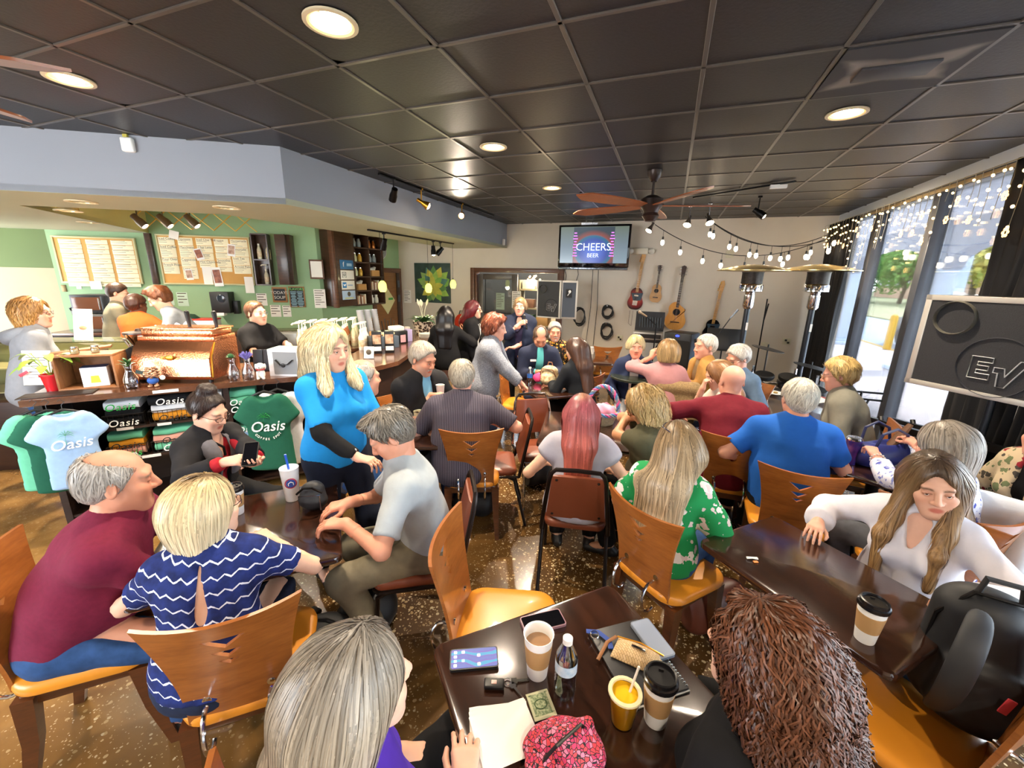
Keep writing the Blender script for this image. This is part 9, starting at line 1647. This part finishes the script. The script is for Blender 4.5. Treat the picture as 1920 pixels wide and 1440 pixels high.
person('older woman with short white blonde hair in a navy jacket, facing the camera',278,hd(1192,650,1.22),skin='pink',lean=(2,6),look=(4,-4,0),armL=dict(hand=(-.12,.33,.84),curl=.6),armR=dict(hand=(.16,.22,.62)),hair=dict(style='bob',col='#b9a878',tip='#d9cba4',length=.055,fringe=.02,vol=.002,n=260),wear=[Jk(cloth('navy linen','#232c4a',.15),sleeve=1.9,off=.022,open_w=.04,hem=-.1),S(cloth('cream tee','#d6c9bd'),sleeve=.4),Pn(cloth('light grey skirt','#8d8f94')),Sh()],face=dict(open=.001),chair='wwood backed chair under the older woman in the navy jacket')
person('woman with long straight brown hair in a dark navy sweater, turned away',152,hd(1078,655,1.20),skin='fair',lean=(8,16),look=(10,-14,0),hair=dict(style='long',col='#3d2820',tip='#5e4234',length=.42,n=500,rad=.0022,spread=.10),wear=[S(cloth('dark navy sweater','#14181f',.2),sleeve=1.9,hem=-.1,off=.02),Pn(J['black']),Sh()],armL=dict(hand=(-.1,.38,.80)),armR=dict(hand=(.14,.36,.80)))
HAW=m_blotch('hawaiian print','#191512',['#c88a2c','#d9b45a','#7a4a24'],16,.30,.05)
person('white bearded man in a black and yellow flowered shirt at the back',288,hd(1040,622,1.23),sex='m',skin='ruddy',lean=(4,8),look=(6,-6,0),w=1.1,hair=dict(style='short',col='#98908a',vol=.004,noise=.006,beard=('#cfcac2',True)),chair='wwood backed chair under the bearded man in the flowered shirt',wear=[S(HAW,sleeve=.9,hem=-.1,off=.02,collar=(.009,.016)),Pn(J['grey']),Sh()])
person('man in a navy blazer and teal shirt with a name badge, head bowed',298,hd(1013,632,1.23),sex='m',skin='ruddy',lean=(12,22),look=(-4,-34,0),w=1.08,armR=dict(hand=(.05,.38,.82),curl=.6),armL=dict(hand=(-.12,.40,.80),curl=.4),hair=dict(style='short',col='#5f4c3e',n=120,bald=.2),wear=[Jk(cloth('navy blazer','#20263c',.15),sleeve=1.88,off=.026,open_w=.045,hem=-.12),S(cloth('teal shirt','#5cb8bb',.06),sleeve=1.93,collar=(.008,.018)),Pn(J['navy']),Sh()],extras=dict(badge=(1,.76)),chair='wwood backed chair under the man in the navy blazer')
person('standing woman with curly red brown hair and a grey knit cardigan',12,hd(930,615,1.46),pose='stand',skin='pink',w=1.1,lean=(6,16),look=(2,-6,0),bust=1.2,armR=dict(hand=(.10,.42,.92),curl=.6),armL=dict(hand=(-.12,.36,.90),curl=.6),hair=dict(style='curlyshort',col='#7a3f28',noise=.014,freq=65,vol=.030,n=450,wave=.008),wear=[Jk(mat('grey marl knit','#8a8e98',.9,scale=90,col2='#62656e',bump=.2),sleeve=1.85,off=.028,hem=None,long=.12,open_w=.06),S(cloth('pink floral tee','#c795a8',.3),sleeve=.4,hem=-.1),Pn(J['djeans']),Sh()])
mh=hd(975,575,1.56)
def mic(c):
    sx,S_,E_,W_,fd,nr,cu,hh=c['arms'][1];th=-np.cross(fd,nr);p=W_+fd*.075-nr*.02;mb=MB();mb.cyl(p-th*.10,p+th*.07,.011,.017,10);mb.mi=1;mb.sph(p+th*.09,.026,12,8);mb.done('microphone',[MKM,mat('mic grille','#2a2a2c',.5,.5)],c['root'])
person('standing woman in a dark navy cardigan speaking into a handheld microphone',285,mh,pose='stand',skin='pink',w=1.15,lean=(2,4),look=(-4,2,0),armR=dict(hand=(-.02,.20,1.34),dir=(-.75,.35,.35),up=(.2,.9,.3),pole=(1,.1,-.7),curl=.85),armL=dict(hand=(.05,.26,1.02),dir=(1,.1,0)),hair=dict(style='bob',col='#86684a',tip='#9f8260',length=.06,fringe=.02,vol=.0,n=200),wear=[Jk(cloth('dark navy cardigan','#1a2136',.2),sleeve=1.5,off=.028,hem=None,long=.2,open_w=.05),S(cloth('plum top','#2a2540'),sleeve=.5,neck='v',hem=-.1),Pn(J['black']),Sh()],extras=dict(fn=mic),face=dict(open=.004))
def lanyard(c):
    T,U,Fw,N_=c['T'],c['U'],c['Fw'],c['N'];mb=MB()
    for sx in(-1,1):mb.tube([N_+U*sx*.06+c['d3']*.02,T(.88)+U*sx*.05+Fw*.12,T(.6)+Fw*.16,T(.40)+Fw*.15],.004,6)
    mb.box(T(.33)+Fw*.15,(.055,.006,.08));mb.done('lanyard',MWH,c['root'])
person('standing woman with long red hair, glasses and a lanyard over black clothes',15,hd(889,580,1.51),pose='stand',skin='fair',w=1.05,look=(-2,0,0),hair=dict(style='long',col='#4a141a',tip='#7a1f1c',length=.28,n=260,rad=.0022),wear=[Jk(J['black'],sleeve=1.9,off=.022,hem=-.14,open_w=.02),S(J['black'],sleeve=.4),Pn(J['black']),Sh()],extras=dict(glasses='#1a1414',fn=lanyard),armL=dict(hand=(-.1,.3,1.0)))
person('woman with long black hair in black sitting on a bar stool, back to the camera',112,hd(836,592,1.44),pose='stool',seat=.76,skin='tan',lean=(2,6),look=(-4,0,0),armR=dict(hand=(.24,.22,1.22),dir=(-.2,.2,1),pole=(1,-.1,-.8),curl=.6),armL=dict(hand=(-.1,.34,1.08)),hair=dict(style='long',col='#100c0d',length=.34,n=350,rad=.0024,streak=.1,spread=.10,messy=.1),wear=[S(J['black'],sleeve=1.6,hem=-.14,off=.02,neck='scoop'),Pn(J['djeans']),Sh()])
person('silver haired man with a goatee in a black cardigan over a light blue polo',340,hd(793,673,1.28),sex='m',skin='ruddy',w=1.12,lean=(10,18),look=(12,-16,0),belly=.05,armR=dict(world=atZ(808,742,.97),dir=(-.3,.9,.3),pole=(1,-.2,-.6),curl=.55),armL=dict(hand=(-.16,.40,.80)),hair=dict(style='short',col='#a59a8c',vol=.008,n=320,rad=.0018,beard=('#b9aea2',False)),wear=[Jk(cloth('black zip cardigan','#17171b',.25),sleeve=1.92,off=.028,open_w=.06,hem=-.12),S(cloth('light blue polo','#6fa9cc',.06),sleeve=.7,collar=(.009,.018),hem=-.12),Pn(J['grey']),Sh()],face=dict(stubble=('#b0a8a0',.35),nose=1.1),chair='wwood backed chair under the silver haired man in the black cardigan')
person('grey haired man in a charcoal pinstripe shirt seen from behind',114,hd(866,708,1.19),sex='m',skin='pink',w=1.15,lean=(14,26),belly=.04,look=(2,-4,0),armR=dict(hand=(.26,.30,.80),pole=(1,-.4,-.5)),armL=dict(hand=(-.22,.36,.80)),hair=dict(style='short',col='#9a9284',n=420,rad=.0018,vol=.008,streak=.3),wear=[S(m_pin(),sleeve=.85,hem=-.10,off=.022,collar=(.010,.018)),Pn(J['djeans']),Sh()])
person('balding man in a dark grey polo behind the standing blonde woman, holding a mug',48,hd(682,708,1.24),sex='m',skin='ruddy',w=1.08,lean=(8,14),look=(14,-2,0),belly=.03,armR=dict(world=atZ(778,788,.83),dir=(-.1,1,.1),up=(.8,0,.5),pole=(1,-.4,-.5),curl=.75),armL=dict(hand=(-.1,.38,.80)),hair=dict(style='balding',col='#a49c92',bald=.5,n=160,rad=.0014),wear=[S(cloth('dark grey polo','#4b474c',.12),sleeve=.95,hem=-.1,off=.02,collar=(.010,.018)),Pn(J['jeans']),Sh()])
person('standing woman with wavy platinum hair in a bright blue tee over black sleeves',-18,hd(618,652,1.55),pose='stand',skin='fair',w=1.02,lean=(2,4),look=(14,-10,0),bust=1.25,armR=dict(hand=(.06,.36,1.00),dir=(-.45,.85,-.1),pole=(1,-.5,-.5),curl=.4),armL=dict(hand=(-.25,.24,.86),pole=(-1,-.4,-.4),curl=.3),legs={'L':{'foot':(-.12,.10,.085)},'R':{'foot':(.10,-.14,.10)}},hair=dict(style='long',col='#c9b288',tip='#d6c6a0',length=.16,n=1000,wave=.0025,vol=.006,front=((-1,.06),(1,.05)),rad=.0014),wear=[S(cloth('bright blue tee','#1b86c9',.06),sleeve=.85,hem=-.06,off=.014),S(J['black'],sleeve=1.92,off=.010,hem=.1,name='undershirt'),Pn(cloth('navy leggings','#141a2c',.2)),Sh()],extras=dict(watch=(1,'#b9bcc2')))
person('barista with glasses and tied brown hair in a black tee, wiping a jug',0,hd(480,587,1.53),pose='stand',skin='light',w=1.04,lean=(2,6),look=(8,0,0),bust=1.1,armR=dict(hand=(.02,.36,1.10),pole=(1,-.2,-.4),dir=(-.5,.8,0),curl=.6),armL=dict(hand=(-.06,.42,1.12),pole=(-1,-.2,-.4),curl=.6),hair=dict(style='pulled',col='#6e4a33',n=120,bun=((0,-.10,-.02),(.03,.03,.05))),wear=[S(J['black'],sleeve=.75,hem=-.14,off=.02),Pn(cloth('blue apron cloth','#3c4a60')),Sh()],extras=dict(glasses='#8a8a96'))
person('young barista with tousled auburn hair in a grey tee, bent over the back counter',238,hd(298,560,1.60),pose='stand',sex='m',skin='light',w=.92,lean=(16,34),look=(0,-22,0),armR=dict(hand=(.12,.55,1.06)),armL=dict(hand=(-.12,.52,1.06)),hair=dict(style='short',col='#6d4026',vol=.020,noise=.008,n=220,wave=.006,swoop=1),wear=[S(cloth('heather grey tee','#8a8f97',.1),sleeve=.8,hem=-.14,off=.02),Pn(J['black']),Sh()])
person('person with short brown afro hair in an orange tee behind the counter',118,hd(257,572,1.51),pose='stand',skin='dark',w=1.12,lean=(10,16),look=(-20,-8,0),armR=dict(hand=(.30,.34,1.24),pole=(1,-.2,-.6)),hair=dict(style='curlyshort',col='#3d2216',vol=.016,noise=.006,freq=110),wear=[S(cloth('orange tee','#d8541f',.08),sleeve=.7,hem=-.12,off=.02),Pn(J['black']),Sh()])
person('dark haired young barista in an olive tee at the far left of the kitchen',58,hd(222,550,1.63),pose='stand',sex='m',skin='fair',w=.95,lean=(6,14),look=(-8,-16,0),hair=dict(style='short',col='#3a2418',vol=.004),wear=[S(cloth('olive grey tee','#7f7a66',.1),sleeve=.75,hem=-.14,off=.02),Pn(J['black']),Sh()],armL=dict(hand=(-.15,.4,1.05)),armR=dict(hand=(.1,.4,1.05)))
def hood(c):
    N_,Fw,d3=c['N'],c['Fw'],c['d3'];mb=MB();mb.tube([N_+d3*.0+c['U']*.085+Fw*.05,N_+d3*.01+c['U']*.095-Fw*.05,N_-d3*.04-Fw*.13,N_+d3*.01-c['U']*.095-Fw*.05,N_-c['U']*.085+Fw*.05],[.025,.045,.07,.045,.025],12);mb.done('hood',cloth('grey hoodie','#8b8d93',.1),c['root'],180)
person('customer with strawberry blonde hair, glasses and a grey hoodie at the far left',62,hd(63,586,1.58),pose='stand',skin='fair',w=.88,look=(-16,0,0),hair=dict(style='bob',col='#8a6238',tip='#d09a54',length=.18,n=420,wave=.006,vol=.002,rad=.002),wear=[S(cloth('grey hoodie','#8b8d93',.1),sleeve=1.9,hem=-.14,off=.03,flare=.015),Pn(J['jeans']),Sh(BRN)],extras=dict(glasses='#6a4a3a',fn=hood),armL=dict(hand=(-.1,.28,1.02)),armR=dict(hand=(.14,.26,1.0)))
